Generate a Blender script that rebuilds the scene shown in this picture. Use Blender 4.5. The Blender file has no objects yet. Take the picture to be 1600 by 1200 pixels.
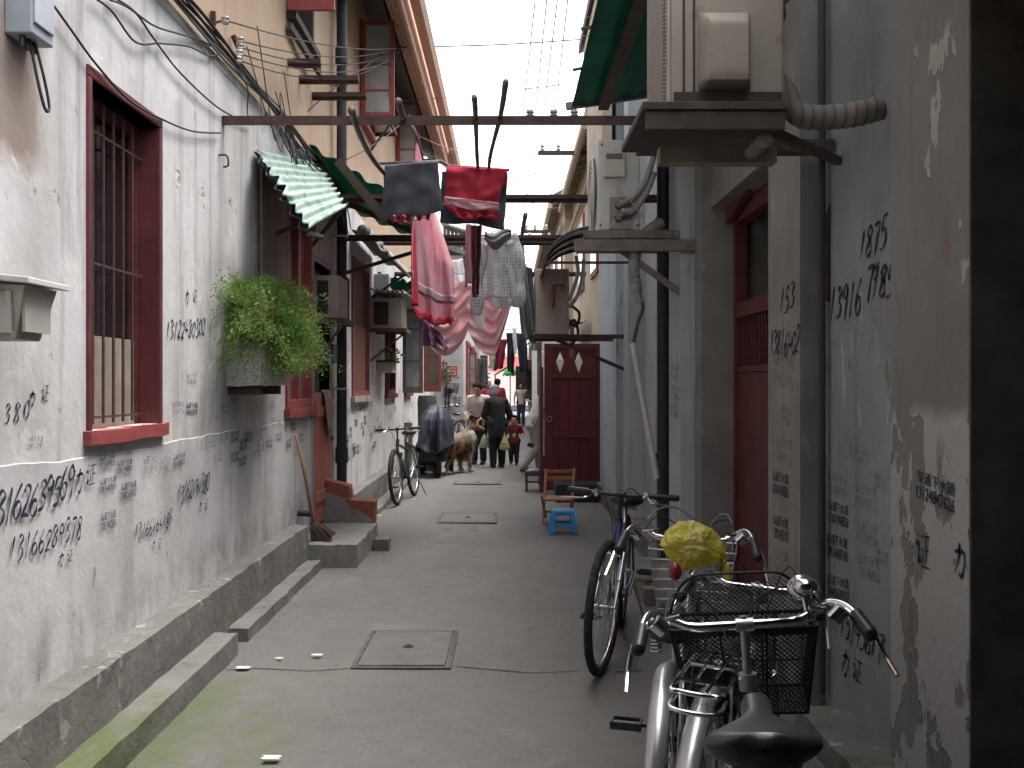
import bpy, bmesh, math, random
from mathutils import Vector, Matrix, noise as mnoise
R = math.radians
sc = bpy.context.scene
col = sc.collection
random.seed(7)

# ---------------------------------------------------------------- camera, sky, sun, exposure
EYE = 1.5
cam_d = bpy.data.cameras.new('camera'); cam = bpy.data.objects.new('camera', cam_d); col.objects.link(cam)
cam.location = (0, 0, EYE); cam.rotation_euler = (R(90), 0, 0)
cam_d.sensor_width = 36; cam_d.lens = 35; cam_d.shift_x = 0.003; cam_d.clip_end = 2000; cam_d.clip_start = 0.05
sc.camera = cam
SUN_EL, SUN_AZ = R(73), R(72)          # azimuth clockwise from +Y
w = bpy.data.worlds.new('World'); sc.world = w; w.use_nodes = True
nt = w.node_tree; bg = nt.nodes['Background']
sky = nt.nodes.new('ShaderNodeTexSky'); sky.sky_type = 'NISHITA'; sky.sun_disc = False
sky.sun_elevation = SUN_EL; sky.sun_rotation = SUN_AZ; sky.air_density = 1.0; sky.dust_density = 4.0
hs = nt.nodes.new('ShaderNodeHueSaturation'); hs.inputs['Saturation'].default_value = 0.22
nt.links.new(sky.outputs[0], hs.inputs['Color']); nt.links.new(hs.outputs[0], bg.inputs[0])
bg.inputs[1].default_value = 0.15
sd = bpy.data.lights.new('sun', 'SUN'); sd.energy = 0.7; sd.angle = R(32); sd.color = (1.0, 0.965, 0.92)
sun = bpy.data.objects.new('sun', sd); col.objects.link(sun)
d = Vector((math.sin(SUN_AZ)*math.cos(SUN_EL), math.cos(SUN_AZ)*math.cos(SUN_EL), math.sin(SUN_EL)))
sun.rotation_euler = d.to_track_quat('Z', 'Y').to_euler()
sc.view_settings.view_transform = 'Standard'; sc.view_settings.look = 'None'
sc.view_settings.gamma = 1; sc.view_settings.use_curve_mapping = False
sc.view_settings.exposure = 2.3
sc.render.engine = 'CYCLES'
try:
    sc.cycles.use_denoising = True; sc.cycles.max_bounces = 8; sc.cycles.diffuse_bounces = 5
except Exception: pass

# ---------------------------------------------------------------- measuring helpers (photo pixels -> metres)
F = 1555.0; VX, VY = 795.0, 600.0
def P(px, py, Y): return Vector(((px-VX)*Y/F, Y, EYE+(VY-py)*Y/F))
def onX(px, py, X):
    Y = X*F/(px-VX); return P(px, py, Y)
def onZ(px, py, z=0.0):
    Y = (EYE-z)*F/(py-VY); return P(px, py, Y)

# ---------------------------------------------------------------- materials
def rgb(c): return (c[0], c[1], c[2], 1.0)
MC = {}
def mat(name, c, rough=0.75, metal=0.0, c2=None, scale=5.0, lo=0.35, hi=0.65, bump=0.0, bscale=30.0,
        layers=(), spec=0.4, trans=0.0, alpha=1.0, sheen=0.0, rvar=0.0, emit=None, thin=0.0, worn=None):
    if name in MC: return MC[name]
    m = bpy.data.materials.new(name); m.use_nodes = True; MC[name] = m
    n = m.node_tree.nodes; L = m.node_tree.links
    b = n['Principled BSDF']
    b.inputs['Roughness'].default_value = rough; b.inputs['Metallic'].default_value = metal
    b.inputs['Specular IOR Level'].default_value = spec
    b.inputs['Base Color'].default_value = rgb(c)
    if trans: b.inputs['Transmission Weight'].default_value = trans
    if alpha < 1: b.inputs['Alpha'].default_value = alpha
    if sheen: b.inputs['Sheen Weight'].default_value = sheen
    if emit:
        b.inputs['Emission Color'].default_value = rgb(emit[0]); b.inputs['Emission Strength'].default_value = emit[1]
    if any('within' in ly for ly in layers): co = n.new('ShaderNodeNewGeometry').outputs['Position']
    else: co = n.new('ShaderNodeTexCoord').outputs['Object']
    mrnd = random.Random(name)
    def mapped(sv):
        mp = n.new('ShaderNodeMapping'); mp.inputs['Scale'].default_value = sv; mp.inputs['Location'].default_value = (mrnd.random()*9, mrnd.random()*9, mrnd.random()*9)
        L.new(co, mp.inputs[0]); return mp.outputs[0]
    def noise(sv, detail=6, rg=0.55):
        t = n.new('ShaderNodeTexNoise'); t.inputs['Scale'].default_value = 1.0; t.inputs['Detail'].default_value = detail; t.inputs['Roughness'].default_value = rg
        L.new(mapped(sv), t.inputs['Vector']); return t.outputs['Fac']
    def ramp(v, a, bb):
        r = n.new('ShaderNodeMapRange'); r.inputs['From Min'].default_value = a; r.inputs['From Max'].default_value = bb; r.clamp = True
        L.new(v, r.inputs['Value']); return r.outputs[0]
    def mul(a, bb):
        q = n.new('ShaderNodeMath'); q.operation = 'MULTIPLY'
        L.new(a, q.inputs[0])
        if isinstance(bb, float): q.inputs[1].default_value = bb
        else: L.new(bb, q.inputs[1])
        return q.outputs[0]
    cur = None
    def mix(prev, color, fac):
        x = n.new('ShaderNodeMix'); x.data_type = 'RGBA'
        L.new(fac, x.inputs[0])
        if prev is None: x.inputs[6].default_value = rgb(c)
        else: L.new(prev, x.inputs[6])
        x.inputs[7].default_value = rgb(color); return x.outputs[2]
    hmask = None
    if c2 is not None: cur = mix(cur, c2, ramp(noise((scale,)*3, 7, 0.6), lo, hi))
    for ly in layers:
        kind = ly.get('kind', 'noise'); sv = ly.get('scale', (4, 4, 4))
        if kind == 'noise':
            f = ramp(noise(sv, ly.get('detail', 6), ly.get('rg', 0.6)), ly.get('lo', .5), ly.get('hi', .6))
        elif kind == 'dots':
            v = n.new('ShaderNodeTexVoronoi'); v.inputs['Scale'].default_value = 1.0; v.inputs['Randomness'].default_value = ly.get('rand', .3)
            L.new(mapped(sv), v.inputs['Vector']); f = ramp(v.outputs['Distance'], ly.get('hi', .3), ly.get('lo', .22))
        elif kind == 'cracks':
            v = n.new('ShaderNodeTexVoronoi'); v.feature = 'DISTANCE_TO_EDGE'; v.inputs['Scale'].default_value = 1.0
            nz = n.new('ShaderNodeTexNoise'); nz.inputs['Scale'].default_value = 3.0; nz.inputs['Detail'].default_value = 5
            L.new(co, nz.inputs['Vector'])
            va = n.new('ShaderNodeVectorMath'); va.operation = 'MULTIPLY_ADD'; va.inputs[1].default_value = (ly.get('warp', .5),)*3
            L.new(nz.outputs['Color'], va.inputs[0]); L.new(mapped(sv), va.inputs[2]); L.new(va.outputs[0], v.inputs['Vector'])
            f = ramp(v.outputs['Distance'], ly.get('w', .012), 0.0)
        elif kind in ('wave', 'plaid'):
            v = n.new('ShaderNodeTexWave'); v.inputs['Scale'].default_value = 1.0; v.inputs['Distortion'].default_value = ly.get('dist', 0)
            v.bands_direction = ly.get('dir', 'X'); L.new(mapped(sv), v.inputs['Vector']); f = ramp(v.outputs['Fac'], ly.get('lo', .5), ly.get('hi', .6))
        elif kind == 'range':
            sp = n.new('ShaderNodeSeparateXYZ'); L.new(co, sp.inputs[0])
            nz = noise(ly.get('nscale', (3, 3, 3)), 6, .65)
            a = n.new('ShaderNodeMath'); a.operation = 'MULTIPLY_ADD'; a.inputs[1].default_value = ly.get('jag', .3); L.new(nz, a.inputs[0]); L.new(sp.outputs['XYZ'.index(ly.get('axis', 'Z'))], a.inputs[2])
            f = ramp(a.outputs[0], ly['a'], ly['b'])
        if 'within' in ly:               # box of metres in which a stain of real extent lies
            sp = n.new('ShaderNodeSeparateXYZ'); L.new(co, sp.inputs[0])
            nz = noise((5, 5, 5), 5, .6)
            for ax, (a0, a1, soft) in ly['within'].items():
                o = sp.outputs['XYZ'.index(ax)]
                aa = n.new('ShaderNodeMath'); aa.operation = 'MULTIPLY_ADD'; aa.inputs[1].default_value = soft*2; L.new(nz, aa.inputs[0]); L.new(o, aa.inputs[2])
                f = mul(f, mul(ramp(aa.outputs[0], a0+soft*.5, a0+soft*1.5), ramp(aa.outputs[0], a1+soft*1.5, a1+soft*.5)))
        f2 = mul(f, float(ly.get('fac', 1.0)))
        cur = mix(cur, ly['color'], f2)
        if ly.get('h'):
            hm = mul(f, float(ly['h']))
            if hmask is None: hmask = hm
            else:
                q = n.new('ShaderNodeMath'); q.operation = 'ADD'; L.new(hmask, q.inputs[0]); L.new(hm, q.inputs[1]); hmask = q.outputs[0]
    if cur is not None: L.new(cur, b.inputs['Base Color'])
    if worn:             # paint missing in flecks, wall shows through
        ts = n.new('ShaderNodeBsdfTransparent'); mx = n.new('ShaderNodeMixShader')
        L.new(ramp(noise((worn[0],)*3, 7, .7), worn[1], worn[2]), mx.inputs[0])
        L.new(b.outputs[0], mx.inputs[1]); L.new(ts.outputs[0], mx.inputs[2]); L.new(mx.outputs[0], n['Material Output'].inputs[0])
    if thin:             # light that shines through thin cloth, leaf or plastic
        tl = n.new('ShaderNodeBsdfTranslucent'); mx = n.new('ShaderNodeMixShader'); mx.inputs[0].default_value = thin
        if cur is not None: L.new(cur, tl.inputs[0])
        else: tl.inputs[0].default_value = rgb(c)
        L.new(b.outputs[0], mx.inputs[1]); L.new(tl.outputs[0], mx.inputs[2]); L.new(mx.outputs[0], n['Material Output'].inputs[0])
    if rvar:
        rr = n.new('ShaderNodeMapRange'); rr.inputs['From Min'].default_value = .3; rr.inputs['From Max'].default_value = .7
        rr.inputs['To Min'].default_value = max(.05, rough-rvar); rr.inputs['To Max'].default_value = min(1, rough+rvar)
        L.new(noise((7, 7, 7)), rr.inputs['Value']); L.new(rr.outputs[0], b.inputs['Roughness'])
    if bump or hmask is not None:
        bp = n.new('ShaderNodeBump'); bp.inputs['Strength'].default_value = 1.0; bp.inputs['Distance'].default_value = 1.0
        hsum = None
        if bump: hsum = mul(noise((bscale,)*3, 8, .65), bump)
        if hmask is not None:
            if hsum is None: hsum = hmask
            else:
                q = n.new('ShaderNodeMath'); q.operation = 'ADD'; L.new(hsum, q.inputs[0]); L.new(hmask, q.inputs[1]); hsum = q.outputs[0]
        L.new(hsum, bp.inputs['Height']); L.new(bp.outputs[0], b.inputs['Normal'])
    return m

# ---------------------------------------------------------------- mesh builder
def frame_of(dv):
    dv = dv.normalized(); up = Vector((0, 0, 1)) if abs(dv.z) < .95 else Vector((0, 1, 0))
    a = dv.cross(up).normalized(); return a, a.cross(dv).normalized()

class MB:
    def __init__(s): s.v = []; s.f = []; s.mi = []; s.cm = 0
    def add(s, vs, fs):
        o = len(s.v); s.v += [Vector(v) for v in vs]; s.f += [tuple(i+o for i in f) for f in fs]; s.mi += [s.cm]*len(fs); return s
    def box(s, x0, x1, y0, y1, z0, z1):
        return s.add([(x0,y0,z0),(x1,y0,z0),(x1,y1,z0),(x0,y1,z0),(x0,y0,z1),(x1,y0,z1),(x1,y1,z1),(x0,y1,z1)],
                     [(0,3,2,1),(4,5,6,7),(0,1,5,4),(1,2,6,5),(2,3,7,6),(3,0,4,7)])
    def hexa(s, p):  # 8 points: bottom ring of 4, top ring of 4
        return s.add(p, [(0,3,2,1),(4,5,6,7),(0,1,5,4),(1,2,6,5),(2,3,7,6),(3,0,4,7)])
    def beam(s, p0, p1, wd, ht, up=None):
        p0, p1 = Vector(p0), Vector(p1); dv = (p1-p0).normalized()
        upv = Vector(up) if up else (Vector((0,0,1)) if abs(dv.z) < .95 else Vector((0,1,0)))
        a = dv.cross(upv).normalized()*wd/2; b = a.cross(dv).normalized()*ht/2
        return s.hexa([p0-a-b, p0+a-b, p1+a-b, p1-a-b, p0-a+b, p0+a+b, p1+a+b, p1-a+b])
    def tube(s, pts, r, n=8, closed=False, caps=True):
        pts = [Vector(p) for p in pts]; m = len(pts); rs = r if isinstance(r, (list, tuple)) else [r]*m
        rings = []; a = None
        for i, p in enumerate(pts):
            if closed: dv = pts[(i+1) % m]-pts[i-1]
            else: dv = pts[min(i+1, m-1)]-pts[max(i-1, 0)]
            if dv.length < 1e-9: dv = Vector((0,0,1))
            dv.normalize()
            if a is None: a, b = frame_of(dv)
            else:
                a = a-dv*a.dot(dv)
                if a.length < 1e-6: a, b = frame_of(dv)
                a.normalize(); b = a.cross(dv)
            rings.append([p+(a*math.cos(t)+b*math.sin(t))*rs[i] for t in [2*math.pi*k/n for k in range(n)]])
        vs = [v for rg in rings for v in rg]; fs = []
        for i in range(m if closed else m-1):
            j = (i+1) % m
            for k in range(n): fs.append((i*n+k, i*n+(k+1) % n, j*n+(k+1) % n, j*n+k))
        if caps and not closed: fs += [tuple(range(n)), tuple(range((m-1)*n+n-1, (m-1)*n-1, -1))]
        return s.add(vs, fs)
    def cyl(s, p0, p1, r0, r1=None, n=12): return s.tube([p0, p1], [r0, r0 if r1 is None else r1], n)
    def torus(s, c, axis, Rr, r, n=36, m=8, sq=1.0):
        c = Vector(c); ax = Vector(axis).normalized(); a, b = frame_of(ax); vs = []; fs = []
        for i in range(n):
            t = 2*math.pi*i/n; dr = a*math.cos(t)+b*math.sin(t)
            for k in range(m):
                u = 2*math.pi*k/m; vs.append(c+dr*(Rr+r*math.cos(u))+ax*(r*sq*math.sin(u)))
        for i in range(n):
            for k in range(m): fs.append((i*m+k, ((i+1) % n)*m+k, ((i+1) % n)*m+(k+1) % m, i*m+(k+1) % m))
        return s.add(vs, fs)
    def ell(s, c, rx, ry, rz, n=14, m=9, rot=None):
        c = Vector(c); vs = []; fs = []
        for j in range(m+1):
            ph = math.pi*j/m
            for i in range(n):
                t = 2*math.pi*i/n; v = Vector((rx*math.sin(ph)*math.cos(t), ry*math.sin(ph)*math.sin(t), rz*math.cos(ph)))
                if rot: v = rot @ v
                vs.append(c+v)
        for j in range(m):
            for i in range(n): fs.append((j*n+i, (j+1)*n+i, (j+1)*n+(i+1) % n, j*n+(i+1) % n))
        return s.add(vs, fs)
    def cap(s, p0, p1, r0, r1, n=12):
        p0, p1 = Vector(p0), Vector(p1); dv = (p1-p0); ln = dv.length; dv = dv.normalized() if ln > 1e-6 else Vector((0,0,1))
        pts = []; rs = []
        for k in range(4):
            t = math.pi/2*(1-k/4.0); pts.append(p0-dv*r0*math.sin(t)); rs.append(max(r0*math.cos(t), 1e-4))
        pts += [p0, p1]; rs += [r0, r1]
        for k in range(1, 5):
            t = math.pi/2*k/4.0; pts.append(p1+dv*r1*math.sin(t)); rs.append(max(r1*math.cos(t), 1e-4))
        return s.tube(pts, rs, n)
    def lathe(s, prof, c, n=20):
        c = Vector(c); vs = []; fs = []; m = len(prof)
        for r, z in prof:
            for i in range(n):
                t = 2*math.pi*i/n; vs.append(c+Vector((r*math.cos(t), r*math.sin(t), z)))
        for j in range(m-1):
            for i in range(n): fs.append((j*n+i, j*n+(i+1) % n, (j+1)*n+(i+1) % n, (j+1)*n+i))
        return s.add(vs, fs)
    def prism(s, poly, z0, z1):   # poly: (x,y) counter-clockwise
        k = len(poly)
        return s.add([(x, y, z0) for x, y in poly]+[(x, y, z1) for x, y in poly],
                     [tuple(range(k-1, -1, -1)), tuple(range(k, 2*k))]+[(i, (i+1) % k, k+(i+1) % k, k+i) for i in range(k)])
    def slab(s, poly, nrm):       # planar polygon of 3D points given thickness along nrm
        k = len(poly); nv = Vector(nrm); poly = [Vector(p) for p in poly]
        return s.add(poly+[p+nv for p in poly], [tuple(range(k-1, -1, -1)), tuple(range(k, 2*k))]+[(i, (i+1) % k, k+(i+1) % k, k+i) for i in range(k)])
    def grid(s, nu, nv, fn):
        vs = [fn(i/nu, j/nv) for j in range(nv+1) for i in range(nu+1)]
        return s.add(vs, [(j*(nu+1)+i, j*(nu+1)+i+1, (j+1)*(nu+1)+i+1, (j+1)*(nu+1)+i) for j in range(nv) for i in range(nu)])
    def build(s, name, m, parent=None, smooth=False, bevel=0, solid=0, local=False, fix=True):
        me = bpy.data.meshes.new(name)
        off = Vector((0,0,0))
        if parent is not None and not local:
            q = parent
            while q is not None: off += q.location; q = q.parent
        me.from_pydata([tuple(v-off) for v in s.v], [], s.f)
        ms = m if isinstance(m, (list, tuple)) else [m]
        for x in ms: me.materials.append(x)
        if len(ms) > 1:
            for p, i in zip(me.polygons, s.mi): p.material_index = i
        if fix:
            bm = bmesh.new(); bm.from_mesh(me); bmesh.ops.recalc_face_normals(bm, faces=bm.faces); bm.to_mesh(me); bm.free()
        if smooth:
            for p in me.polygons: p.use_smooth = True
            if smooth == 'auto':
                try: me.set_sharp_from_angle(angle=R(40))
                except Exception: pass
        o = bpy.data.objects.new(name, me); col.objects.link(o)
        if parent is not None: o.parent = parent
        if bevel:
            b = o.modifiers.new('bevel', 'BEVEL'); b.width = bevel; b.segments = 2; b.limit_method = 'ANGLE'; b.angle_limit = R(35)
        if solid:
            b = o.modifiers.new('solid', 'SOLIDIFY'); b.thickness = solid; b.offset = 0
        return o

def tag(o, label=None, cat=None, group=None, kind=None):
    if label: o['label'] = label
    if cat: o['category'] = cat
    if group: o['group'] = group
    if kind: o['kind'] = kind
    return o
def thing(name, label, cat, loc=(0,0,0), rz=0.0, group=None):
    o = bpy.data.objects.new(name, None); col.objects.link(o); o.location = loc; o.rotation_euler = (0, 0, rz)
    o.empty_display_size = .1
    return tag(o, label, cat, group)
def struct(o): o['kind'] = 'structure'; return o
def copy_tree(o, parent=None):
    c = o.copy(); col.objects.link(c)
    if parent is not None: c.parent = parent
    for ch in list(o.children): copy_tree(ch, c)
    return c

def smooth_path(pts, sub=6):
    pts = [Vector(p) for p in pts]
    if len(pts) < 3: return pts
    out = []
    for i in range(len(pts)-1):
        p0 = pts[max(i-1, 0)]; p1 = pts[i]; p2 = pts[i+1]; p3 = pts[min(i+2, len(pts)-1)]
        for k in range(sub):
            t = k/sub
            out.append(0.5*((2*p1)+(p2-p0)*t+(2*p0-5*p1+4*p2-p3)*t*t+(3*p1-p0-3*p2+p3)*t**3))
    out.append(pts[-1]); return out
def sag(p0, p1, s, n=14):
    p0, p1 = Vector(p0), Vector(p1)
    return [p0.lerp(p1, i/n)-Vector((0, 0, s*4*(i/n)*(1-i/n))) for i in range(n+1)]
def rough_box(x0, x1, y0, y1, z0, z1, seg=24, jit=0.008, mbx=None, nx=3, nz=4):
    b = mbx or MB()
    def jt(v):
        k = 2.3
        return Vector(v)+Vector([jit*(mnoise.noise(Vector(v)*k*3+Vector((i*17.3, 0, 0)))+.5*mnoise.noise(Vector(v)*k*9+Vector((i*31.7, 0, 0)))) for i in range(3)])
    def face(o, du, dv, nu, nv):
        b.grid(nu, nv, lambda u, v: jt(Vector(o)+Vector(du)*u+Vector(dv)*v))
    dx, dy, dz = x1-x0, y1-y0, z1-z0
    face((x0,y0,z1), (dx,0,0), (0,dy,0), nx, seg)
    face((x1,y0,z0), (0,dy,0), (0,0,dz), seg, nz); face((x0,y1,z0), (0,-dy,0), (0,0,dz), seg, nz)
    face((x0,y0,z0), (dx,0,0), (0,0,dz), nx, nz); face((x1,y1,z0), (-dx,0,0), (0,0,dz), nx, nz)
    return b
def wall_holes(b, x0, x1, y0, y1, z0, z1, holes):
    """box wall running along Y with rectangular holes (ya,yb,za,zb); pieces butt end to end"""
    ys = sorted(set([y0, y1]+[h[0] for h in holes]+[h[1] for h in holes]))
    for a, c in zip(ys[:-1], ys[1:]):
        hs_ = sorted([(h[2], h[3]) for h in holes if h[0] <= a+1e-6 and h[1] >= c-1e-6])
        z = z0
        for za, zb in hs_:
            if za > z+1e-6: b.box(x0, x1, a, c, z, za)
            z = zb
        if z < z1-1e-6: b.box(x0, x1, a, c, z, z1)
    return b
def corrugated(b, A, Bp, C, D, waves, amp, nu=64, nv=8, ragged=0.0, across=True):
    """sheet with corners A,B (near edge) and D,C (far edge); ridges run A->D"""
    A, Bp, C, D = map(Vector, (A, Bp, C, D)); nr = (Bp-A).cross(D-A).normalized()
    def fn(u, v):      # u along A->B (across ridges), v along A->D
        rv = v
        if ragged: rv = v+(1-v)*ragged*mnoise.noise(Vector((u*9, 3.1, 0)))
        p = A.lerp(Bp, u).lerp(D.lerp(C, u), rv)
        return p+nr*amp*math.sin(u*waves*2*math.pi)+nr*.012*mnoise.noise(p*2.0)
    return b.grid(nu, nv, fn)

# ---------------------------------------------------------------- palette
CHROME = mat('chrome', (.62,.62,.66), .18, 1.0, rvar=.12)
STEEL = mat('dull_steel', (.42,.42,.44), .4, .9, c2=(.25,.22,.2), scale=12, lo=.5, hi=.7)
RUST = mat('rusty_iron', (.10,.055,.045), .85, 0, c2=(.05,.035,.035), scale=14, bump=.002, bscale=60)
BLACK = mat('black_plastic', (.016,.016,.018), .45, spec=.5)
RUBBER = mat('black_rubber', (.02,.02,.021), .8, c2=(.045,.042,.038), scale=18, lo=.5, hi=.7)
VINYL = mat('black_vinyl', (.018,.018,.022), .33, spec=.6, bump=.0006, bscale=160)
CABLE = mat('cable_sheath', (.03,.028,.03), .65)
CABLE_GREY = mat('grey_cable_sheath', (.2,.2,.21), .6)
DARK = mat('dark_interior', (.012,.012,.013), .9)  # near-black colour stands in for the shade of unlit rooms
INK = mat('dark_ink', (.02,.018,.036), .85, layers=[dict(color=(.13,.125,.145), scale=(30,30,30), lo=.5, hi=.75, fac=.5)], worn=(24, .62, .86))
INK_FAINT = mat('faint_ink', (.09,.088,.10), .85, layers=[dict(color=(.28,.275,.28), scale=(26,26,26), lo=.42, hi=.6, fac=.9)], worn=(22, .36, .62))
RED_WOOD = mat('oxblood_painted_wood', (.145,.032,.034), .6, c2=(.095,.022,.026), scale=6, bump=.002, bscale=45,
               layers=[dict(color=(.20,.075,.06), scale=(18,18,3), lo=.6, hi=.72, fac=.6)])
RED_SASH = mat('red_painted_sash', (.34,.07,.065), .6, c2=(.25,.06,.06), scale=9, layers=[dict(color=(.40,.26,.2), scale=(20,20,5), lo=.6, hi=.7, fac=.6)])
MAROON = mat('maroon_gate_paint', (.125,.018,.022), .55, c2=(.09,.014,.018), scale=5, bump=.001, bscale=60)
PLASTER = mat('whitewashed_plaster', (.635,.615,.615), .9, c2=(.52,.505,.505), scale=1.1, bump=.006, bscale=9, lo=.3, hi=.75, layers=[
    dict(color=(.34,.32,.305), scale=(1.7,1.7,.7), lo=.46, hi=.70, fac=.75),
    dict(color=(.25,.24,.225), scale=(3,3,1.1), lo=.40, hi=.60, fac=.7, within=dict(Y=(5.75,7.3,.2), Z=(1.25,2.35,.2))),
    dict(color=(.24,.215,.20), scale=(8,8,.7), lo=.52, hi=.74, fac=.7), dict(color=(.30,.28,.265), scale=(22,22,14), lo=.60, hi=.72, fac=.45),
    dict(color=(.30,.25,.21), scale=(1.6,1.6,2.4), lo=.665, hi=.69, fac=.75, h=-.004),
    dict(color=(.20,.18,.17), scale=(7,7,5), lo=.68, hi=.72, fac=.6, h=-.002),
    dict(color=(.72,.70,.69), scale=(3.1,3.1,3.1), lo=.58, hi=.66, fac=.5),
    dict(color=(.25,.19,.15), scale=(3,3,3), lo=.36, hi=.40, fac=.85, h=-.006, within=dict(Y=(3.38,3.78,.12), Z=(2.3,2.86,.14)))])
DADO = mat('grey_limewash_dado', (.60,.582,.585), .9, c2=(.48,.466,.47), scale=1.2, bump=.006, bscale=10, layers=[
    dict(color=(.27,.26,.255), scale=(6,6,.7), lo=.52, hi=.76, fac=.65), dict(color=(.27,.26,.25), scale=(1.8,1.8,1.0), lo=.50, hi=.72, fac=.6), dict(color=(.22,.21,.20), scale=(5,5,3), lo=.42, hi=.62, fac=.6, within=dict(Z=(-.2,.55,.18))),
    dict(color=(.56,.55,.55), scale=(3,3,2), lo=.58, hi=.68, fac=.55),
    dict(color=(.17,.16,.16), scale=(11,11,8), lo=.68, hi=.72, fac=.6, h=-.002)])
TAN = mat('tan_rendered_wall', (.50,.365,.25), .9, c2=(.42,.305,.21), scale=1.2, bump=.004, bscale=14, layers=[
    dict(color=(.22,.16,.115), scale=(8,8,.6), lo=.58, hi=.78, fac=.55), dict(color=(.46,.36,.25), scale=(3,3,2), lo=.6, hi=.7, fac=.5)])
CONCRETE = mat('weathered_concrete', (.19,.18,.168), .9, c2=(.13,.123,.114), scale=3.5, bump=.008, bscale=18, layers=[
    dict(color=(.085,.08,.078), scale=(4,4,4), lo=.58, hi=.7, fac=.7),
    dict(color=(.40,.39,.37), scale=(9,9,9), lo=.60, hi=.68, fac=.6),
    dict(color=(.05,.048,.045), scale=(2.2,2.2,2.2), kind='cracks', w=.006, warp=.9, fac=.3, h=-.002),
    dict(color=(.075,.095,.028), scale=(3.3,3.3,3.3), lo=.5, hi=.66, fac=.6, within=dict(Z=(-.25,.22,.12)))])
PAVING = mat('alley_concrete_paving', (.142,.136,.126), .85, c2=(.112,.107,.10), scale=1.1, lo=.3, hi=.7, bump=.004, bscale=40, layers=[
    dict(color=(.105,.10,.094), scale=(.9,.5,1), lo=.55, hi=.70, fac=.6),
    dict(color=(.175,.168,.157), scale=(2.2,1.4,1), lo=.58, hi=.72, fac=.6),
    dict(color=(.085,.08,.075), scale=(16,16,1), lo=.60, hi=.70, fac=.6), dict(color=(.20,.186,.165), scale=(38,38,1), lo=.55, hi=.72, fac=.6),
    dict(color=(.25,.24,.225), scale=(55,55,1), lo=.70, hi=.73, fac=.55),
    dict(color=(.09,.085,.08), scale=(5,5,1), lo=.66, hi=.72, fac=.6),
    dict(color=(.05,.048,.045), scale=(.42,.30,1), kind='cracks', w=.0015, warp=.16, fac=.3, h=-.001),
    dict(color=(.085,.105,.03), scale=(2.8,1.6,1), lo=.36, hi=.6, fac=.85, within=dict(X=(-1.75,-.95,.32), Y=(1.5,4.9,.5)))], rvar=.1)
KERB = mat('mossy_kerb_concrete', (.20,.19,.18), .9, c2=(.14,.135,.125), scale=4, bump=.007, bscale=20, layers=[
    dict(color=(.07,.068,.064), scale=(5,5,5), lo=.58, hi=.7, fac=.6),
    dict(color=(.085,.105,.028), scale=(3,2,3), lo=.38, hi=.60, fac=.85, within=dict(Y=(-2,4.4,.7)))])
BLUEGREY = mat('blue_grey_limewash', (.46,.51,.54), .9, c2=(.37,.41,.435), scale=2.0, bump=.005, bscale=12, layers=[
    dict(color=(.13,.135,.14), scale=(8,8,.7), lo=.56, hi=.76, fac=.6),
    dict(color=(.40,.41,.41), scale=(6,6,3), lo=.63, hi=.70, fac=.55),
    dict(color=(.10,.09,.085), scale=(13,13,4), lo=.66, hi=.71, fac=.6, h=-.002)])
BLUEWALL = mat('papered_blue_grey_wall', (.28,.315,.32), .9, c2=(.215,.24,.245), scale=2.4, bump=.005, bscale=14, layers=[
    dict(color=(.14,.14,.14), scale=(8,8,.8), lo=.56, hi=.74, fac=.55),
    dict(color=(.43,.43,.41), scale=(14,14,4), lo=.6, hi=.66, fac=.7, h=.001, within=dict(Z=(1.1,1.95,.12))),
    dict(color=(.17,.13,.11), scale=(12,12,5), lo=.6, hi=.66, fac=.6, within=dict(Z=(1.0,2.05,.15))),
    dict(color=(.11,.13,.2), scale=(22,22,14), lo=.62, hi=.66, fac=.6, within=dict(Z=(1.25,1.75,.1)))])
STONE = mat('grey_stone_jamb', (.265,.26,.25), .85, c2=(.195,.192,.185), scale=3, bump=.004, bscale=20, layers=[
    dict(color=(.12,.12,.118), scale=(9,9,.8), lo=.55, hi=.75, fac=.6), dict(color=(.42,.42,.41), scale=(8,8,3), lo=.64, hi=.7, fac=.5)])
PIER = mat('peeling_pier_plaster', (.225,.222,.212), .9, c2=(.18,.177,.168), scale=2.4, bump=.006, bscale=14, layers=[
    dict(color=(.11,.095,.085), scale=(10,10,1), lo=.58, hi=.72, fac=.6),
    dict(color=(.22,.12,.09), scale=(7,7,3), lo=.60, hi=.68, fac=.55, within=dict(Z=(1.5,2.1,.15))),
    dict(color=(.385,.385,.378), scale=(2.2,2.6,1.7), lo=.42, hi=.43, fac=.95, h=.006, within=dict(Z=(-.5,1.40,.06))),
    dict(color=(.38,.37,.35), scale=(2,4.2,2.2), lo=.60, hi=.61, fac=.95, h=.006, within=dict(Z=(1.42,2.6,.05))),
    dict(color=(.15,.14,.135), scale=(4,6,3), lo=.60, hi=.64, fac=.8, h=-.003, within=dict(Z=(-.2,1.3,.1)))])
DARK_RENDER = mat('sooty_brick_render', (.12,.112,.10), .95, c2=(.06,.057,.053), scale=4, bump=.006, bscale=18, layers=[
    dict(color=(.085,.08,.07), scale=(7,7,7), lo=.66, hi=.72, fac=.6)])  # dark render; the end wall's shade is put into this colour
WHITEWALL = mat('far_white_wall', (.55,.54,.54), .9, c2=(.42,.41,.42), scale=2, bump=.004, bscale=10, layers=[dict(color=(.2,.2,.21), scale=(6,6,3), lo=.58, hi=.68, fac=.6)])
CREAM = mat('cream_render', (.55,.47,.36), .9, c2=(.42,.36,.28), scale=2, layers=[dict(color=(.22,.18,.14), scale=(8,8,1), lo=.56, hi=.72, fac=.6)])
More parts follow.
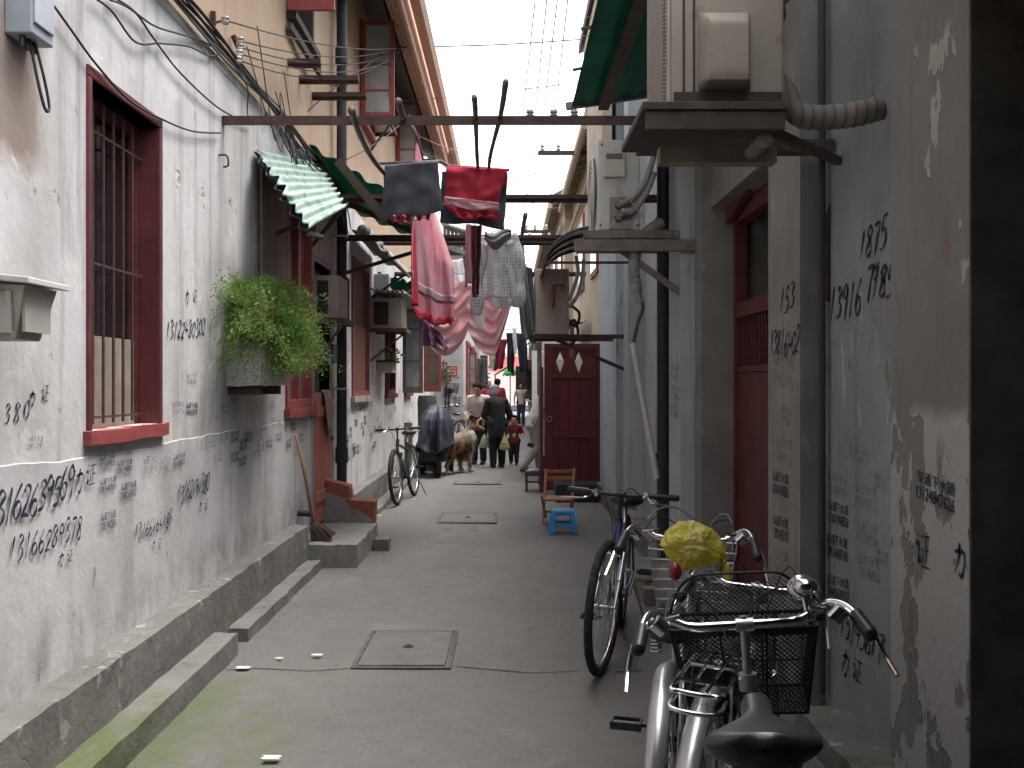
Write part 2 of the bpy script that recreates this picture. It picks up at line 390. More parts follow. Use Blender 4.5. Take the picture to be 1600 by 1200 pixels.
AC_CREAM = mat('aged_cream_enamel', (.34,.295,.245), .5, c2=(.27,.232,.192), scale=4, layers=[
    dict(color=(.16,.12,.09), scale=(14,14,2), lo=.62, hi=.76, fac=.7), dict(color=(.10,.075,.06), scale=(5,5,5), lo=.62, hi=.75, fac=.6)])
AC_WHITE = mat('white_enamel', (.62,.62,.60), .45, c2=(.53,.53,.51), scale=4, layers=[dict(color=(.27,.18,.11), scale=(20,20,3), lo=.66, hi=.76, fac=.7)])
AC_RUSTY = mat('rust_streaked_enamel', (.47,.42,.36), .6, c2=(.38,.34,.29), scale=4, layers=[
    dict(color=(.24,.10,.045), scale=(9,9,.9), lo=.56, hi=.68, fac=.8)])
GREEN_SHEET = mat('dark_green_plastic_sheet', (.016,.15,.095), .5, c2=(.01,.10,.066), scale=4, thin=.6, layers=[dict(color=(.03,.13,.085), scale=(6,2,6), lo=.55, hi=.7, fac=.6)])
PALE_SHEET = mat('pale_green_corrugated_sheet', (.42,.53,.46), .5, c2=(.32,.45,.39), scale=5, thin=.15, layers=[
    dict(color=(.09,.15,.12), scale=(14,4,14), lo=.50, hi=.68, fac=.75), dict(color=(.5,.55,.5), scale=(6,6,6), lo=.62, hi=.7, fac=.6)])
WOOD_DARK = mat('dark_weathered_timber', (.055,.045,.04), .85, c2=(.09,.075,.06), scale=10, bump=.002, bscale=50)
WOOD_GREY = mat('grey_weathered_timber', (.25,.215,.185), .85, c2=(.16,.135,.115), scale=8, bump=.002, bscale=50, layers=[dict(color=(.08,.06,.05), scale=(30,30,3), lo=.58, hi=.7, fac=.6)])
WOOD_WARM = mat('varnished_slat_wood', (.36,.15,.055), .45, c2=(.25,.10,.04), scale=12, layers=[dict(color=(.14,.055,.025), scale=(40,40,5), lo=.56, hi=.7, fac=.6)])
BAMBOO = mat('bamboo_pole_skin', (.14,.10,.075), .6, c2=(.08,.06,.05), scale=10, layers=[dict(color=(.04,.03,.028), scale=(2,9,2), lo=.6, hi=.66, fac=.7)])
PVC = mat('white_pvc', (.6,.6,.57), .4, c2=(.45,.44,.42), scale=6)
PIPE_BLACK = mat('black_cast_iron_pipe', (.022,.022,.03), .55, c2=(.04,.038,.045), scale=9, layers=[dict(color=(.11,.10,.10), scale=(14,14,2), lo=.64, hi=.74, fac=.6)])
GLASS = mat('grimy_window_glass', (.16,.19,.20), .12, spec=.8, c2=(.22,.24,.245), scale=4)
GLASS_DARK = mat('dark_window_glass', (.015,.017,.019), .12, spec=.7)
TILE = mat('grey_roof_tile', (.10,.09,.085), .85, c2=(.16,.145,.135), scale=6, bump=.006, bscale=20)
EAVE = mat('painted_eave_board', (.60,.38,.29), .75, c2=(.50,.30,.22), scale=5, layers=[dict(color=(.2,.12,.09), scale=(4,12,4), lo=.58, hi=.7, fac=.6)])
SOFFIT = mat('grey_soffit_boards', (.15,.145,.15), .85, c2=(.11,.105,.11), scale=5)
# ================================================================ SETTING
XL = -1.78                                         # face of the left wall
b = MB(); b.box(-150, 150, -60, 320, -.35, -.05)
struct(tag(b.build('ground', mat('bare_ground', (.13,.12,.11), .95, c2=(.1,.095,.09), scale=.8, bump=.01)), kind='structure'))
b = MB()
def pave(u, v):
    X = -1.9+u*3.6; Y = -4+v*56
    return Vector((X, Y, .010*mnoise.noise(Vector((X*1.1, Y*.6, 0)))+.004*mnoise.noise(Vector((X*5, Y*4, 3)))-.004))
b.grid(30, 260, pave)
struct(b.build('alley_pavement', PAVING, smooth=True))
# kerb along the left wall, broken at 5.1 m
b = rough_box(-1.64, -1.5, -3, 5.52, -.05, .12, seg=90, jit=.006)
rough_box(-1.64, -1.52, 5.8, 8.05, -.05, .075, seg=40, jit=.007, mbx=b)
rough_box(-1.63, -1.50, 9.75, 15.4, -.05, .06, seg=50, jit=.012, mbx=b)
struct(b.build('kerb', KERB, smooth='auto'))
# hairline joints in the paving are real gaps filled with dirt: thin raised dirt seams
b = MB()
def seam(pts, wd):
    pts = smooth_path(pts, 5); top = []; bot = []
    for i, p in enumerate(pts):
        k = wd*(.4+.9*abs(mnoise.noise(p*7))); zz = pave((p.x+1.9)/3.6, (p.y+4)/56).z+.0025; p = Vector((p.x, p.y, zz)); top.append(p+Vector((0, k, 0))); bot.append(p-Vector((0, k, 0)))
    o = len(b.v); n = len(pts); b.v += bot+top; b.f += [(o+i, o+i+1, o+n+i+1, o+n+i) for i in range(n-1)]; b.mi += [0]*(n-1)
def gz(px, py): q = onZ(px, py); return Vector((q.x, q.y, .009))
seam([gz(352,1047), gz(420,1046), gz(480,1048), gz(545,1044)], .007)
seam([gz(712,1040), gz(780,1046), gz(830,1050), gz(905,1048)], .007)
seam([gz(960,1050), gz(1005,1047)], .012)
seam([gz(560,1020), gz(585,1006), gz(700,1004), gz(718,1008), gz(716,1040)], .010)
seam([gz(665,812), gz(690,810), gz(692,801), gz(768,800), gz(772,809), gz(800,809)], .020)
seam([gz(693,827), gz(745,828)], .03)
seam([gz(705,756), gz(775,755)], .03)
tag(b.build('pavement_joint_dirt', mat('joint_dirt', (.045,.042,.04), .95)), kind='stuff')

# concrete manhole slabs
def manhole(x0, x1, y0, y1, label):
    t = thing('manhole_cover', label, 'manhole cover', ((x0+x1)/2, (y0+y1)/2, 0), 0, 'square concrete manhole covers in the alley')
    m = MB(); rough_box(x0, x1, y0, y1, -.05, .010, seg=14, jit=.003, mbx=m, nx=10)
    m.build('slab', mat('manhole_concrete', (.150,.143,.132), .9, c2=(.115,.11,.102), scale=5, bump=.004, bscale=45, layers=[dict(color=(.09,.085,.08), scale=(14,14,1), lo=.62, hi=.7, fac=.6)]), t, smooth='auto')
    m = MB()
    for a in ((x0-.035, x1+.035, y0-.04, y0-.012), (x0-.035, x1+.035, y1+.012, y1+.04), (x0-.035, x0-.012, y0-.012, y1+.012), (x1+.012, x1+.035, y0-.012, y1+.012)): m.box(*a, -.05, .007)
    m.build('frame', mat('manhole_frame', (.075,.071,.066), .95, c2=(.12,.114,.106), scale=9), t)
    m = MB(); m.torus(((x0+x1)/2, (y0+y1)/2, .012), (0,0,1), .025, .006, 14, 6); m.box((x0+x1)/2-.012, (x0+x1)/2+.012, (y0+y1)/2-.004, (y0+y1)/2+.004, .006, .014)
    m.build('lifting_ring', RUST, t)
manhole(-.80, -.34, 5.28, 6.0, 'large square concrete manhole cover nearest the bicycles')
manhole(-.75, -.16, 10.75, 11.45, 'concrete manhole cover in the middle of the alley before the dog')
manhole(-.80, -.15, 14.9, 15.3, 'narrow cover slab just short of the dog and the covered scooter')

# scraps of white litter
litter = mat('torn_paper', (.75,.73,.68), .8)
for i, (px, py) in enumerate([(436,1030), (495,1025), (424,1186), (646,781), (592,806), (380,1045)]):
    q = onZ(px, py, .01); m = MB(); r0 = .016+.007*(i % 3)
    m.grid(4, 4, lambda u, v: q+Vector(((u-.5)*r0*2.2+.01*math.sin(9*v+i), (v-.5)*r0*1.4, .008+.012*abs(mnoise.noise(Vector((u*4+i, v*4, i)))))))
    tag(m.build('litter_scrap', litter, solid=.002), 'small scrap of white litter on the alley paving', 'litter', 'scraps of white litter on the paving')

# ---------------------------------------------------------------- LEFT HOUSES
houseA = thing('row_house', 'whitewashed row house with tan upper storey, barred window and phone numbers painted on its wall', 'house', (XL-.5, 4, 0), 0, 'old row houses along the alley')
Y0A, Y1A = -4.0, 10.2
W1 = (4.22, 5.06, 1.30, 2.80); W2 = (7.92, 8.93, 1.30, 3.0); DR = (9.0, 9.86, .2, 2.62)
b = MB(); wall_holes(b, XL-.30, XL, Y0A, Y1A, 0, 3.49, [W1, W2, DR])
wallA = b.build('wall', PLASTER, houseA)
# thick uneven lower coat of limewash with a ragged top edge, 12 mm proud
def ragged_coat(y0, y1, z0, ztop, x, seed, skip=()):
    m = MB(); n = int((y1-y0)/.05)
    prev = None
    for i in range(n+1):
        y = y0+(y1-y0)*i/n; zt = ztop+.012*mnoise.noise(Vector((y*6, seed, 0)))+.018*mnoise.noise(Vector((y*1.3, seed, 2)))
        cur = (y, zt)
        if prev and not any(a-.02 < (y+prev[0])/2 < c+.02 for a, c in skip):
            (ya, za) = prev
            m.hexa([(XL-.01, ya, z0), (x, ya, z0), (x, y, z0), (XL-.01, y, z0), (XL-.01, ya, za), (x, ya, za-.008), (x, y, zt-.008), (XL-.01, y, zt)])
        prev = cur
    bm_ = m; return bm_
ragged_coat(Y0A, 8.98, .2, 1.205, XL+.007, 4.2).build('dado', DADO, houseA)
b = rough_box(XL-.02, -1.635, Y0A, 8.12, -.05, .35, seg=120, jit=.008, nz=6)
b.build('plinth', CONCRETE, houseA, smooth='auto')
b = MB(); wall_holes(b, XL-.28, XL-.02, Y0A, Y1A, 3.49, 6.45, [(8.05, 9.1, 4.52, 5.9)])
upA = b.build('upper_wall', TAN, houseA)
b = MB(); b.box(XL-.02, XL+.004, Y0A, Y1A, 3.44, 3.50); b.build('string_course', PLASTER, houseA)
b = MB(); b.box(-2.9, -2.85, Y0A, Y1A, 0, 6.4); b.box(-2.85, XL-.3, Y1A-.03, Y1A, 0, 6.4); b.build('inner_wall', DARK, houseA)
def roof_left(root, y0, y1, zedge=5.78, xe=-1.17):
    m = MB(); ztop = zedge+1.5*.62
    n = int((y1-y0)/.22)
    def fn(u, v):
        x = xe-u*3.0; y = y0+(y1-y0)*v
        return Vector((x, y, zedge+.09+(xe-x)*.62+.022*abs(math.sin(v*n*math.pi))))
    m.grid(12, n*6, fn); rf = m.build('roof', TILE, root, solid=.03)
    m = MB(); m.hexa([(xe+.01, y0, zedge-.17), (xe+.04, y0, zedge+.10), (xe+.04, y1, zedge+.10), (xe+.01, y1, zedge-.17), (xe-.02, y0, zedge-.17), (xe+.01, y0, zedge+.10), (xe+.01, y1, zedge+.10), (xe-.02, y1, zedge-.17)])
    m.build('eave_board', EAVE, root)
    xm = xe-.28
    m = MB(); m.hexa([(xm, y0, zedge+.12), (xm, y1, zedge+.12), (XL-.02, y1, zedge+.40), (XL-.02, y0, zedge+.40), (xm, y0, zedge+.16), (xm, y1, zedge+.16), (XL-.02, y1, zedge+.46), (XL-.02, y0, zedge+.46)])
    m.build('soffit', SOFFIT, root)
    m = MB()
    for k in range(3):
        xa = xe-.052-(.20*k)/3; xb = xe-.052-(.20*(k+1))/3+.006; m.hexa([(xa, y0, zedge-.03+.05*k), (xb, y0, zedge+.015+.05*k), (xb, y1, zedge+.015+.05*k), (xa, y1, zedge-.03+.05*k), (xa, y0, zedge+.0+.05*k), (xb, y0, zedge+.045+.05*k), (xb, y1, zedge+.045+.05*k), (xa, y1, zedge+.0+.05*k)])
    m.build('eave_lining', EAVE, root)
    m = MB(); g = [( .0, .0), (.06, -.07), (.13, -.075), (.17, .0)]
    m.grid(3, 30, lambda u, v: Vector((xe+.05+g[int(round(u*3))][0], y0+(y1-y0)*v, zedge+.05+g[int(round(u*3))][1])))
    m.build('gutter', EAVE, root, solid=.006)
roof_left(houseA, Y0A, Y1A)

# window 1: deep red reveal, iron bars, boarded lower third
def barred_window(root, w, nb=6):
    ya, yb, za, zb = w; m = MB(); X = XL; t = .05
    m.box(X-.14, X+.012, ya-.03, ya+.012, za, zb); m.box(X-.14, X+.012, yb-.012, yb+.03, za, zb)
    m.box(X-.14, X+.012, ya-.03, yb+.03, zb, zb+.05)
    f = m.build('window', RED_WOOD, root, bevel=.006)
    m = MB(); rough_box(X-.20, X+.035, ya-.06, yb+.06, za-.06, za, seg=20, jit=.006, mbx=m); m.build('sill', RED_SASH, f, smooth='auto')
    m = MB(); m.box(X-.14, X-.10, yb-.05, yb-.014, za+.001, zb-.001); m.box(X-.14, X-.10, ya+.014, ya+.05, za+.001, zb-.001); m.box(X-.14, X-.10, ya+.05, yb-.05, zb-.06, zb-.001); m.build('inner_frame', RED_WOOD, f)
    m = MB()
    for i in range(nb): 
        y = ya+.04+(yb-ya-.14)*(i+.5)/nb; m.cyl((X-.075, y, za+.02), (X-.075, y, zb-.03), .0075, n=6)
    for z in (za+.05, za+.74, zb-.17): m.beam((X-.075, ya+.015, z), (X-.075, yb-.02, z), .006, .011)
    m.build('iron_bars', mat('bar_iron', (.10,.05,.045), .7, c2=(.06,.03,.03), scale=20), f)
    m = MB(); m.box(X-.125, X-.105, ya+.05, yb-.055, za+.001, za+.42)
    m.build('blocking_board', mat('weathered_board', (.36,.31,.26), .85, c2=(.27,.23,.19), scale=6, layers=[dict(color=(.17,.12,.09), scale=(30,30,3), lo=.58, hi=.7, fac=.7), dict(color=(.2,.08,.04), scale=(5,5,5), lo=.68, hi=.72, fac=.8)]), f)
    m = MB(); m.box(X-.16, X-.142, ya, yb, za, zb); m.build('pane', GLASS_DARK, f)
barred_window(houseA, W1)
# window 2: weathered board shutter, red casement
ya, yb, za, zb = W2
m = MB()
for y in (ya, yb-.06): m.box(XL-.12, XL+.02, y, y+.06, za, zb)
m.box(XL-.10, XL+.01, (ya+yb)/2-.035, (ya+yb)/2+.035, za+.05, zb-.05); m.box(XL-.12, XL+.02, ya+.06, yb-.06, za, za+.07); m.box(XL-.12, XL+.02, ya+.06, yb-.06, zb-.07, zb)
m.box(XL-.10, XL+.008, ya+.06, (ya+yb)/2-.035, za+.62, za+.68); m.box(XL-.10, XL+.008, (ya+yb)/2+.035, yb-.06, za+.62, za+.68)
f = m.build('window', RED_SASH, houseA, bevel=.004)
m = MB(); m.box(XL-.07, XL-.05, ya+.06, yb-.06, za+.07, zb-.07); m.build('pane', GLASS, f)
m = MB(); rough_box(XL-.1, XL+.05, ya-.05, yb+.06, za-.07, za-.002, seg=14, jit=.006, mbx=m); m.build('sill', RED_SASH, f, smooth='auto')
m = MB()
for k in range(4): m.box(XL+.0145, XL+.035, 7.05+k*.2, 7.242+k*.2, 1.95, 3.05)
m.build('board_shutter', mat('pinkish_plank', (.30,.235,.19), .85, c2=(.235,.18,.145), scale=5, layers=[dict(color=(.12,.09,.075), scale=(20,20,2), lo=.6, hi=.7, fac=.7)]), houseA, bevel=.003)
# doorway: grey inner leaf, red half door, lintel
ya, yb, za, zb = DR
m = MB(); m.box(XL-.10, XL+.02, ya-.055, ya, .2, zb+.06); m.box(XL-.10, XL+.02, yb, yb+.055, .2, zb+.06); m.box(XL-.10, XL+.02, ya, yb, zb, zb+.06)
m.build('door_frame', mat('pale_grey_painted_wood', (.40,.38,.35), .75, c2=(.3,.28,.26), scale=7), houseA)
m = MB(); m.box(XL-.26, XL-.22, ya, yb, .2, zb); dr = m.build('door', mat('grey_inner_door', (.22,.21,.205), .8, c2=(.18,.17,.165), scale=4), houseA)
m = MB(); m.ell((XL-.20, ya+.12, 1.05), .02, .02, .02); m.build('handle', STEEL, dr)
m = MB(); n = 6
for k in range(n): m.box(XL-.01, XL+.03, ya+.005+k*(yb-ya-.01)/n, ya+.001+(k+1)*(yb-ya-.01)/n-.004, .22, 1.42)
hd = m.build('half_door', mat('salmon_red_plank', (.52,.185,.155), .7, c2=(.44,.15,.125), scale=5, layers=[dict(color=(.15,.05,.045), scale=(22,22,2), lo=.6, hi=.72, fac=.6)]), houseA, bevel=.004)
m = MB()
for z in (.42, 1.2): m.box(XL+.031, XL+.05, ya+.01, yb-.01, z, z+.09)
m.build('ledge_batten', mat('salmon_red_plank', (0,0,0)), hd)
# upper casement of house A (bottom rail hangs into the frame)
def casement(root, Y, x0, x1, z0, z1, mcol, cross=(.42,.62), panes=True, name='casement', glass=None):
    m = MB(); t = .055; d = .018
    m.box(x0, x0+t, Y-d, Y+d, z0, z1); m.box(x1-t, x1, Y-d, Y+d, z0, z1); m.box(x0+t, x1-t, Y-d, Y+d, z0, z0+t*1.7); m.box(x0+t, x1-t, Y-d, Y+d, z1-t, z1)
    for c in cross: m.box(x0+t, x1-t, Y-d*.6, Y+d*.6, z0+(z1-z0)*c-.012, z0+(z1-z0)*c+.012)
    f = m.build(name, mcol, root, bevel=.003)
    if panes:
        m = MB(); m.box(x0+t, x1-t, Y-.003, Y+.003, z0+t*1.7, z1-t); m.build('pane', glass or GLASS_CLEAR, f)
    return f
GLASS_CLEAR = mat('dusty_clear_glass', (.42,.44,.44), .25, spec=.6, alpha=.55, c2=(.5,.5,.48), scale=4)
FROST = mat('papered_window_glass', (.40,.43,.44), .3, spec=.5, c2=(.28,.31,.33), scale=5, layers=[dict(color=(.55,.56,.55), scale=(9,9,4), lo=.55, hi=.6, fac=.6)])
casement(houseA, 8.0, XL-.0, -1.40, 4.50, 5.75, RED_SASH)
m = MB(); 
for a in ((8.05, 9.1, 4.46, 4.52), (8.05, 9.1, 5.9, 5.97)): m.box(XL-.2, XL+.06, *a)
m.box(XL-.2, XL-.0, 8.05, 8.11, 4.52, 5.9); m.box(XL-.2, XL-.0, 9.04, 9.1, 4.52, 5.9)
f = m.build('upper_window', WOOD_DARK, houseA); m = MB(); m.box(XL-.2, XL-.17, 8.11, 9.04, 4.52, 5.9); m.build('pane', GLASS, f)
# downpipe at the party wall
dp = MB(); dp.cyl((-1.70, 10.12, .1), (-1.70, 10.12, 5.75), .052, n=14)
for z in (.7, 2.2, 3.55, 4.75): dp.cyl((-1.70, 10.12, z), (-1.70, 10.12, z+.16), .066, n=14)
o = dp.build('downpipe', PIPE_BLACK, houseA, smooth='auto')
m = MB()
for z in (1.45, 3.0, 4.55): m.torus((-1.70, 10.12, z), (0,0,1), .058, .012, 18, 6); m.box(-1.79, -1.75, 10.09, 10.15, z-.02, z+.02)
m.build('pipe_clip', PVC, o)

houseB = thing('row_house', 'further left row house with red mesh window and jutting window air conditioners', 'house', (XL-.5, 14.9, 0), 0, 'old row houses along the alley')
Y0B, Y1B = 10.2, 19.6
W3 = (11.25, 12.6, 1.36, 2.95); W4 = (14.3, 15.5, 1.36, 2.75); W5 = (16.9, 18.0, 1.36, 2.7)
b = MB(); wall_holes(b, XL-.30, XL, Y0B+.002, Y1B, 0, 3.49, [W3, W4, W5]); wallB = b.build('wall', PLASTER, houseB)
b = rough_box(XL-.02, -1.64, 9.62, Y1B, -.05, .32, seg=80, jit=.014); b.build('plinth', CONCRETE, houseB, smooth='auto')
b = MB(); wall_holes(b, XL-.28, XL-.02, Y0B+.002, Y1B, 3.49, 6.45, [(12.0, 13.1, 4.65, 5.9), (15.8, 16.9, 4.65, 5.95), (19.0, 19.5, 4.6, 5.8)]); b.build('upper_wall', TAN, houseB)
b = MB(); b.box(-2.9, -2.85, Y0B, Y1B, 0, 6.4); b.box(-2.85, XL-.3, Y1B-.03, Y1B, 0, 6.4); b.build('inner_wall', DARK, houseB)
b = MB(); b.slab([(XL-.28, Y1B-.3, 6.45), (XL-.28, Y1B, 6.45), (-2.9, Y1B, 6.8), (-2.9, Y1B-.3, 6.8)], (0,0,.02)); b.build('gable', TAN, houseB)
roof_left(houseB, Y0B+.002, Y1B+.1)
ya, yb, za, zb = W3
m = MB(); m.box(XL-.1, XL+.02, ya, ya+.06, za, zb); m.box(XL-.1, XL+.02, yb-.06, yb, za, zb); m.box(XL-.1, XL+.02, ya+.06, yb-.06, za, za+.06); m.box(XL-.1, XL+.02, ya+.06, yb-.06, zb-.06, zb)
f = m.build('window', mat('faded_red_frame', (.24,.09,.08), .75, c2=(.17,.065,.06), scale=8), houseB)
m = MB(); m.box(XL-.06, XL-.045, ya+.06, yb-.06, za+.06, zb-.06); m.build('pane', mat('brown_screen', (.17,.095,.085), .8), f)
m = MB()
for k in range(24): m.box(XL-.04, XL-.03, ya+.062, yb-.062, za+.07+k*.031, za+.082+k*.031)
for k in range(18): m.box(XL-.03, XL-.02, ya+.08+k*.066, ya+.092+k*.066, za+.062, za+.84)
m.build('red_mesh', mat('red_plastic_mesh', (.44,.24,.21), .6), f)
m = MB(); rough_box(XL-.1, XL+.05, ya-.06, yb+.06, za-.07, za-.002, seg=14, jit=.006, mbx=m); m.build('sill', mat('sill_stone', (.42,.36,.31), .85, c2=(.3,.2,.17), scale=8), f, smooth='auto')
for w in (W4, W5):
    ya, yb, za, zb = w; m = MB()
    for y in (ya, yb-.06): m.box(XL-.1, XL+.02, y, y+.06, za, zb)
    m.box(XL-.1, XL+.02, ya+.06, yb-.06, za, za+.06); m.box(XL-.1, XL+.02, ya+.06, yb-.06, zb-.06, zb)
    f = m.build('window', RED_WOOD, houseB); m = MB(); m.box(XL-.1, XL-.08, ya+.06, yb-.06, za+.06, zb-.06); m.build('pane', GLASS_DARK, f)
    m = MB(); m.box(XL-.1, XL+.05, ya-.05, yb+.05, za-.07, za-.002); m.build('sill', RED_WOOD, f)
# swung-out casements (they face the camera)
q0 = P(629, 614, 14.9); q1 = P(661, 492, 14.9)
casement(houseB, 14.9, q0.x, q1.x, q0.z, 2.62, mat('grey_brown_sash', (.25,.21,.185), .75, c2=(.16,.12,.11), scale=8), cross=(.38, .76), glass=FROST, name='open_casement')
q0 = P(662, 612, 17.4); q1 = P(689, 520, 17.4)
casement(houseB, 17.4, q0.x, q1.x, q0.z, q1.z, RED_SASH, cross=(.62,), glass=mat('brown_tinted_glass', (.17,.145,.11), .2, c2=(.13,.11,.085), scale=3), name='open_casement')
q0 = P(600, 610, 14.3)
m = MB(); m.box(XL+.02, XL+.06, 14.28, 14.34, za, 2.6); m.build('red_jamb', RED_WOOD, houseB)
casement(houseB, 12.0, XL, -1.38, 4.68, 5.88, RED_SASH, cross=(.3, .56)); casement(houseB, 15.8, XL, -1.42, 4.72, 5.98, RED_SASH, cross=(.4,)); casement(houseB, 19.0, XL, -1.40, 4.7, 5.8, RED_SASH)
for (a, c, z0, z1) in ((12.0, 13.1, 4.65, 5.9), (15.8, 16.9, 4.65, 5.95), (19.0, 19.5, 4.6, 5.8)):
    m = MB(); m.box(XL-.2, XL+.02, a, a+.06, z0, z1); m.box(XL-.2, XL+.02, c-.06, c, z0, z1); m.box(XL-.2, XL+.05, a+.06, c-.06, z0, z0+.06)
    f = m.build('upper_window', RED_SASH, houseB); m = MB(); m.box(XL-.2, XL-.18, a+.06, c-.06, z0+.06, z1); m.build('pane', GLASS, f)

houseC = thing('row_house', 'far white house jutting into the alley behind the parked bicycles, red sign on its end', 'house', (-1.6, 27, 0), 0, 'old row houses along the alley')
b = MB(); b.box(-3.0, -1.10, 24.0, 32.0, 0, 4.6); b.build('wall', WHITEWALL, houseC)
b = MB(); b.slab([(-3.1, 23.7, 5.3), (-.85, 23.7, 4.5), (-.85, 32.2, 4.5), (-3.1, 32.2, 5.3)], (0,0,.12)); b.build('roof', TILE, houseC)
b = MB(); b.box(-3.0, XL-.02, 19.7, 24.0, 0, 3.6); b.build('side_wall', PLASTER, houseC)
b = MB(); b.slab([(-3.0, 19.72, 4.1), (-1.5, 19.72, 3.62), (-1.5, 24.0, 3.62), (-3.0, 24.0, 4.1)], (0,0,.08)); b.build('lean_to_roof', TILE, houseC)
for (ya_, yb_) in ((25.4, 27.6), (29.0, 31.2)):
    m = MB(); X = -1.10
    m.box(X, X+.06, ya_, ya_+.1, 1.1, 2.6); m.box(X, X+.06, yb_-.1, yb_, 1.1, 2.6); m.box(X, X+.06, ya_+.1, yb_-.1, 1.1, 1.2); m.box(X, X+.06, ya_+.1, yb_-.1, 2.5, 2.6); m.box(X, X+.05, ya_+.1, yb_-.1, 1.8, 1.86)
    f = m.build('window', RED_SASH, houseC); m = MB(); m.box(X+.005, X+.02, ya_+.1, yb_-.1, 1.2, 2.5); m.build('pane', FROST, f)
q = P(742, 640, 26.5)
casement(houseC, 26.8, -1.10, P(745, 0, 26.8).x, 1.15, 2.35, RED_SASH, cross=(.3,.62), glass=FROST, name='open_casement')
houseD = thing('row_house', 'dark timber fronted house at far left end of the alley', 'house', (-2.2, 38, 0), 0, 'old row houses along the alley')
b = MB(); b.box(-3.4, -.95, 32.0, 46.0, 0, 4.8); b.build('wall', WHITEWALL, houseD)
b = MB(); b.slab([(-3.5, 32.3, 5.6), (-.7, 32.3, 4.7), (-.7, 46.2, 4.7), (-3.5, 46.2, 5.6)], (0,0,.12)); b.build('roof', TILE, houseD)
b = MB(); b.box(-.95, -.72, 33.0, 33.9, .6, 2.45); b.build('shop_front', WOOD_DARK, houseD)
b = MB(); b.box(-.95, -.80, 36.0, 37.6, .0, 2.3); b.build('door', RED_WOOD, houseD)

# far street across the end of the alley
end = thing('street_building', 'pale pink building across the street at the end of the alley', 'building', (0, 58, 0))
b = MB(); b.box(-9, 9, 58, 61, 0, 7); b.build('wall', mat('pink_render', (.90,.66,.62), .9, c2=(.87,.60,.56), scale=1), end)
b = MB(); b.box(-9, 9, 57.9, 58, 2.3, 3.1); b.build('fascia', mat('red_fascia', (.75,.2,.17), .6), end)
b = MB(); b.box(-9, 9, 57.92, 58, 3.3, 6.6); b.build('upper_wall', mat('white_upper_wall', (.88,.87,.85), .9), end)
b = MB(); b.box(-9, 9, 57.6, 58, 0, .25); b.build('step', CONCRETE, end)

# ---------------------------------------------------------------- RIGHT HOUSES
houseE = thing('row_house', 'dim blue grey house on the right with stone jambs, red door and stencilled numbers', 'house', (1.6, 5, 0), 0, 'old row houses along the alley')
H = 6.2
def side(poly, z0, z1, name, m, root): 
    q = MB(); q.prism([(x, y) for y, x in poly], z0, z1); return q.build(name, m, root)
pier = side([(2.92,1.35), (2.92,2.3), (3.52,2.3), (3.52,1.35)], 0, H, 'pier', PIER, houseE)
b = MB(); b.box(1.352, 4.2, 2.912, 2.92, 0, 4); endf = b.build('end_wall', DARK_RENDER, houseE)  # dark sheet over the pier's shaded front, shade put into its colour
wallE = side([(3.52,1.45), (3.52,2.3), (4.56,2.3), (4.56,1.45)], 0, H, 'wall', BLUEWALL, houseE)
jambE = side([(4.56,1.334), (4.56,2.3), (5.12,2.3), (5.12,1.334)], 0, H, 'near_jamb', STONE, houseE)
side([(6.9,1.334), (6.9,2.3), (7.15,2.3), (7.15,1.334)], 0, H, 'far_jamb', STONE, houseE)
side([(7.15,1.232), (7.15,2.3), (7.66,2.3), (7.66,1.232)], 0, H, 'pilaster', BLUEGREY, houseE)
side([(5.12,1.40), (5.12,2.3), (6.9,2.3), (6.9,1.40)], 2.72, H, 'lintel', STONE, houseE)
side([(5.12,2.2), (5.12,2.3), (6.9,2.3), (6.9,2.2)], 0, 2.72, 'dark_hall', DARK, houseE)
b = MB(); X = 1.575
for k in range(8): b.box(X, X+.04, 5.16+k*.212, 5.366+k*.212, .14, 1.58)
dr = b.build('door', RED_WOOD, houseE, bevel=.004)
m = MB(); m.box(X-.015, X+.05, 5.14, 6.88, 1.95, 2.05); m.box(X-.01, X+.05, 5.14, 6.88, 1.58, 1.62); m.box(X-.02, X+.06, 5.14, 6.88, 2.60, 2.72); m.box(X-.02, X+.06, 5.13, 5.19, .12, 2.6); m.box(X-.02, X+.06, 6.83, 6.89, .12, 2.6); m.build('door_rail', RED_WOOD, dr)
m = MB()
for k in range(22): m.cyl((X+.02, 5.2+k*.075, 1.62), (X+.02, 5.2+k*.075, 1.95), .008, n=6)
m.build('grille', RED_WOOD, dr)
m = MB(); m.slab([(X-.08, 6.86, 2.60), (X-.08, 6.86, 2.78), (X-.08, 5.5, 3.0), (X-.08, 5.5, 2.86)], (.04,0,0)); m.build('transom_flap', RED_WOOD, dr)
m = MB(); rough_box(1.0, 1.6, 5.0, 7.0, -.05, .10, seg=20, jit=.008, mbx=m); m.build('threshold', CONCRETE, houseE, smooth='auto')
m = MB(); rough_box(1.235, 1.46, 2.9, 4.30, -.05, .115, seg=24, jit=.010, mbx=m); m.build('plinth', CONCRETE, houseE, smooth='auto')
m = MB(); m.slab([(1.0, 2.9, H-.15), (1.0, 7.7, H-.15), (3.5, 7.7, H+1.2), (3.5, 2.9, H+1.2)], (0,0,.12)); m.build('roof', TILE, houseE)
# conduit and hooks on the near wall
m = MB(); m.tube(smooth_path([P(1318,200,4.55), P(1306,300,4.5), P(1292,360,4.5), P(1291,470,4.5)]), .017, 8); m.build('conduit', RUST, houseE, smooth=True)
m = MB(); m.cyl((1.415, 4.50, .1), (1.415, 4.50, H), .016, n=8); m.build('wall_conduit', mat('dark_conduit', (.05,.05,.05), .7), houseE)

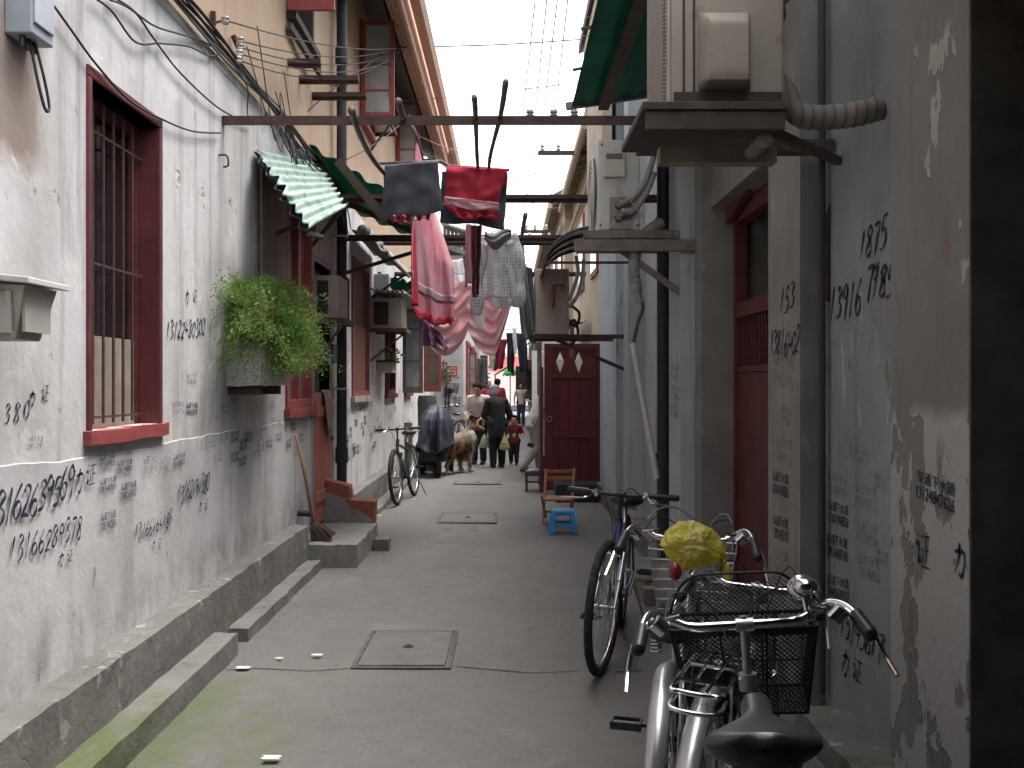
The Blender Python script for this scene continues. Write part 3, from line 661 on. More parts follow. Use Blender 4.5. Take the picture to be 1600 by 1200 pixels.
houseF = thing('row_house', 'next house on the right with bluish pilasters behind the leaning white pipe', 'house', (1.6, 10.7, 0), 0, 'old row houses along the alley')
side([(7.66,1.32), (7.66,2.3), (9.67,2.3), (9.67,1.32)], 0, H, 'wall', BLUEGREY, houseF)
side([(9.67,1.16), (9.67,2.3), (10.05,2.3), (10.05,1.16)], 0, H, 'pilaster', BLUEGREY, houseF)
side([(10.05,1.30), (10.05,2.3), (11.4,2.3), (11.4,1.30)], 0, H, 'wall_bay', BLUEGREY, houseF)
side([(11.4,1.225), (11.4,2.3), (13.4,2.3), (13.4,1.225)], 0, H, 'pilaster', mat('pale_blue_limewash', (.46,.53,.57), .9, c2=(.38,.44,.475), scale=2.4, bump=.004, layers=[dict(color=(.16,.15,.14), scale=(10,10,2), lo=.6, hi=.68, fac=.7)]), houseF)
m = MB(); rough_box(.92, 1.34, 6.75, 8.0, -.05, .11, seg=20, jit=.008, mbx=m); m.build('step', CONCRETE, houseF, smooth='auto')
m = MB(); rough_box(1.16, 1.34, 8.0, 13.3, -.05, .2, seg=40, jit=.008, mbx=m); m.build('plinth', CONCRETE, houseF, smooth='auto')
dp = MB(); dp.cyl((1.225, 7.90, .0), (1.225, 7.90, 3.3), .052, n=14)
for z in (.75, 2.62): dp.cyl((1.225, 7.90, z), (1.225, 7.90, z+.2), .064, n=14)
dp.build('downpipe', PIPE_BLACK, houseF, smooth='auto')
m = MB(); m.slab([(.95, 7.72, H-.2), (.95, 13.6, H-.2), (3.5, 13.6, H+1.2), (3.5, 7.72, H+1.2)], (0,0,.12)); m.build('roof', TILE, houseF)
m = MB(); m.box(1.05, 1.16, 11.2, 13.4, 3.6, 6.0); m.box(1.0, 1.2, 11.0, 13.4, 5.85, 6.0); m.build('bay_front', CREAM, houseF)

def right_house(label, y0, y1, xw, xe, ze, wallm):
    r = thing('row_house', label, 'house', (xw+.6, (y0+y1)/2, 0), 0, 'old row houses along the alley')
    q = MB(); q.box(xw, xw+1.6, y0, y1, 0, ze+.25); q.build('wall', wallm, r)
    q = MB(); q.slab([(xe, y0, ze), (xe, y1, ze), (xw+2.0, y1, ze+1.2), (xw+2.0, y0, ze+1.2)], (0,0,.10)); q.build('roof', TILE, r)
    q = MB(); q.box(xe-.03, xe+.01, y0, y1, ze-.05, ze+.13); q.build('eave_board', CREAM, r)
    y = y0+.2
    while y < y1: q = MB(); q.beam((xe+.02, y, ze-.03), (xw+.02, y, ze+.10), .07, .09); q.build('rafter', CREAM, r); y += .55
    q = MB(); q.cyl((xe-.03, y0, ze-.12), (xe-.03, y1, ze-.12), .05, n=10); q.build('gutter', mat('pale_gutter', (.5,.42,.32), .7, c2=(.35,.28,.2), scale=7), r)
    q = MB(); q.cyl((xw-.06, y0, ze-.5), (xw-.06, y1, ze-.55), .04, n=8); q.build('drain_pipe', mat('pale_gutter', (.5,.42,.32), .7, c2=(.35,.28,.2), scale=7), r)
    y = y0+.8
    while y < y1-.9:
        q = MB(); q.box(xw-.03, xw+.01, y, y+1.1, ze-2.0, ze-.7); f = q.build('upper_window', RED_SASH, r)
        for a in (.07, .58): q = MB(); q.box(xw-.036, xw-.031, y+a, y+a+.45, ze-1.93, ze-.77); q.build('pane', GLASS, f)
        y += 2.6
    return r
houseG = right_house('cream house beyond the maroon gate, bright rafter eaves above', 13.4, 20.0, 1.28, 1.06, 5.1, CREAM)
houseH = right_house('far right cream house with its eaves nearest the wires', 20.0, 34.0, 1.12, .86, 5.2, CREAM)
houseI = right_house('dark fronted house at far right end of the alley', 34.0, 46.0, .90, .6, 5.0, DARK_RENDER)
m = MB(); m.box(.27, .90, 38.0, 40.0, 1.22, 2.18); m.box(.3, .34, 38.02, 38.06, 0, 1.22); m.build('shop_awning', WOOD_DARK, houseI)
for z in (.9, 2.0):
    m = MB(); m.box(.60, .90, 35, 41, z, z+.35); m.build('shop_shelf', WOOD_DARK, houseI)
# unseen covered passage around the camera, built to block sky light from behind
passage = thing('covered_passage', 'unseen covered passage around the camera, blocking sky light from behind', 'passage', (2.5, -1, 0))
b = MB(); b.box(-3.2, 4.2, -6, 1.5, 3.0, 3.25); b.build('ceiling', DARK_RENDER, passage)
b = MB(); b.box(1.9, 2.1, -6, 2.905, 0, 3.0); b.build('wall', DARK_RENDER, passage)
b = MB(); b.box(1.0, 4.2, 1.5, 3.2, 3.16, 3.38); b.build('added_shade_overhang', DARK_RENDER, passage)  # unseen slab added to keep sky light off the near right wall
b = MB(); b.box(-3.2, 1.9, -6.2, -6.0, 0, 3.0); b.build('back_wall', DARK_RENDER, passage)
# ================================================================ THINGS ON AND NEAR THE LEFT WALL
# meter box
t = thing('meter_box', 'grey steel meter box high on the white wall above the barred window', 'meter box', (XL, 3.6, 2.7))
GREY_BOX = mat('grey_box_paint', (.34,.36,.40), .45, c2=(.27,.29,.32), scale=5, layers=[dict(color=(.15,.11,.09), scale=(14,14,4), lo=.66, hi=.74, fac=.7)])
b = MB(); b.box(XL, -1.683, 3.51, 3.68, 2.74, 3.35); b.build('body', GREY_BOX, t, bevel=.006)
b = MB(); b.box(-1.683, -1.674, 3.522, 3.668, 2.78, 3.33); dr = b.build('door', mat('pale_box_door', (.46,.47,.52), .4, c2=(.38,.39,.43), scale=6), t, bevel=.003)
b = MB(); b.cyl((-1.674, 3.54, 3.0), (-1.664, 3.54, 3.0), .012, n=10); b.build('lock', STEEL, dr)
b = MB()
for k in range(3): b.cyl((-1.73, 3.54+k*.04, 2.70), (-1.73, 3.54+k*.04, 2.745), .011, n=8)
b.build('cable_gland', BLACK, t)
b = MB(); b.tube(smooth_path([(-1.72, 3.58, 2.72), (-1.70, 3.60, 2.58), (-1.69, 3.63, 2.50), (-1.69, 3.66, 2.52), (-1.70, 3.64, 2.62), (-1.72, 3.62, 2.73)]), .006, 6); b.build('cable_loop', CABLE, t, smooth=True)
# letter box
t = thing('letter_box', 'small cream letter box with a pale flat lid on the near white wall', 'letter box', (XL, 3.3, 1.64))
LB = mat('cream_box_paint', (.42,.40,.36), .6, c2=(.35,.33,.30), scale=6, layers=[dict(color=(.22,.14,.09), scale=(16,16,5), lo=.64, hi=.72, fac=.7)])
b = MB(); b.hexa([(XL, 3.22, 1.645), (-1.60, 3.22, 1.645), (-1.60, 3.40, 1.645), (XL, 3.40, 1.645), (XL, 3.20, 1.82), (-1.555, 3.20, 1.82), (-1.555, 3.43, 1.82), (XL, 3.43, 1.82)]); b.build('body', LB, t, bevel=.004)
b = MB(); b.hexa([(XL, 3.17, 1.845), (-1.53, 3.17, 1.822), (-1.53, 3.47, 1.822), (XL, 3.47, 1.845), (XL, 3.17, 1.865), (-1.53, 3.17, 1.842), (-1.53, 3.47, 1.842), (XL, 3.47, 1.865)]); b.build('lid', mat('pale_lid', (.6,.58,.54), .5), t, bevel=.003)
b = MB(); b.box(-1.76, -1.60, 3.198, 3.208, 1.665, 1.80); b.box(-1.575, -1.565, 3.22, 3.40, 1.67, 1.8); b.build('front_panel', LB, t)
b = MB(); b.cyl((-1.675, 3.188, 1.775), (-1.675, 3.202, 1.775), .02, n=16); b.build('round_badge', STEEL, t)
# iron hook on wall and spout
b = MB(); b.tube(smooth_path([(XL-.01, 6.1, 2.9), (XL+.05, 6.1, 2.9), (XL+.06, 6.1, 2.84), (XL+.03, 6.1, 2.83)]), .006, 6)
tag(b.build('wall_hook', RUST, smooth=True), 'small iron hook in the white wall below the crossing beam', 'hook')
q = P(465, 804, 8.4)
b = MB(); b.cyl((XL-.02, 8.35, .42), (XL+.12, 8.35, .41), .026, n=12); b.torus((XL+.12, 8.35, .41), (1,0,0), .022, .008, 14, 6)
tag(b.build('drain_spout', PIPE_BLACK, smooth='auto'), 'short black drain spout low on the wall behind the broom', 'pipe')
# planter with ferny plant
t = thing('hanging_planter', 'flaking white concrete planter with bushy green ferny plant on the wall', 'planter', (XL, 6.95, 1.4))
b = rough_box(XL, -1.56, 6.25, 6.98, 1.49, 1.76, seg=16, jit=.012, nx=6, nz=6); b.build('trough', PLASTER, t, smooth='auto')
b = MB(); b.box(XL, -1.58, 6.3, 6.35, 1.43, 1.49); b.build('bracket', RUST, t); b = MB(); b.box(XL, -1.58, 6.85, 6.9, 1.43, 1.49); b.build('bracket', RUST, t)
FERN = mat('fern_leaf', (.13,.24,.05), .7, c2=(.19,.29,.075), thin=.35, scale=9, lo=.4, hi=.65, layers=[dict(color=(.06,.12,.03), scale=(5,5,5), lo=.52, hi=.66, fac=.8), dict(color=(.26,.22,.06), scale=(5,5,5), lo=.56, hi=.68, fac=.7)])
rnd = random.Random(11)
m = MB(); stem = MB()
for i in range(620):
    a = rnd.uniform(0, 2*math.pi); base = Vector((rnd.uniform(-1.74, -1.60), rnd.uniform(6.36, 6.95), 1.75))
    out = Vector((rnd.gauss(.07, .12), rnd.gauss(.02, .32), 0)); hgt = rnd.uniform(.08, .40) if rnd.random() < .8 else rnd.uniform(.03, .15)
    droop = rnd.uniform(-.05, .34)+(hgt*.3 if rnd.random() < .3 else 0)
    p1 = base+out*.4+Vector((0, 0, hgt)); p2 = base+out*1.05+Vector((0, 0, hgt-droop))
    p2.z = max(p2.z, 1.48+rnd.random()*.16)
    if p2.x < XL+.03: p2.x = XL+.03
    if p1.x < XL+.03: p1.x = XL+.03
    path = smooth_path([base, p1, p2], 7)
    stem.tube([path[0], path[4], path[8], path[-1]], [.0035, .003, .002, .001], 4, caps=False)
    for k in range(2, len(path)):
        p = path[k]
        for _ in range(12):
            dv = Vector((rnd.gauss(0, 1), rnd.gauss(0, 1), rnd.gauss(.1, .8))); dv.normalize(); ln = rnd.uniform(.016, .042); s2 = dv.cross(Vector((rnd.random(), rnd.random(), rnd.random()))).normalized()*rnd.uniform(.0012, .0034)
            c0 = p+Vector((rnd.gauss(0, .03), rnd.gauss(0, .03), rnd.gauss(0, .025)))
            if c0.x < XL+.015: c0.x = XL+.015+rnd.random()*.05
            m.add([c0-s2, c0+dv*ln*.5-s2*1.6, c0+dv*ln, c0+dv*ln*.5+s2*1.6], [(0,1,2,3)])
m.build('foliage', FERN, t, fix=False); stem.build('stems', mat('green_stem', (.10,.12,.04), .7), t)

# corrugated awning sheet collapsed towards the viewer, dark sheet under it
def awning(name, label, corners, mt, waves, amp, group=None, rails=(), ragged=0.0, nu=72, railmat=None):
    t = thing(name, label, 'awning', tuple((Vector(corners[0])+Vector(corners[3]))/2), 0, group)
    b = MB(); corrugated(b, *corners, waves, amp, nu=nu, nv=10, ragged=ragged); b.build('sheet', mt, t, smooth=True, solid=.006)
    if rails:
        for p0, p1, wd in rails: b = MB(); b.beam(p0, p1, wd, wd); b.build('bracket', railmat or WOOD_DARK, t)
    return t
A = Vector((XL+.02, 6.95, 3.13)); Bq = P(482, 358, 6.2); C = P(540, 324, 7.56); D = P(503, 258, 9.3)
awning('corrugated_awning', 'pale green corrugated awning sheet sagging over the window beside the planter', (A, Bq, C, D), PALE_SHEET, 8.5, .016, ragged=.10, rails=[((XL, 7.5, 2.62), (-1.32, 7.45, 2.80), .025), ((XL, 9.0, 2.75), (-1.3, 8.0, 2.95), .025)])
awning('awning_sheet', 'broken dark sheet hanging under the pale corrugated awning', (A+Vector((0,-.06,-.03)), Bq+Vector((-.02,.05,-.04)), Bq+Vector((-.03,.62,.02)), A+Vector((0,.6,-.1))), mat('dark_old_sheet', (.03,.045,.042), .7, c2=(.05,.06,.055), scale=5), 6.5, .02, ragged=.3)
# dark green awning with timber frame
cs = [Vector((XL+.02, 8.75, 3.60)), Vector((-.80, 8.70, 3.03)), Vector((-.72, 10.9, 2.96)), Vector((XL+.02, 10.9, 3.42))]
awning('green_awning', 'dark green ribbed awning on timber frame over the red half door', cs, GREEN_SHEET, 5, .02, rails=[
    (P(528,252,8.62), P(604,346,8.62), .075), ((-.88, 8.66, 2.93), (-.82, 10.7, 2.90), .05), ((XL, 10.3, 2.62), (-1.0, 10.3, 2.86), .035), ((XL, 9.6, 3.34), (-.84, 9.6, 2.93), .05)])
t3 = awning('cloth_awning', 'grey tarpaulin awning rolled above the red mesh window', [Vector((XL+.02, 11.1, 3.22)), Vector((-1.36, 11.1, 2.98)), Vector((-1.30, 13.0, 2.92)), Vector((XL+.02, 13.0, 3.18))], mat('grey_tarpaulin', (.11,.11,.105), .8, c2=(.2,.19,.18), scale=5), 2, .025, rails=[((XL, 12.9, 2.62), (-1.34, 12.9, 2.92), .03), ((-1.36, 11.1, 2.95), (-1.3, 13.0, 2.9), .03)])
b = MB(); b.tube(smooth_path([(XL+.16, 11.0+k*.2, 3.20+.03*math.sin(k*2.1)) for k in range(11)]), [.045+.015*math.sin(k*1.3)+.012*math.sin(k*.37) for k in range(len(smooth_path([(0,k,0) for k in range(11)])))], 12); b.build('rolled_tarpaulin', mat('pale_grey_tarpaulin', (.24,.23,.22), .8, c2=(.1,.095,.09), scale=9, bump=.01, bscale=16), t3, smooth=True)
awning('green_awning', 'small dark green awning over the second window air conditioner', [Vector((XL+.02, 13.3, 2.98)), Vector((-1.12, 13.25, 2.80)), Vector((-1.05, 15.6, 2.74)), Vector((XL+.02, 15.6, 2.9))], GREEN_SHEET, 6, .025, rails=[((XL, 13.3, 2.6), (-1.2, 13.3, 2.78), .03)])
awning('corrugated_awning', 'tiny white corrugated hood on the second window air conditioner', [Vector((XL+.02, 12.62, 2.70)), Vector((-1.30, 12.62, 2.66)), Vector((-1.2, 15.6, 2.58)), Vector((XL+.02, 15.6, 2.70))], mat('white_corrugated', (.5,.5,.47), .6, c2=(.38,.37,.35), scale=6), 7, .02)
awning('green_awning', 'green awning tip sticking out under the far end of the tan eaves', [Vector((XL, 19.0, 6.15)), Vector((-1.0, 18.6, 5.85)), Vector((-1.0, 20.6, 5.95)), Vector((XL, 20.6, 6.2))], mat('mid_green_sheet', (.10,.17,.10), .6, c2=(.07,.12,.075), scale=5), 4, .02)

# window air conditioners
def window_ac(label, Y, x0, x1, z0, z1, depth, upper=False):
    t = thing('window_air_conditioner', label, 'air conditioner', ((x0+x1)/2, Y, z0), 0, 'window air conditioners on the left wall')
    b = MB(); b.box(x0, x1, Y, Y+depth, z0, z1); b.build('casing', AC_CREAM if not upper else AC_WHITE, t, bevel=.008)
    gx0, gx1 = x0+(x1-x0)*.12, x0+(x1-x0)*.58
    b = MB(); b.box(gx0, gx1, Y-.006, Y, z0+(z1-z0)*.12, z1-(z1-z0)*.12); g = b.build('side_grille', BLACK, t)
    b = MB(); n = 9
    for k in range(n): z = z0+(z1-z0)*(.15+.7*k/(n-1)); b.box(gx0+.005, gx1-.005, Y-.012, Y-.006, z-.004, z+.004)
    b.build('louvre', mat('dark_louvre', (.06,.055,.05), .6), g)
    b = MB()
    for k in range(12): z = z0+(z1-z0)*(.08+.84*k/11); b.box(x1, x1+.008, Y+.03, Y+depth-.03, z-.006, z+.006)
    b.build('rear_grille', AC_CREAM, t)
    b = MB(); b.box(x0-.0, x1+.06, Y-.03, Y-.0, z0-.05, z0); b.box(x0, x1+.06, Y+depth, Y+depth+.03, z0-.05, z0); b.box(x1+.03, x1+.06, Y, Y+depth, z0-.05, z0); b.beam((x0, Y+.02, z0-.42), (x1+.03, Y+.02, z0-.06), .025, .025)
    b.build('bracket', RUST, t)
    return t
q0 = P(490, 497, 9.1); q1 = P(529, 430, 9.1)
window_ac('brown window air conditioner jutting over the red half door', 9.1, XL, q1.x, q0.z, q1.z, .5)
q0 = P(583, 513, 12.75); q1 = P(628, 466, 12.75)
window_ac('cream window air conditioner under the small corrugated hood', 12.75, XL, q1.x, q0.z, q1.z, .55)
q0 = P(562, 188, 12.6); q1 = P(604, 160, 12.6)
window_ac('white air conditioner on a shelf under the upper red casement', 12.6, XL, q1.x, q0.z, q1.z+.06, .6, True)
# iron frame beside AC 1
b = MB(); x0 = -1.55; 
q = [P(531, 430, 9.65), P(544, 436, 9.65), P(544, 500, 9.65), P(531, 500, 9.65)]
for i in range(4): b.beam(q[i], q[(i+1) % 4], .02, .02)
tag(b.build('iron_cage', RUST), 'empty iron frame beside the brown window air conditioner', 'cage')
# grey box on house B
b = MB(); q = P(598, 455, 13.2); b.box(XL, XL+.2, 13.1, 13.3, q.z-.12, q.z+.22)
tag(b.build('wall_cabinet', GREY_BOX, bevel=.01), 'little grey cabinet on the wall under the small green awning', 'cabinet')
# shelf planter on house B
t = thing('window_box', 'white window box with one small plant beside the open casements', 'planter', (XL, 13.8, 1.6))
q0 = P(589, 582, 13.4); q1 = P(612, 566, 13.4)
b = MB(); b.box(XL, q1.x, 13.4, 13.9, q0.z, q1.z); b.build('trough', mat('white_box_paint', (.5,.48,.44), .8, c2=(.36,.33,.3), scale=9), t, bevel=.004)
b = MB(); b.box(XL, q1.x+.05, 13.36, 13.95, q1.z, q1.z+.03); b.build('shelf', WOOD_DARK, t)
b = MB()
for i in range(70):
    p = Vector((XL+.2+rnd.gauss(0, .06), 13.6+rnd.gauss(0, .1), q1.z+.04+abs(rnd.gauss(0, .08)))); dv = Vector((rnd.gauss(0,1), rnd.gauss(0,1), rnd.gauss(.3,.6))).normalized()*.06; s2 = dv.cross(Vector((1,.3,.2))).normalized()*.018
    b.add([p, p+dv*.5+s2, p+dv, p+dv*.5-s2], [(0,1,2,3)])
b.build('foliage', mat('small_leaf', (.09,.19,.05), .6, c2=(.13,.24,.07), scale=20), t, fix=False)
# striped cloth over the doorway
def cloth(name, label, cat, fn, m, nu=30, nv=30, group=None, solid=.004):
    b = MB(); b.grid(nu, nv, fn); o = b.build(name, m, smooth=True, solid=solid); return tag(o, label, cat, group)
q0 = P(489, 537, 9.3); q1 = P(528, 566, 9.3)
cloth('striped_cloth', 'white and green striped cloth hung under the brown air conditioner', 'cloth', lambda u, v: Vector((q0.x+(q1.x-q0.x)*u, 9.3+.012*math.sin(u*30), q0.z+(q1.z-q0.z)*v-.006*math.sin(u*9))),
      mat('green_striped_cotton', (.30,.31,.29), .9, layers=[dict(kind='wave', scale=(5.2,0,0), lo=.55, hi=.6, color=(.03,.055,.05), fac=.9)]), 40, 8)
# rag on the half door
def rag(u, v):
    s = (v-.5)*2; y = 9.30+u*.42+.02*math.sin(v*7+u*3)
    dr = abs(s); ln = (.46 if s > 0 else .3)
    x = XL+.01+.045*math.copysign(min(1, dr*6), s)+.018*math.sin(u*17+v*2)*dr+(.02*dr if s > 0 else 0)
    return Vector((x, y+(.10*(u-.5)*-dr), 1.43+.012*(1-dr)-ln*max(0, dr-.06)*(1-.12*math.sin(u*5))))
cloth('rag', 'beige rag draped over the top of the red half door', 'rag', rag, mat('beige_terry', (.36,.29,.24), .95, c2=(.28,.22,.18), scale=12, layers=[dict(kind='wave', scale=(0,4,0), lo=.6, hi=.7, color=(.42,.24,.22), fac=.5)], bump=.003, bscale=90), 26, 40)
# door step, brick cheek wall, loose brick, broom
b = rough_box(XL+.02, -1.24, 8.12, 9.42, -.05, .185, seg=30, jit=.014, nx=14, nz=5)
STEPC = mat('grey_step_concrete', (.27,.26,.245), .9, c2=(.21,.20,.19), scale=4, bump=.006, bscale=20, layers=[dict(color=(.12,.115,.11), scale=(5,5,5), lo=.58, hi=.7, fac=.6)])
tag(b.build('door_step', STEPC, smooth='auto'), 'worn concrete doorstep slab before the red half door', 'step')
t = thing('brick_cheek_wall', 'low stepped brick wall with broken render beside the doorstep', 'wall', (-1.5, 9.5, 0))
pts = [(-1.78,.0), (-1.29,.0), (-1.27,.385), (-1.505,.40), (-1.515,.53), (-1.60,.555), (-1.78,.60)]
b = MB(); b.slab([(x, 9.44, z) for x, z in pts], (0,.2,0))
BRICK = mat('red_brick', (.30,.10,.055), .85, c2=(.22,.075,.045), scale=9, bump=.004, bscale=30, layers=[dict(color=(.30,.27,.24), scale=(4,4,30), lo=.60, hi=.64, fac=.7)])
b.build('brickwork', BRICK, t, bevel=.008)
pts = [(-1.779,.0), (-1.285,.0), (-1.28,.20), (-1.36,.27), (-1.47,.31), (-1.52,.36), (-1.58,.42), (-1.66,.46), (-1.779,.49)]
b = MB(); b.slab([(x, 9.425, z) for x, z in pts], (0,.014,0)); b.build('render_coat', STEPC, t)
b = MB(); rough_box(-1.22, -1.08, 8.95, 9.15, -.02, .10, seg=6, jit=.01, mbx=b, nx=4); tag(b.build('loose_block', CONCRETE, smooth='auto'), 'loose grey block on the paving beside the doorstep', 'block')
t = thing('broom', 'twig broom with long wooden handle leaning on the wall above the doorstep', 'broom', (-1.6, 8.35, .18))
bt = P(489, 818, 8.32); tp = P(465, 680, 8.22); tp.x = XL+.02
b = MB(); b.tube([bt+(bt-tp)*.05, (bt+tp)/2+Vector((.01,0,0)), tp], [.012,.012,.011], 8); b.build('handle', WOOD_WARM, t, smooth=True)
b = MB()
foot = P(500, 857, 8.30); foot.z = .195
for i in range(420):
    a = rnd.uniform(-1, 1); c = rnd.uniform(-1, 1)
    e = Vector((foot.x+a*.095+.03, foot.y+c*.05+a*.02, .192+rnd.random()*.02+(.04 if a > .7 else 0)))
    s0 = bt+Vector((rnd.gauss(0,.008), rnd.gauss(0,.008), .02)); mid = s0.lerp(e, .4)+Vector((a*.012, c*.01, 0))
    b.tube([s0, mid, e], [.003,.0032,.0016], 3, caps=False)
b.build('bristles', mat('broom_twig', (.10,.065,.05), .9, c2=(.06,.04,.032), scale=20), t)
b = MB(); b.torus(bt+Vector((0,0,-.01)), (tp-bt), .022, .006, 14, 6); b.torus(bt+Vector((.004,0,-.03)), (tp-bt), .03, .006, 14, 6); b.build('binding', mat('binding_cord', (.2,.05,.05), .8), t)

# ================================================================ OVERHEAD: BEAMS, POLES, WIRES
t = thing('steel_beam', 'long dark steel beam crossing the alley just under the near air conditioner', 'beam', (-.3, 6.2, 3.13))
b = MB(); z = P(0,190,6.2).z; b.box(XL-.05, 1.35, 6.17, 6.23, z-.006, z+.028); b.box(XL-.05, 1.35, 6.17, 6.176, z-.03, z-.006); b.build('angle_iron', RUST, t)
b = MB()
for px in (828, 865, 897): 
    q = P(px, 180, 6.2); b.lathe([(.0,0), (.022,0), (.026,.012), (.016,.02), (.026,.03), (.02,.045), (0,.05)], (q.x, 6.2, z+.026), 12)
b.build('insulator', mat('grey_porcelain', (.25,.25,.26), .3), t, smooth='auto')
def cross_beam(label, Y, py, x0, x1, hh=.035, m=RUST):
    z = P(0, py, Y).z; b = MB(); b.box(x0, x1, Y-.025, Y+.025, z-hh/2, z+hh/2); b.box(x0, x1, Y+.019, Y+.025, z-hh/2-.03, z-hh/2)
    return tag(b.build('steel_beam', m), label, 'beam', 'steel beams crossing the alley')
cross_beam('steel beam behind the black and red hanging towels', 8.7, 308, XL-.05, 1.33)
cross_beam('rusty steel beam under the green awning tip on the left', 10.9, 370, XL-.05, 1.2)
cross_beam('farther steel beam above the polka dot blouse', 13.6, 378, XL-.05, 1.2)
cross_beam('rusty steel beam over the second window air conditioner', 15.5, 427, XL-.05, 1.2)
def pole(label, pts, r=.018):
    b = MB(); p = smooth_path(pts, 6); n = len(p)
    b.tube(p, [r*(1-.35*i/n)*(1+.06*math.sin(i*1.9)) for i in range(n)], 8)
    return tag(b.build('bamboo_pole', BAMBOO, smooth=True), label, 'pole', 'bamboo drying poles laid over the beams')
zb_ = P(0,183,6.2).z+.02
pole('leftmost drying pole, bent, leading to the black towel', [P(549,172,5.95), P(558,200,6.3), P(577,240,7.1), P(602,272,8.05), P(640,305,9.2)], .024)
pole('drying pole carrying the long pink sheet', [P(622,158,5.6), P(630,183,6.1), P(650,212,8.3), P(668,270,9.6), P(705,330,10.9)], .022)
pole('straight drying pole over the red cloth, left of two', [P(741,153,5.5), P(743,183,6.15), P(746,256,7.9), P(752,300,8.7), P(762,345,10.9)], .017)
pole('slanting drying pole over the red cloth, right of two', [P(790,128,5.35), P(782,180,6.15), P(764,258,8.0), P(772,305,8.75), P(786,345,10.9)], .017)
pole('drying pole stump beyond the polka dot blouse', [P(821,335,12.4), P(815,372,13.3), P(818,395,15)], .03)
b = MB(); b.tube([P(588,256,8.02), P(690,252,8.02), P(700,259,8.05), P(796,266,8.08)], .012, 8); tag(b.build('hanging_stick', BAMBOO, smooth=True), 'thin stick across the poles holding the black and red towels', 'stick')

# cables: bundle along the string course, drops, overhead lines
def wire(name, label, pts, r=.005, m=CABLE, group='sagging cables and wires', cat='cable', raw=False, n=5):
    b = MB(); b.tube(pts if raw else smooth_path(pts, 8), r, n); return tag(b.build(name, m, smooth=True), label, cat, group)
for k in range(7):
    pts = []
    for i in range(15):
        y = 3.0+i*.52; pts.append((XL+.035+.012*(k % 3)+.01*math.sin(i*1.7+k), y, 3.51+.022*(k//2)+.02*math.sin(i*.9+k*2)-.06*max(0, i-9)*.25))
    wire('cable', 'dark cable in the bundle clipped along the top of the white wall', pts, .008+.003*(k % 2), CABLE if k % 3 else CABLE_GREY, 'cables bundled along the top of the white wall')
b_pts = [(XL+.05, 7.4, 3.5), (XL+.06, 8.0, 3.35), (XL+.12, 8.6, 3.3), (XL+.2, 9.3, 3.2), (XL+.1, 10.3, 3.1)]
for k in range(5):
    wire('cable', 'tangled cable dropping from the bundle above the pale green awning', [(x+.03*math.sin(k*2+i), y+.05*k, z+.05*math.cos(k*1.7+i)) for i, (x, y, z) in enumerate(b_pts)], .006, CABLE, 'tangled cables above the pale green awning')
for k in range(7):
    y_ = 6.3+.27*k; z_ = 3.5-.02*k; l_ = .25+.12*(k*7 % 5)
    wire('cable', 'thin loose wire tangled over the pale awning and the tan wall', [(XL+.05, y_, z_+.25*(k % 3)), (XL+.10+.03*(k % 2), y_+l_*.4, z_-.10-.05*(k % 4)), (XL+.07, y_+l_*.9, z_+.16*((k*5) % 4-1.5)), (XL+.12, y_+l_*1.5, z_-.20+.10*(k % 3)), (XL+.06, y_+l_*2.1, z_+.05)], .0042, CABLE, 'loose wires tangled over the pale awning')
XW = XL+.025
for lab, pp in (('thin wire looping down from the meter box to the crossing beam', [(85,10), (110,45), (150,100), (200,155), (250,185), (300,205), (345,208)]),
                ('upper slack cable across the white wall under the bundle', [(145,-5), (175,18), (212,66), (250,68), (295,73), (330,88), (352,78)]),
                ('long slack cable from frame top down to the crossing beam', [(170,-8), (210,18), (240,60), (280,112), (330,160), (360,180), (395,196)]),
                ('short slack cable joining the bundle near the insulators', [(172,0), (200,12), (240,40), (275,52), (305,60), (330,72)])):
    wire('cable', lab, [onX(x, y, XW) for x, y in pp], .0055, CABLE, 'slack cables on the near white wall')
# wall insulators with wires running over the alley
t = thing('insulator_bracket', 'iron bracket with stacked white insulators on the tan wall', 'insulators', (XL, 6.6, 3.8))
q = onX(352, 32, XL+.06); b = MB(); b.beam(onX(333,18,XL), onX(333,40,XL), .03, .02); b.beam(onX(334,36,XL), q, .012, .012); b.beam(onX(364,55,XL), onX(374,78,XL+.03), .03, .02); b.build('bracket', RUST, t)
b = MB()
PORC = mat('white_porcelain', (.5,.5,.48), .3, c2=(.3,.28,.26), scale=12)
tops = []
for (px, py) in ((352, 32), (375, 64), (375, 74), (374, 84), (372, 94)):
    q = onX(px, py, XL+.07); tops.append(q)
    b.lathe([(0,-.022), (.02,-.022), (.026,-.012), (.016,0), (.026,.012), (.02,.022), (0,.022)], q, 12)
b.build('insulator', PORC, t, smooth='auto')
far = [P(640,72,13.0), P(630,70,13), P(625,76,13), P(632,80,13), P(620,82,13)]
for i, (a, c) in enumerate(zip(tops, far)):
    wire('overhead_wire', 'wire strung from the stacked insulators across the tan upper wall', sag(a, c, .10+.03*i, 16), .005, CABLE, 'wires strung from the wall insulators', raw=True)
wire('overhead_wire', 'thick twisted wire crossing the sky from the tan eaves to the right', [P(590,78,12.6), P(640,74,12.8), P(720,72,13.2), P(800,69,13.6), P(905,62,14.2), P(960,58,14.5)], .010, CABLE)
wire('overhead_wire', 'pale wire crossing from the far red casement over the drying poles', [P(620,158,15), P(700,152,15), P(800,142,15), P(905,128,15), P(960,120,15)], .008, CABLE_GREY)
wire('overhead_wire', 'diagonal wire rising across the tan wall past the downpipe', [P(465,188,8.7), P(520,140,9.5), P(570,105,10.6), P(596,84,12)], .006, CABLE)
wire('overhead_wire', 'slack wire from the lower bracket down to the towels', [P(540,250,9.5), P(575,232,9.8), P(610,208,10.5), P(640,180,11.5)], .005, CABLE)
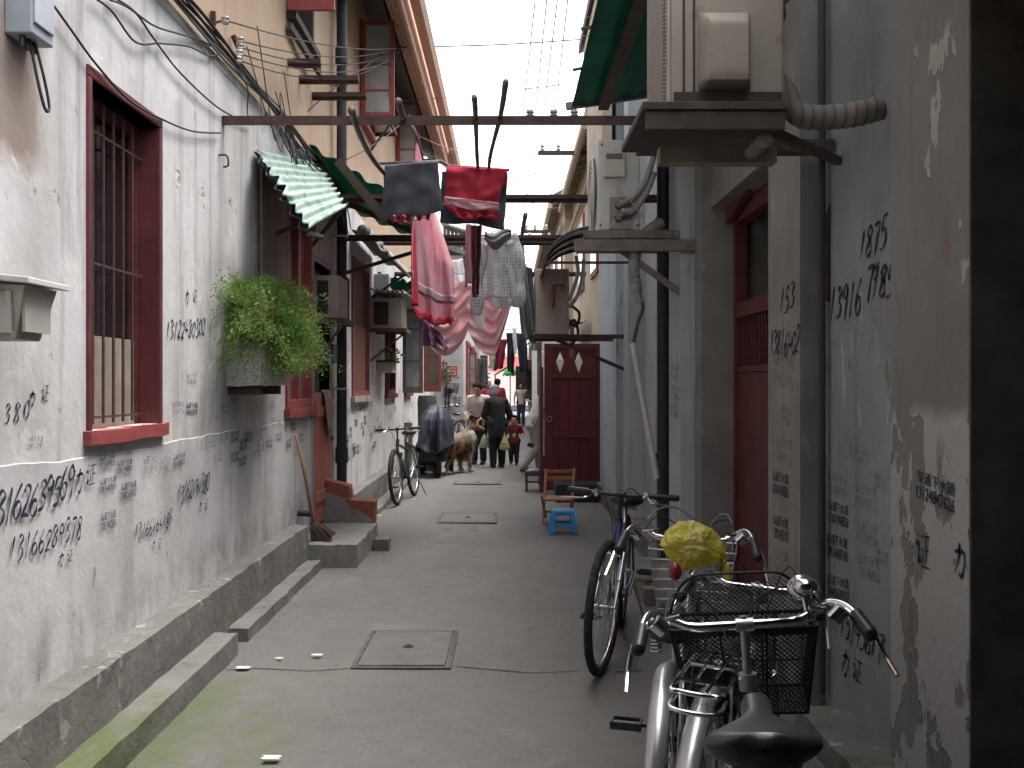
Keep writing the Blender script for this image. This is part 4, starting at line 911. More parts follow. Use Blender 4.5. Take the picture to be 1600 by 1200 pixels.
for i, (x0, x1, yb2) in enumerate(((856, 812, 380), (889, 842, 365), (838, 792, 380), (873, 820, 380))):
    a = P(x0, -20, 6.5); c = P(x1, yb2, 19.0)
    wire('overhead_wire', 'thin power line running away down the middle of the alley sky', sag(a, c, .12, 18), .0045, CABLE_GREY, 'parallel power lines down the middle of the sky', raw=True)
for i, (xa, ya_, xb, yb_, Y) in enumerate(((850,25,960,25,12), (842,62,960,50,12.5), (838,93,960,96,13), (780,140,960,125,14), (790,437-115,880,325,17), (690,262,860,262,24), (775,262,866,243,18))):
    wire('overhead_wire', 'thin tie wire crossing between the power lines', [P(xa,ya_,Y), P((xa+xb)/2, (ya_+yb_)/2+2, Y), P(xb,yb_,Y)], .0045, CABLE_GREY, 'tie wires crossing the power lines')
def crossarm(label, px, py, Y, wd, m=RUST):
    t = thing('crossarm', label, 'crossarm', tuple(P(px,py,Y)), 0, 'small crossarms with insulators')
    b = MB(); q = P(px,py,Y); b.box(q.x-wd/2, q.x+wd/2, Y-.03, Y+.03, q.z-.03, q.z+.03); b.build('arm', m, t)
    b = MB()
    for k in (-.42, -.1, .3): b.lathe([(0,0), (.03,0), (.035,.03), (.02,.05), (.035,.07), (.02,.11), (0,.12)], (q.x+wd*k, Y, q.z+.03), 10)
    b.build('insulator', PORC, t, smooth='auto')
for k in range(5):
    wire('overhead_wire', 'thin slack wire drooping from the tan house to the right across the alley', sag(P(640+12*k, 205+30*k, 15+2*k), P(868-6*k, 235+26*k, 16+2*k), .25+.1*(k % 3), 16), .006, CABLE_GREY, 'slack wires drooping across the far alley', raw=True)
crossarm('iron crossarm on the bright eaves beyond the white air conditioner', 880, 239, 15.0, .75)
crossarm('farther low crossarm beyond the polka dot blouse', 840, 362, 19.5, .55)
crossarm('lowest crossarm nearest the far drying pole', 835, 376, 18.3, .9)
# brackets on the tan wall
for lab, x0, x1, py, Y in (('uppermost short iron bar on the tan wall', 453, 501, 96, 8.1), ('middle short iron bar on the tan wall', 470, 560, 122, 8.55), ('lowest short iron bar on the tan wall', 490, 572, 148, 9.1)):
    q0 = P(x0, py, Y); q1 = P(x1, py, Y); b = MB(); b.box(XL-.1, q1.x, Y-.02, Y+.02, q0.z-.022, q0.z+.018); b.box(XL-.1, q1.x, Y+.014, Y+.02, q0.z-.05, q0.z-.022)
    tag(b.build('iron_bar_bracket', RUST), lab, 'bracket', 'short iron bars sticking out of the tan wall')
b = MB(); b.beam(P(452,40,8.0), P(499,114,9.0), .035, .06); tag(b.build('prop_board', WOOD_DARK), 'dark timber prop slanting below the nearest upper red casement', 'prop')

# ================================================================ WASHING
NAVY = mat('faded_black_cotton', (.055,.058,.072), .95, thin=0.1, c2=(.075,.078,.092), scale=7, bump=.0015, bscale=220, sheen=.3)
REDC = mat('red_cotton', (.62,.05,.095), .9, thin=0.45, c2=(.55,.04,.08), scale=4, bump=.001, bscale=200, sheen=.2)
PINKB = mat('pink_lace_band', (.82,.60,.64), .9, thin=0.5, c2=(.70,.40,.45), scale=60, bump=.002, bscale=120)
PINKSHEET = mat('pink_printed_sheet', (.78,.32,.40), .9, thin=0.5, c2=(.72,.23,.31), scale=3, layers=[
    dict(color=(.82,.60,.64), scale=(36,36,36), kind='dots', hi=.42, lo=.2, rand=.4, fac=.7), dict(color=(.80,.56,.60), scale=(0,5,0), kind='wave', lo=.45, hi=.8, fac=.7), dict(color=(.86,.68,.70), scale=(1.2,1.2,1.2), lo=.48, hi=.66, fac=.6)])
ROSE = mat('dusty_rose_sheet', (.86,.63,.65), .9, thin=0.6, c2=(.82,.59,.61), scale=3, layers=[dict(color=(.88,.70,.71), scale=(1.0,0,3.0), kind='wave', dist=1.5, lo=.45, hi=.75, fac=.6)])
WHITEC = mat('white_cotton', (.93,.92,.91), .9, thin=0.7, c2=(.88,.87,.88), scale=4)
LILAC = mat('lilac_cotton', (.36,.20,.33), .9, thin=.5)
def hang(pxy, Y, fold=.02, nf=3.0, sag_=0.0, seed=0, dy=0.0, wob=.012):
    tl, tr, br, bl = [P(x, y, Y) for x, y in pxy]
    def fn(u, v):
        p = tl.lerp(tr, u).lerp(bl.lerp(br, u), v)
        k = v*(.3+.7*v)
        p += Vector((.010*mnoise.noise(Vector((u*3, v*4, seed))), fold*math.sin(u*nf*2*math.pi+seed+.8*math.sin(v*2.3+seed))*(.25+k)+dy*v+.03*mnoise.noise(Vector((u*4, v*3, seed+5))), 0))
        p.z += -sag_*4*u*(1-u)*(1-v)+wob*math.sin(u*7+seed)*v
        return p
    return fn
def folded(name, label, cat, pxy, Y, m, back=.14, **k):
    """cloth doubled over a stick: front and back flap in one sheet"""
    f = hang(pxy, Y-.03, **k); t0 = .0
    def fn(u, v):
        if v > .12: return f(u, (v-.12)/.88)
        p = f(u, 0); q = 1-v/.12
        return p+Vector((0, .06*math.sin(min(1, q*2)*math.pi/2)+.01*q, .012*math.sin(min(1,q*2)*math.pi)-.22*max(0, q-.4)))
    return cloth(name, label, cat, fn, m, 36, 44)
folded('towel', 'faded black cloth hanging squarely over the alley, left of the red one', 'towel', [(601,258), (684,252), (691,331), (594,340)], 8.0, NAVY, fold=.012, nf=2.5)
cloth('towel', 'red and white bunched cloth peeping from under the black one', 'towel', hang([(600,328), (676,326), (668,344), (612,349)], 8.05, fold=.05, nf=4, seed=2), mat('red_white_print', (.50,.07,.10), .9, c2=(.62,.48,.48), scale=14, lo=.5, hi=.56), 30, 12)
t = folded('towel', 'bright red cloth hanging in front of a dark one', 'towel', [(697,260), (792,265), (779,318), (695,309)], 8.05, REDC, fold=.012, nf=2.2, seed=1)
b = MB(); b.grid(34, 8, hang([(695,307), (779,317), (781,331), (691,321)], 7.99, fold=.014, nf=2.2, seed=1)); b.build('lace_band', PINKB, t, smooth=True, solid=.004)
b = MB(); b.grid(34, 10, hang([(692,321), (781,331), (775,345), (716,340)], 8.01, fold=.03, nf=4, seed=3, wob=.02)); b.build('hem', REDC, t, smooth=True, solid=.004)
cloth('towel', 'black cloth behind the bright red one', 'towel', hang([(690,268), (793,270), (788,358), (687,346)], 8.13, fold=.012, nf=2, seed=4), NAVY, 30, 26)
HEM = mat('deep_red_hem', (.50,.015,.05), .9, c2=(.42,.012,.04), scale=9, thin=.15)
# long pink sheet over pole
pk0 = P(648, 208, 6.95); pk1 = P(690, 300, 10.2)
def pink(u, v):
    px = 641+62*u**.9+8*math.sin(v*2.2)*u; 
    ptop = 212+95*u; pbot = 478+30*math.sin(min(1, u*1.35)*math.pi*.55)-9*max(0, u-.6)
    x_top = 650+22*u; x_bot = 640+66*u
    k = min(1, v*1.8)
    xx = x_top+(x_bot-x_top)*k; yy = ptop+(pbot-ptop)*v
    Y = 8.35+1.5*u+.05*math.sin(u*16+v*1.5)*(.25+.75*v)
    return P(xx, yy, Y)+Vector((.03*math.sin(u*13+v*2)*v, .07*math.sin(u*26+1.3*math.sin(v*5))*v, .012*math.sin(u*40)*(v > .97)))
t = cloth('sheet', 'long pink printed sheet draped from a drying pole', 'sheet', pink, PINKSHEET, 50, 60)
b = MB(); b.grid(50, 4, lambda u, v: pink(u, .955+.05*v)+Vector((0,-.006,.012*math.sin(u*60)))); b.build('red_hem', HEM, t, smooth=True, solid=.004)
b = MB(); b.grid(6, 50, lambda u, v: pink(0.0, v)+Vector((-.005, .05*u+.02*math.sin(v*9)*u, 0))+Vector((.12*u*v,.3*u,0))*0.35); b.build('red_edge', HEM, t, smooth=True, solid=.004)
b = MB(); b.grid(50, 5, lambda u, v: pink(u, .79+.055*v)+Vector((.004,-.012,0))); b.build('pale_band', mat('pale_pink_band', (.62,.46,.50), .9, thin=0.5, c2=(.56,.38,.42), scale=30), t, smooth=True, solid=.003)
# dusty rose swags
def swag(u, v):
    lobes = [(662, 500, 748), (735, 440, 802)]
    px = 660+142*u; top = 425+25*(1-u); 
    l = abs(math.sin(math.pi*(u*1.95+.02)))
    bot = 512+44*l**.7+(-62*max(0, u-.80)/.2 if u > .80 else 0)+(-10*(1-min(1,u/.08)))
    Y = 10.4+.08*math.sin(v*21*(.6+.4*l)+u*2+2.2*math.cos(u*math.pi*3.9)+.8*mnoise.noise(Vector((u*3,v*3,1))))*(.35+v)*.8+.06*math.sin(u*21)+.05*mnoise.noise(Vector((u*9,v*7,5)))
    return P(px, top+(bot-top)*v, Y)
cloth('sheet', 'dusty rose sheet hanging in two deep swags across the alley', 'sheet', swag, ROSE, 70, 56)
cloth('cloth', 'small lilac cloth at the left end of the rose swags', 'cloth', hang([(660,498), (688,520), (700,545), (661,541)], 10.3, fold=.03, nf=2), LILAC, 20, 14)
cloth('sheet', 'white sheet hanging beyond the pink one', 'sheet', hang([(692,410), (722,404), (737,478), (686,476)], 11.2, fold=.05, nf=2.5, seed=3), WHITEC, 30, 30)
cloth('trousers', 'black and red trousers hanging straight down beside the polka dot blouse', 'trousers', hang([(735,352), (753,352), (748,462), (738,466)], 8.7, fold=.03, nf=1.5, seed=1), mat('black_red_cloth', (.03,.02,.024), .9, layers=[dict(kind='wave', scale=(7,0,0), lo=.7, hi=.75, color=(.32,.03,.06), fac=.9)]), 16, 40)
cloth('cloth', 'narrow pink striped cloth between the pink sheet and the black trousers', 'cloth', hang([(727,350), (737,350), (738,440), (726,448)], 9.0, fold=.02, nf=1.5, seed=5), mat('pink_stripe', (.5,.24,.28), .9, thin=0.5, layers=[dict(kind='wave', scale=(0,0,7), lo=.5, hi=.6, color=(.62,.42,.44), fac=.8)]), 10, 30)
# polka dot blouse: front and back panels, sleeves and hood
POLKA = mat('white_polka_cotton', (.88,.88,.88), .9, thin=0.6, c2=(.82,.82,.83), scale=3, layers=[dict(kind='dots', scale=(34,34,34), hi=.34, lo=.24, rand=.25, color=(.22,.22,.28), fac=.75)])
t = thing('blouse', 'white polka dot blouse with grey hood on a hanger', 'blouse', tuple(P(780,362,9.2)))
def torso(pxy, Y, bul, seed):
    f = hang(pxy, Y, fold=.035, nf=1.6, seed=seed)
    return lambda u, v: f(u, v)+Vector((0, bul*math.sin(u*math.pi)*(.4+.6*v), 0))
b = MB(); b.grid(26, 34, torso([(757,372), (797,370), (810,462), (751,470)], 9.2, -.09, 0)); b.build('front', POLKA, t, smooth=True, solid=.004)
b = MB(); b.grid(26, 34, torso([(757,372), (799,370), (812,478), (768,480)], 9.22, .10, 2)); b.build('back', POLKA, t, smooth=True, solid=.004)
for s, pts in ((0, [(797,371), (806,384), (812,440), (808,480)]), (1, [(758,373), (752,388), (747,440), (744,492)])):
    b = MB(); p = smooth_path([P(x, y, 9.2) for x, y in pts], 8); b.tube(p, [.055+.012*math.sin(i*.7) for i in range(len(p))], 14, caps=False); b.build('sleeve', POLKA, t, smooth=True, solid=.004)
b = MB(); b.grid(20, 14, lambda u, v: P(757+42*u, 361+28*v*math.sin(math.pi*(.12+.76*u))+4*math.sin(u*6), 9.12)+Vector((0, -.07*math.sin(u*math.pi)*math.sin(v*math.pi)+.012*math.sin(v*16+u*3), 0))); b.build('hood', mat('grey_knit', (.20,.205,.225), .95, bump=.003, bscale=60), t, smooth=True, solid=.006)
b = MB(); b.tube(smooth_path([P(755,374,9.2), P(778,360,9.2), P(800,372,9.2)]), .006, 6); b.tube([P(778,360,9.2), P(778,348,9.2)], .004, 6); b.build('hanger', STEEL, t, smooth=True)
cloth('cloth', 'patterned pale cloth below the trousers over the rose swag', 'cloth', hang([(742,462), (757,460), (756,515), (743,515)], 10.0, fold=.015, nf=1, seed=5), POLKA, 10, 20)
cloth('shirt', 'grey green checked shirt hanging edge on behind the polka dot blouse', 'shirt', hang([(806,418), (822,414), (834,528), (815,532)], 10.2, fold=.05, nf=1.5, seed=2), mat('checked_cotton', (.42,.45,.43), .9, thin=0.5, layers=[dict(kind='wave', scale=(7,0,0), lo=.6, hi=.7, color=(.22,.25,.25), fac=.6), dict(kind='wave', scale=(0,0,7), lo=.6, hi=.7, color=(.22,.25,.25), fac=.6)]), 16, 30)
cloth('shirt', 'dark shirt beside the checked one nearest the rusty air conditioner', 'shirt', hang([(822,416), (832,420), (836,520), (828,525)], 11.0, fold=.03, nf=1, seed=7), NAVY, 12, 24)
for lab, pxy, Y, mt_ in (('navy trousers hanging far down the alley, right of the red ones', [(806,520), (822,522), (826,582), (812,580)], 17.0, mat('navy_cotton', (.035,.045,.075), .9)),
                         ('dark red trousers hanging far down the alley', [(776,530), (792,530), (786,574), (772,580)], 18.0, mat('wine_cotton', (.22,.025,.05), .9)),
                         ('black garment hanging far down the alley between red and navy ones', [(791,520), (804,520), (803,585), (793,580)], 18.4, BLACK),
                         ('pale green towel hanging far down the alley', [(764,545), (776,545), (776,578), (765,576)], 20.0, mat('pale_green_cotton', (.32,.42,.28), .9)),
                         ('slim white cloth hanging far down the alley', [(800,512), (806,512), (808,552), (803,552)], 16.0, WHITEC),
                         ('dark coat hanging far down the alley above the man', [(745,560), (760,560), (762,600), (748,598)], 24.0, NAVY)):
    cloth('hanging_garment', lab, 'garment', hang(pxy, Y, fold=.05, nf=1.5, seed=Y), mt_, 12, 20)
wire('clothes_line', 'washing line holding the far garments', [P(690,520,17.5), P(760,516,17.8), P(860,512,18)], .006, CABLE_GREY, None)
wire('clothes_line', 'washing line holding the rose swags', [P(640,418,10.4), P(730,428,10.4), P(830,412,10.4)], .005, CABLE_GREY, None)

# far shed roof bridging behind the washing
t = thing('shed', 'grey timber shed roof high behind the washing', 'shed', tuple(P(725,400,26)))
b = MB(); q = [P(692,352,25), P(752,372,25), P(752,408,25), P(692,408,25)]
for k in range(10):
    u0, u1 = k/10, (k+.88)/10
    b.slab([q[0].lerp(q[1],u0), q[0].lerp(q[1],u1), q[3].lerp(q[2],u1), q[3].lerp(q[2],u0)], (0,.05,0))
b.build('wall', WOOD_GREY, t)
b = MB(); b.slab([P(688,350,24.8), P(756,372,24.8), P(756,372,24.8)+Vector((0,3,.3)), P(688,350,24.8)+Vector((0,3,.3))], (0,0,.06)); b.build('roof', TILE, t)
b = MB(); b.beam(P(688,384,24.9), P(756,384,24.9), .06, .08); b.beam(P(690,408,24.9), P(790,408,24.9), .06, .1); b.beam(P(700,352,24.9), P(700,440,24.9), .07, .07); b.build('frame', WOOD_DARK, t)

# ================================================================ RIGHT SIDE
def outdoor_ac(label, x0, x1, y0, y1, z0, z1, m, cover=True):
    t = thing('outdoor_air_conditioner', label, 'air conditioner', ((x0+x1)/2, (y0+y1)/2, z0), 0, 'outdoor air conditioners on the right')
    b = MB(); b.box(x0, x1, y0, y1, z0, z1); b.build('casing', m, t, bevel=.012)
    # fan grille on the alley face
    cy, cz, rr = (y0+y1)/2, (z0+z1)/2, min(y1-y0, z1-z0)*.43
    b = MB(); b.cyl((x0+.004, cy, cz), (x0-.004, cy, cz), rr, n=32); g = b.build('fan_opening', BLACK, t)
    b = MB()
    for k in range(1, 8): b.torus((x0-.02, cy, cz), (1,0,0), rr*k/7.3, .004, 36, 5)
    for k in range(8):
        a = k*math.pi/4; b.cyl((x0-.02, cy, cz), (x0-.02, cy+rr*.97*math.cos(a), cz+rr*.97*math.sin(a)), .004, n=5)
    b.build('grille', m, g)
    return t
# nearest unit with louvred front edge and moulded valve cover
q0 = P(1048, 150, 3.7); q1 = P(1225, 0, 3.7)
x0, x1, z0 = P(1018,0,4.25).x, q1.x, P(0,166,3.7).z
xf = q0.x
ac1 = thing('outdoor_air_conditioner', 'large dirty cream air conditioner on brackets at the upper right', 'air conditioner', (.8, 4, z0), 0, 'outdoor air conditioners on the right')
b = MB(); b.box(xf, x1, 3.7, 4.22, z0, z0+.75); b.build('casing', AC_CREAM, ac1, bevel=.012)
b = MB(); b.box(xf-.010, xf, 3.71, 4.21, z0+.01, z0+.74); fr = b.build('front_panel', mat('pale_cream_enamel', (.46,.42,.36), .5, c2=(.38,.34,.29), scale=5), ac1, bevel=.006)
b = MB()
for k in range(46): z = z0+.03+k*.015; b.box(xf-.020, xf-.010, 3.76, 4.20, z, z+.008)
b.box(xf-.0115, xf-.0105, 3.74, 4.205, z0+.02, z0+.73)
b.build('louvre', AC_CREAM, fr)
cx0, cx1 = P(1090,0,3.7).x, P(1172,0,3.7).x
b = MB(); zc0, zc1 = P(0,142,3.7).z, P(0,20,3.7).z
b.grid(14, 16, lambda u, v: Vector((cx0+(cx1-cx0)*u, 3.698-.085*min(1, 7*u)**.5*min(1, 7*(1-u))**.5*min(1, 5.0*(1-v))**.6*min(1, 14*v)**.5, zc0+(zc1-zc0)*v)))
b.build('valve_cover', AC_CREAM, ac1, smooth='auto')
b = MB()
for px in (1068, 1084): xx = P(px,0,3.7).x; b.box(xx-.004, xx+.004, 3.694, 3.7005, z0+.01, z0+.74)
b.box(xf+.01, x1-.01, 3.688, 3.70, z0+.015, z0+.05); b.build('panel_seam', mat('dark_seam', (.05,.045,.04), .8), ac1)
t = thing('air_conditioner_bracket', 'dark timber and angle iron bracket shelf under the near air conditioner', 'bracket', (1.0, 4, 2.4))
b = MB(); zt = z0-.004
b.box(P(1005,0,3.6).x, P(1232,0,3.62).x, 3.62, 4.3, zt-.03, zt); b.build('shelf', WOOD_DARK, t, bevel=.004)
b = MB(); b.box(P(1010,0,3.62).x, P(1228,0,3.62).x, 3.63, 3.66, zt-.10, zt-.032); b.build('front_rail', WOOD_DARK, t, bevel=.003)
b = MB(); b.beam((1.44, 4.35, P(0,252,4.35).z), P(1138,176,3.68), .028, .035); b.build('strut', RUST, t)
b = MB(); b.box(P(1028,0,3.9).x, P(1210,0,3.9).x, 3.86, 3.94, zt-.17, zt-.105); b.build('under_board', WOOD_GREY, t, bevel=.004)
b = MB(); b.box(P(995,0,4.45).x, 1.44, 4.4, 4.5, P(0,240,4.45).z, P(0,222,4.45).z); b.build('rail', WOOD_DARK, t)
b = MB(); b.cyl((P(1185,228,3.75).x, 3.66, P(0,228,3.75).z), (P(1185,228,3.75).x, 3.86, P(0,228,3.75).z), .030, n=12); b.build('drain_stub', mat('dirty_drain_stub', (.2,.165,.135), .8, c2=(.12,.1,.085), scale=14), t, smooth='auto')
# lagged pipe into the wall
WRAP = mat('lagged_pipe_tape', (.22,.20,.175), .85, c2=(.16,.145,.13), scale=8, layers=[dict(kind='wave', scale=(9,9,2), dist=1.0, lo=.7, hi=.9, color=(.10,.09,.085), fac=.8)])
b = MB(); p = smooth_path([P(1190,110,4.0), P(1222,140,3.95), P(1236,165,3.9), P(1255,182,3.85), P(1300,183,3.8), P(1340,178,3.75), (1.40, 3.75, P(0,168,3.75).z)], 10)
b.tube(p, [.046+.003*(i % 3 == 0) for i in range(len(p))], 14); tag(b.build('lagged_pipe', WRAP, smooth=True), 'thick taped refrigerant pipe from the near air conditioner into the wall', 'pipe')
b = MB(); p = smooth_path([P(1160,20,3.9), P(1205,5,3.95), P(1240,-25,4.1)], 10); b.tube(p, .038, 12); tag(b.build('lagged_pipe', WRAP, smooth=True), 'thick taped pipe rising above the near air conditioner', 'pipe')
wire('cable', 'black cable loops beside the near air conditioner cover', [P(1172,30,3.72), P(1200,18,3.75), P(1220,5,3.8), P(1224,30,3.8), P(1200,60,3.75), P(1178,68,3.71)], .007, CABLE, None)
# green plastic canopy
cs = [Vector((.57, 4.3, 3.92)), Vector((1.32, 4.3, 4.20)), Vector((1.34, 8.7, 4.06)), Vector((.55, 8.7, 3.92))]  # near end lengthened out of view to add shade on the right
t = awning('green_canopy', 'dark green translucent plastic canopy at the top right', cs, GREEN_SHEET, 4, .012)
b = MB(); b.beam((.86, 5.4, 3.99), (.83, 8.75, 3.94), .09, .07); b.build('timber_beam', WOOD_DARK, t)
b = MB(); b.beam((.5, 8.72, 3.93), (1.36, 8.72, 4.06), .05, .06); b.build('batten', WOOD_GREY, t)
for yy in (6.9, 7.8): b = MB(); b.beam((.5, yy, 3.96), (1.36, yy, 4.125), .02, .02); b.build('batten', WOOD_DARK, t)
# second unit
x0 = P(935,0,7.2).x; x1 = P(1000,0,7.2).x; z0 = P(0,360,7.2).z; z1 = P(0,218,7.2).z
t = outdoor_ac('white air conditioner on a shelf with curling pipes at its back', x0, x1, 7.2, 8.05, z0, z1, AC_WHITE)
hx0, hx1 = P(942,0,7.2).x, P(976,0,7.2).x
b = MB(); b.box(hx0, hx1, 7.165, 7.20, P(0,278,7.2).z, P(0,235,7.2).z); h = b.build('handle_cover', mat('cream_plastic', (.55,.54,.47), .5), t, bevel=.008)
b = MB(); b.box(hx0+.02, hx1-.02, 7.158, 7.166, P(0,250,7.2).z, P(0,242,7.2).z); b.build('handle_slot', mat('slot_shadow_plastic', (.15,.15,.13), .7), h)
b = MB(); q = P(965,330,7.2)
b.box(q.x-.06, q.x+.10, 7.185, 7.2, q.z-.13, q.z+.10); v = b.build('valve_plate', mat('galvanised_plate', (.33,.32,.31), .5, .5, c2=(.22,.17,.14), scale=14), t)
b = MB()
for dz in (.04, -.05): b.cyl((q.x, 7.13, q.z+dz), (q.x, 7.19, q.z+dz), .026, n=10); b.cyl((q.x, 7.14, q.z+dz), (q.x+.10, 7.13, q.z+dz+.02), .014, n=8)
b.build('valve', mat('brass', (.20,.17,.13), .5, .8), v)
b = MB()
for px, py in ((940,226), (994,226), (938,352), (996,352), (975,226)): qq = P(px,py,7.2); b.cyl((qq.x, 7.193, qq.z), (qq.x, 7.2, qq.z), .008, n=8)
b.build('screw', RUST, t)
for i, pp in enumerate(([(970,318), (985,312), (1005,290), (1016,262), (1022,240)], [(972,330), (990,328), (1010,300), (1022,270)])):
    b = MB(); p = smooth_path([P(x,y,7.12+.03*j) for j, (x,y) in enumerate(pp)], 10); b.tube(p, .022, 10); tag(b.build('lagged_pipe', mat('white_lagging', (.38,.38,.37), .8, c2=(.3,.3,.3), scale=10), smooth=True), ['upper', 'lower'][i]+' insulated pipe curling from the white air conditioner valves', 'pipe', 'pipes of the white air conditioner')
wire('cable', 'thin cream cable hanging from the white air conditioner handle', [P(963,278,7.16), P(968,296,7.12), P(985,315,7.1), P(1006,340,7.1)], .006, mat('cream_cable', (.4,.36,.28), .6), None)
t = thing('air_conditioner_bracket', 'shelf bracket under the white air conditioner', 'bracket', (1, 7.6, z0-.1))
for ya_ in (7.16, 7.95): b = MB(); b.box(P(912,0,7.2).x, 1.33, ya_, ya_+.08, z0-.06, z0-.004); b.build('bearer', WOOD_GREY, t)
b = MB(); b.box(P(897,0,7.15).x, 1.33, 7.1, 7.16, z0-.16, z0-.08); b.beam((1.31, 7.2, z0-.5), (.75, 7.2, z0-.1), .035, .045); b.build('strut', WOOD_GREY, t)
# flexible hose, brown wire and leaning white pipe
b = MB(); p = smooth_path([P(1032,348,7.3), P(1012,362,7.25), P(996,388,7.2), P(990,420,7.2), P(994,448,7.2), P(999,474,7.2)], 12)
b.tube(p, [.038+.005*(i % 4 < 2)-(.012 if i > len(p)-10 else 0) for i in range(len(p))], 12); tag(b.build('corrugated_hose', mat('pale_hose', (.33,.32,.30), .7, c2=(.24,.23,.22), scale=10), smooth=True), 'pale ribbed hose curving down below the white air conditioner', 'hose')
wire('drain_tube', 'thin brown tube between the ribbed hose and the leaning pipe', [P(1002,470,7.2), P(1004,482,7.2), P(996,505,7.2), P(989,538,7.2)], .014, mat('brown_tube', (.09,.06,.05), .6), None, 'tube')
b = MB(); b.cyl(P(988,536,7.2), P(1026,748,7.1), .021, n=12); tag(b.build('leaning_pipe', PVC, smooth='auto'), 'white plastic pipe leaning on the right wall beside the black downpipe', 'pipe')
b = MB(); q = P(1005, 905, 6.9); b.cyl((q.x, 6.9, 0), (q.x, 6.9, .16), .035, n=12); b.cyl((q.x, 6.9, .155), (q.x+.10, 6.9, .165), .038, n=12); b.ell((q.x, 6.9, .16), .043, .043, .043); b.cyl((q.x+.08, 6.9, .16), (q.x+.08, 6.9, .5), .03, n=12)
tag(b.build('standpipe', mat('rusty_standpipe', (.20,.15,.125), .8, c2=(.28,.25,.23), scale=9), smooth='auto'), 'short rusty elbow pipe on the right step behind the bicycles', 'pipe')
# dark glass canopy with curved top
t = thing('glass_canopy', 'dark ribbed glass canopy sticking out under the white air conditioner', 'canopy', tuple(P(900,390,10)))
b = MB(); xo = P(850,0,10).x; xi = P(930,0,10).x
def can(u, v):
    a = u*math.pi/2; return Vector((xi-(xi-xo)*math.sin(a), 9.6+1.7*v, P(0,418,10).z+.36*math.cos(a)))
b.grid(16, 8, can); b.build('sheet', mat('smoky_polycarbonate', (.05,.055,.055), .25, spec=.6, c2=(.08,.08,.075), scale=5), t, smooth=True, solid=.006)
b = MB()
for v in (0, .33, .66, 1): b.tube([can(k/12, v)+Vector((0,0,-.012)) for k in range(13)], .014, 6)
b.beam(can(1,0), can(1,1), .025, .025); b.beam((xo, 9.6, P(0,418,10).z), (1.25, 9.6, P(0,418,10).z), .02, .025); b.build('frame', WOOD_DARK, t)
# third, rusty unit
x0 = P(837,0,11).x; x1 = P(889,0,11).x; z0 = P(0,522,11).z; z1 = P(0,420,11).z
t = outdoor_ac('rust streaked air conditioner above the maroon gate', x0, x1, 11.0, 11.8, z0, z1, AC_RUSTY)
b = MB()
for k in range(6): xx = x0+(x1-x0)*(k+.5)/6; b.box(xx-.004, xx+.004, 10.992, 11.0, z0+.04, z1-.04)
b.build('panel_rib', AC_RUSTY, t)
b = MB(); q = P(872, 446, 11); b.tube([(q.x-.05, 10.98, q.z-.25), (q.x-.05, 10.95, q.z), (q.x+.05, 10.95, q.z), (q.x+.05, 10.98, q.z-.04)], .018, 8); b.build('rusty_bracket', mat('orange_rust', (.23,.10,.05), .9), t)
t = thing('air_conditioner_bracket', 'dark iron bracket holding the rust streaked air conditioner', 'bracket', (.8, 11.4, z0-.1))
b = MB(); b.box(x0-.06, 1.32, 11.0, 11.06, z0-.05, z0-.004); b.box(x0-.06, 1.32, 11.7, 11.76, z0-.05, z0-.004); b.box(x0-.06, x0-.02, 11.06, 11.7, z0-.05, z0-.004); b.beam((1.3, 11.03, z0-.40), (.5, 11.03, z0-.05), .03, .04); b.build('iron_frame', RUST, t)
for i, pp in enumerate(([(889,470), (898,445), (903,425), (900,400)], [(889,480), (903,460), (910,430), (912,405)], [(889,500), (900,510), (905,490), (893,478)], [(889,510), (897,500), (903,520), (893,540)])):
    b = MB(); b.tube(smooth_path([P(x,y,11.3) for x, y in pp], 8), .022 if i < 2 else .016, 8); tag(b.build('lagged_pipe', PVC if i < 2 else CABLE, smooth=True), 'pipe looping out of the rust streaked air conditioner', 'pipe', 'pipes looping behind the rusty air conditioner')
b = MB(); q = P(893,530,12); b.box(q.x-.02, q.x+.03, 12, 12.05, P(0,560,12).z, P(0,500,12).z); tag(b.build('timber_stick', WOOD_GREY), 'short timber stick standing behind the gate top', 'stick')
# small dark awning under it
awning('awning_sheet', 'small dark awning below the rust streaked air conditioner', [Vector((1.2, 15.5, 2.5)), Vector((.32, 15.5, 2.12)), Vector((.32, 18, 2.2)), Vector((1.2, 18, 2.6))], mat('black_green_sheet', (.03,.045,.035), .6), 5, .03)
# maroon gate: two leaves with diamond cut-outs
t = thing('wooden_gate', 'maroon plank gate standing open with two diamond cut outs', 'gate', (.9, 13.7, 0))
Yg = 13.7; gx0, gx1 = P(856,0,Yg).x, P(938,0,Yg).x; gt = P(0,537,Yg).z; zl = P(0,588,Yg).z
def tri(b, pts): b.slab([(x, Yg, z) for x, z in pts], (0,.04,0))
b = MB()
n = 5
for k in range(n): xa = gx0+(gx1-gx0)*k/n; xb = gx0+(gx1-gx0)*(k+1)/n-.004; b.box(xa, xb, Yg, Yg+.035, .06, zl)
b.box(gx0, gx1-.004, Yg+.034, Yg+.045, .06, zl); b.build('plank_panel', MAROON, t, bevel=.003)
b = MB()
cxs = [P(875,0,Yg).x, P(904,0,Yg).x]; dz0, dzm, dz1 = P(0,587,Yg).z, P(0,568,Yg).z, P(0,550,Yg).z; hw = .055
edges = [gx0, (cxs[0]+cxs[1])/2, gx1-.12]
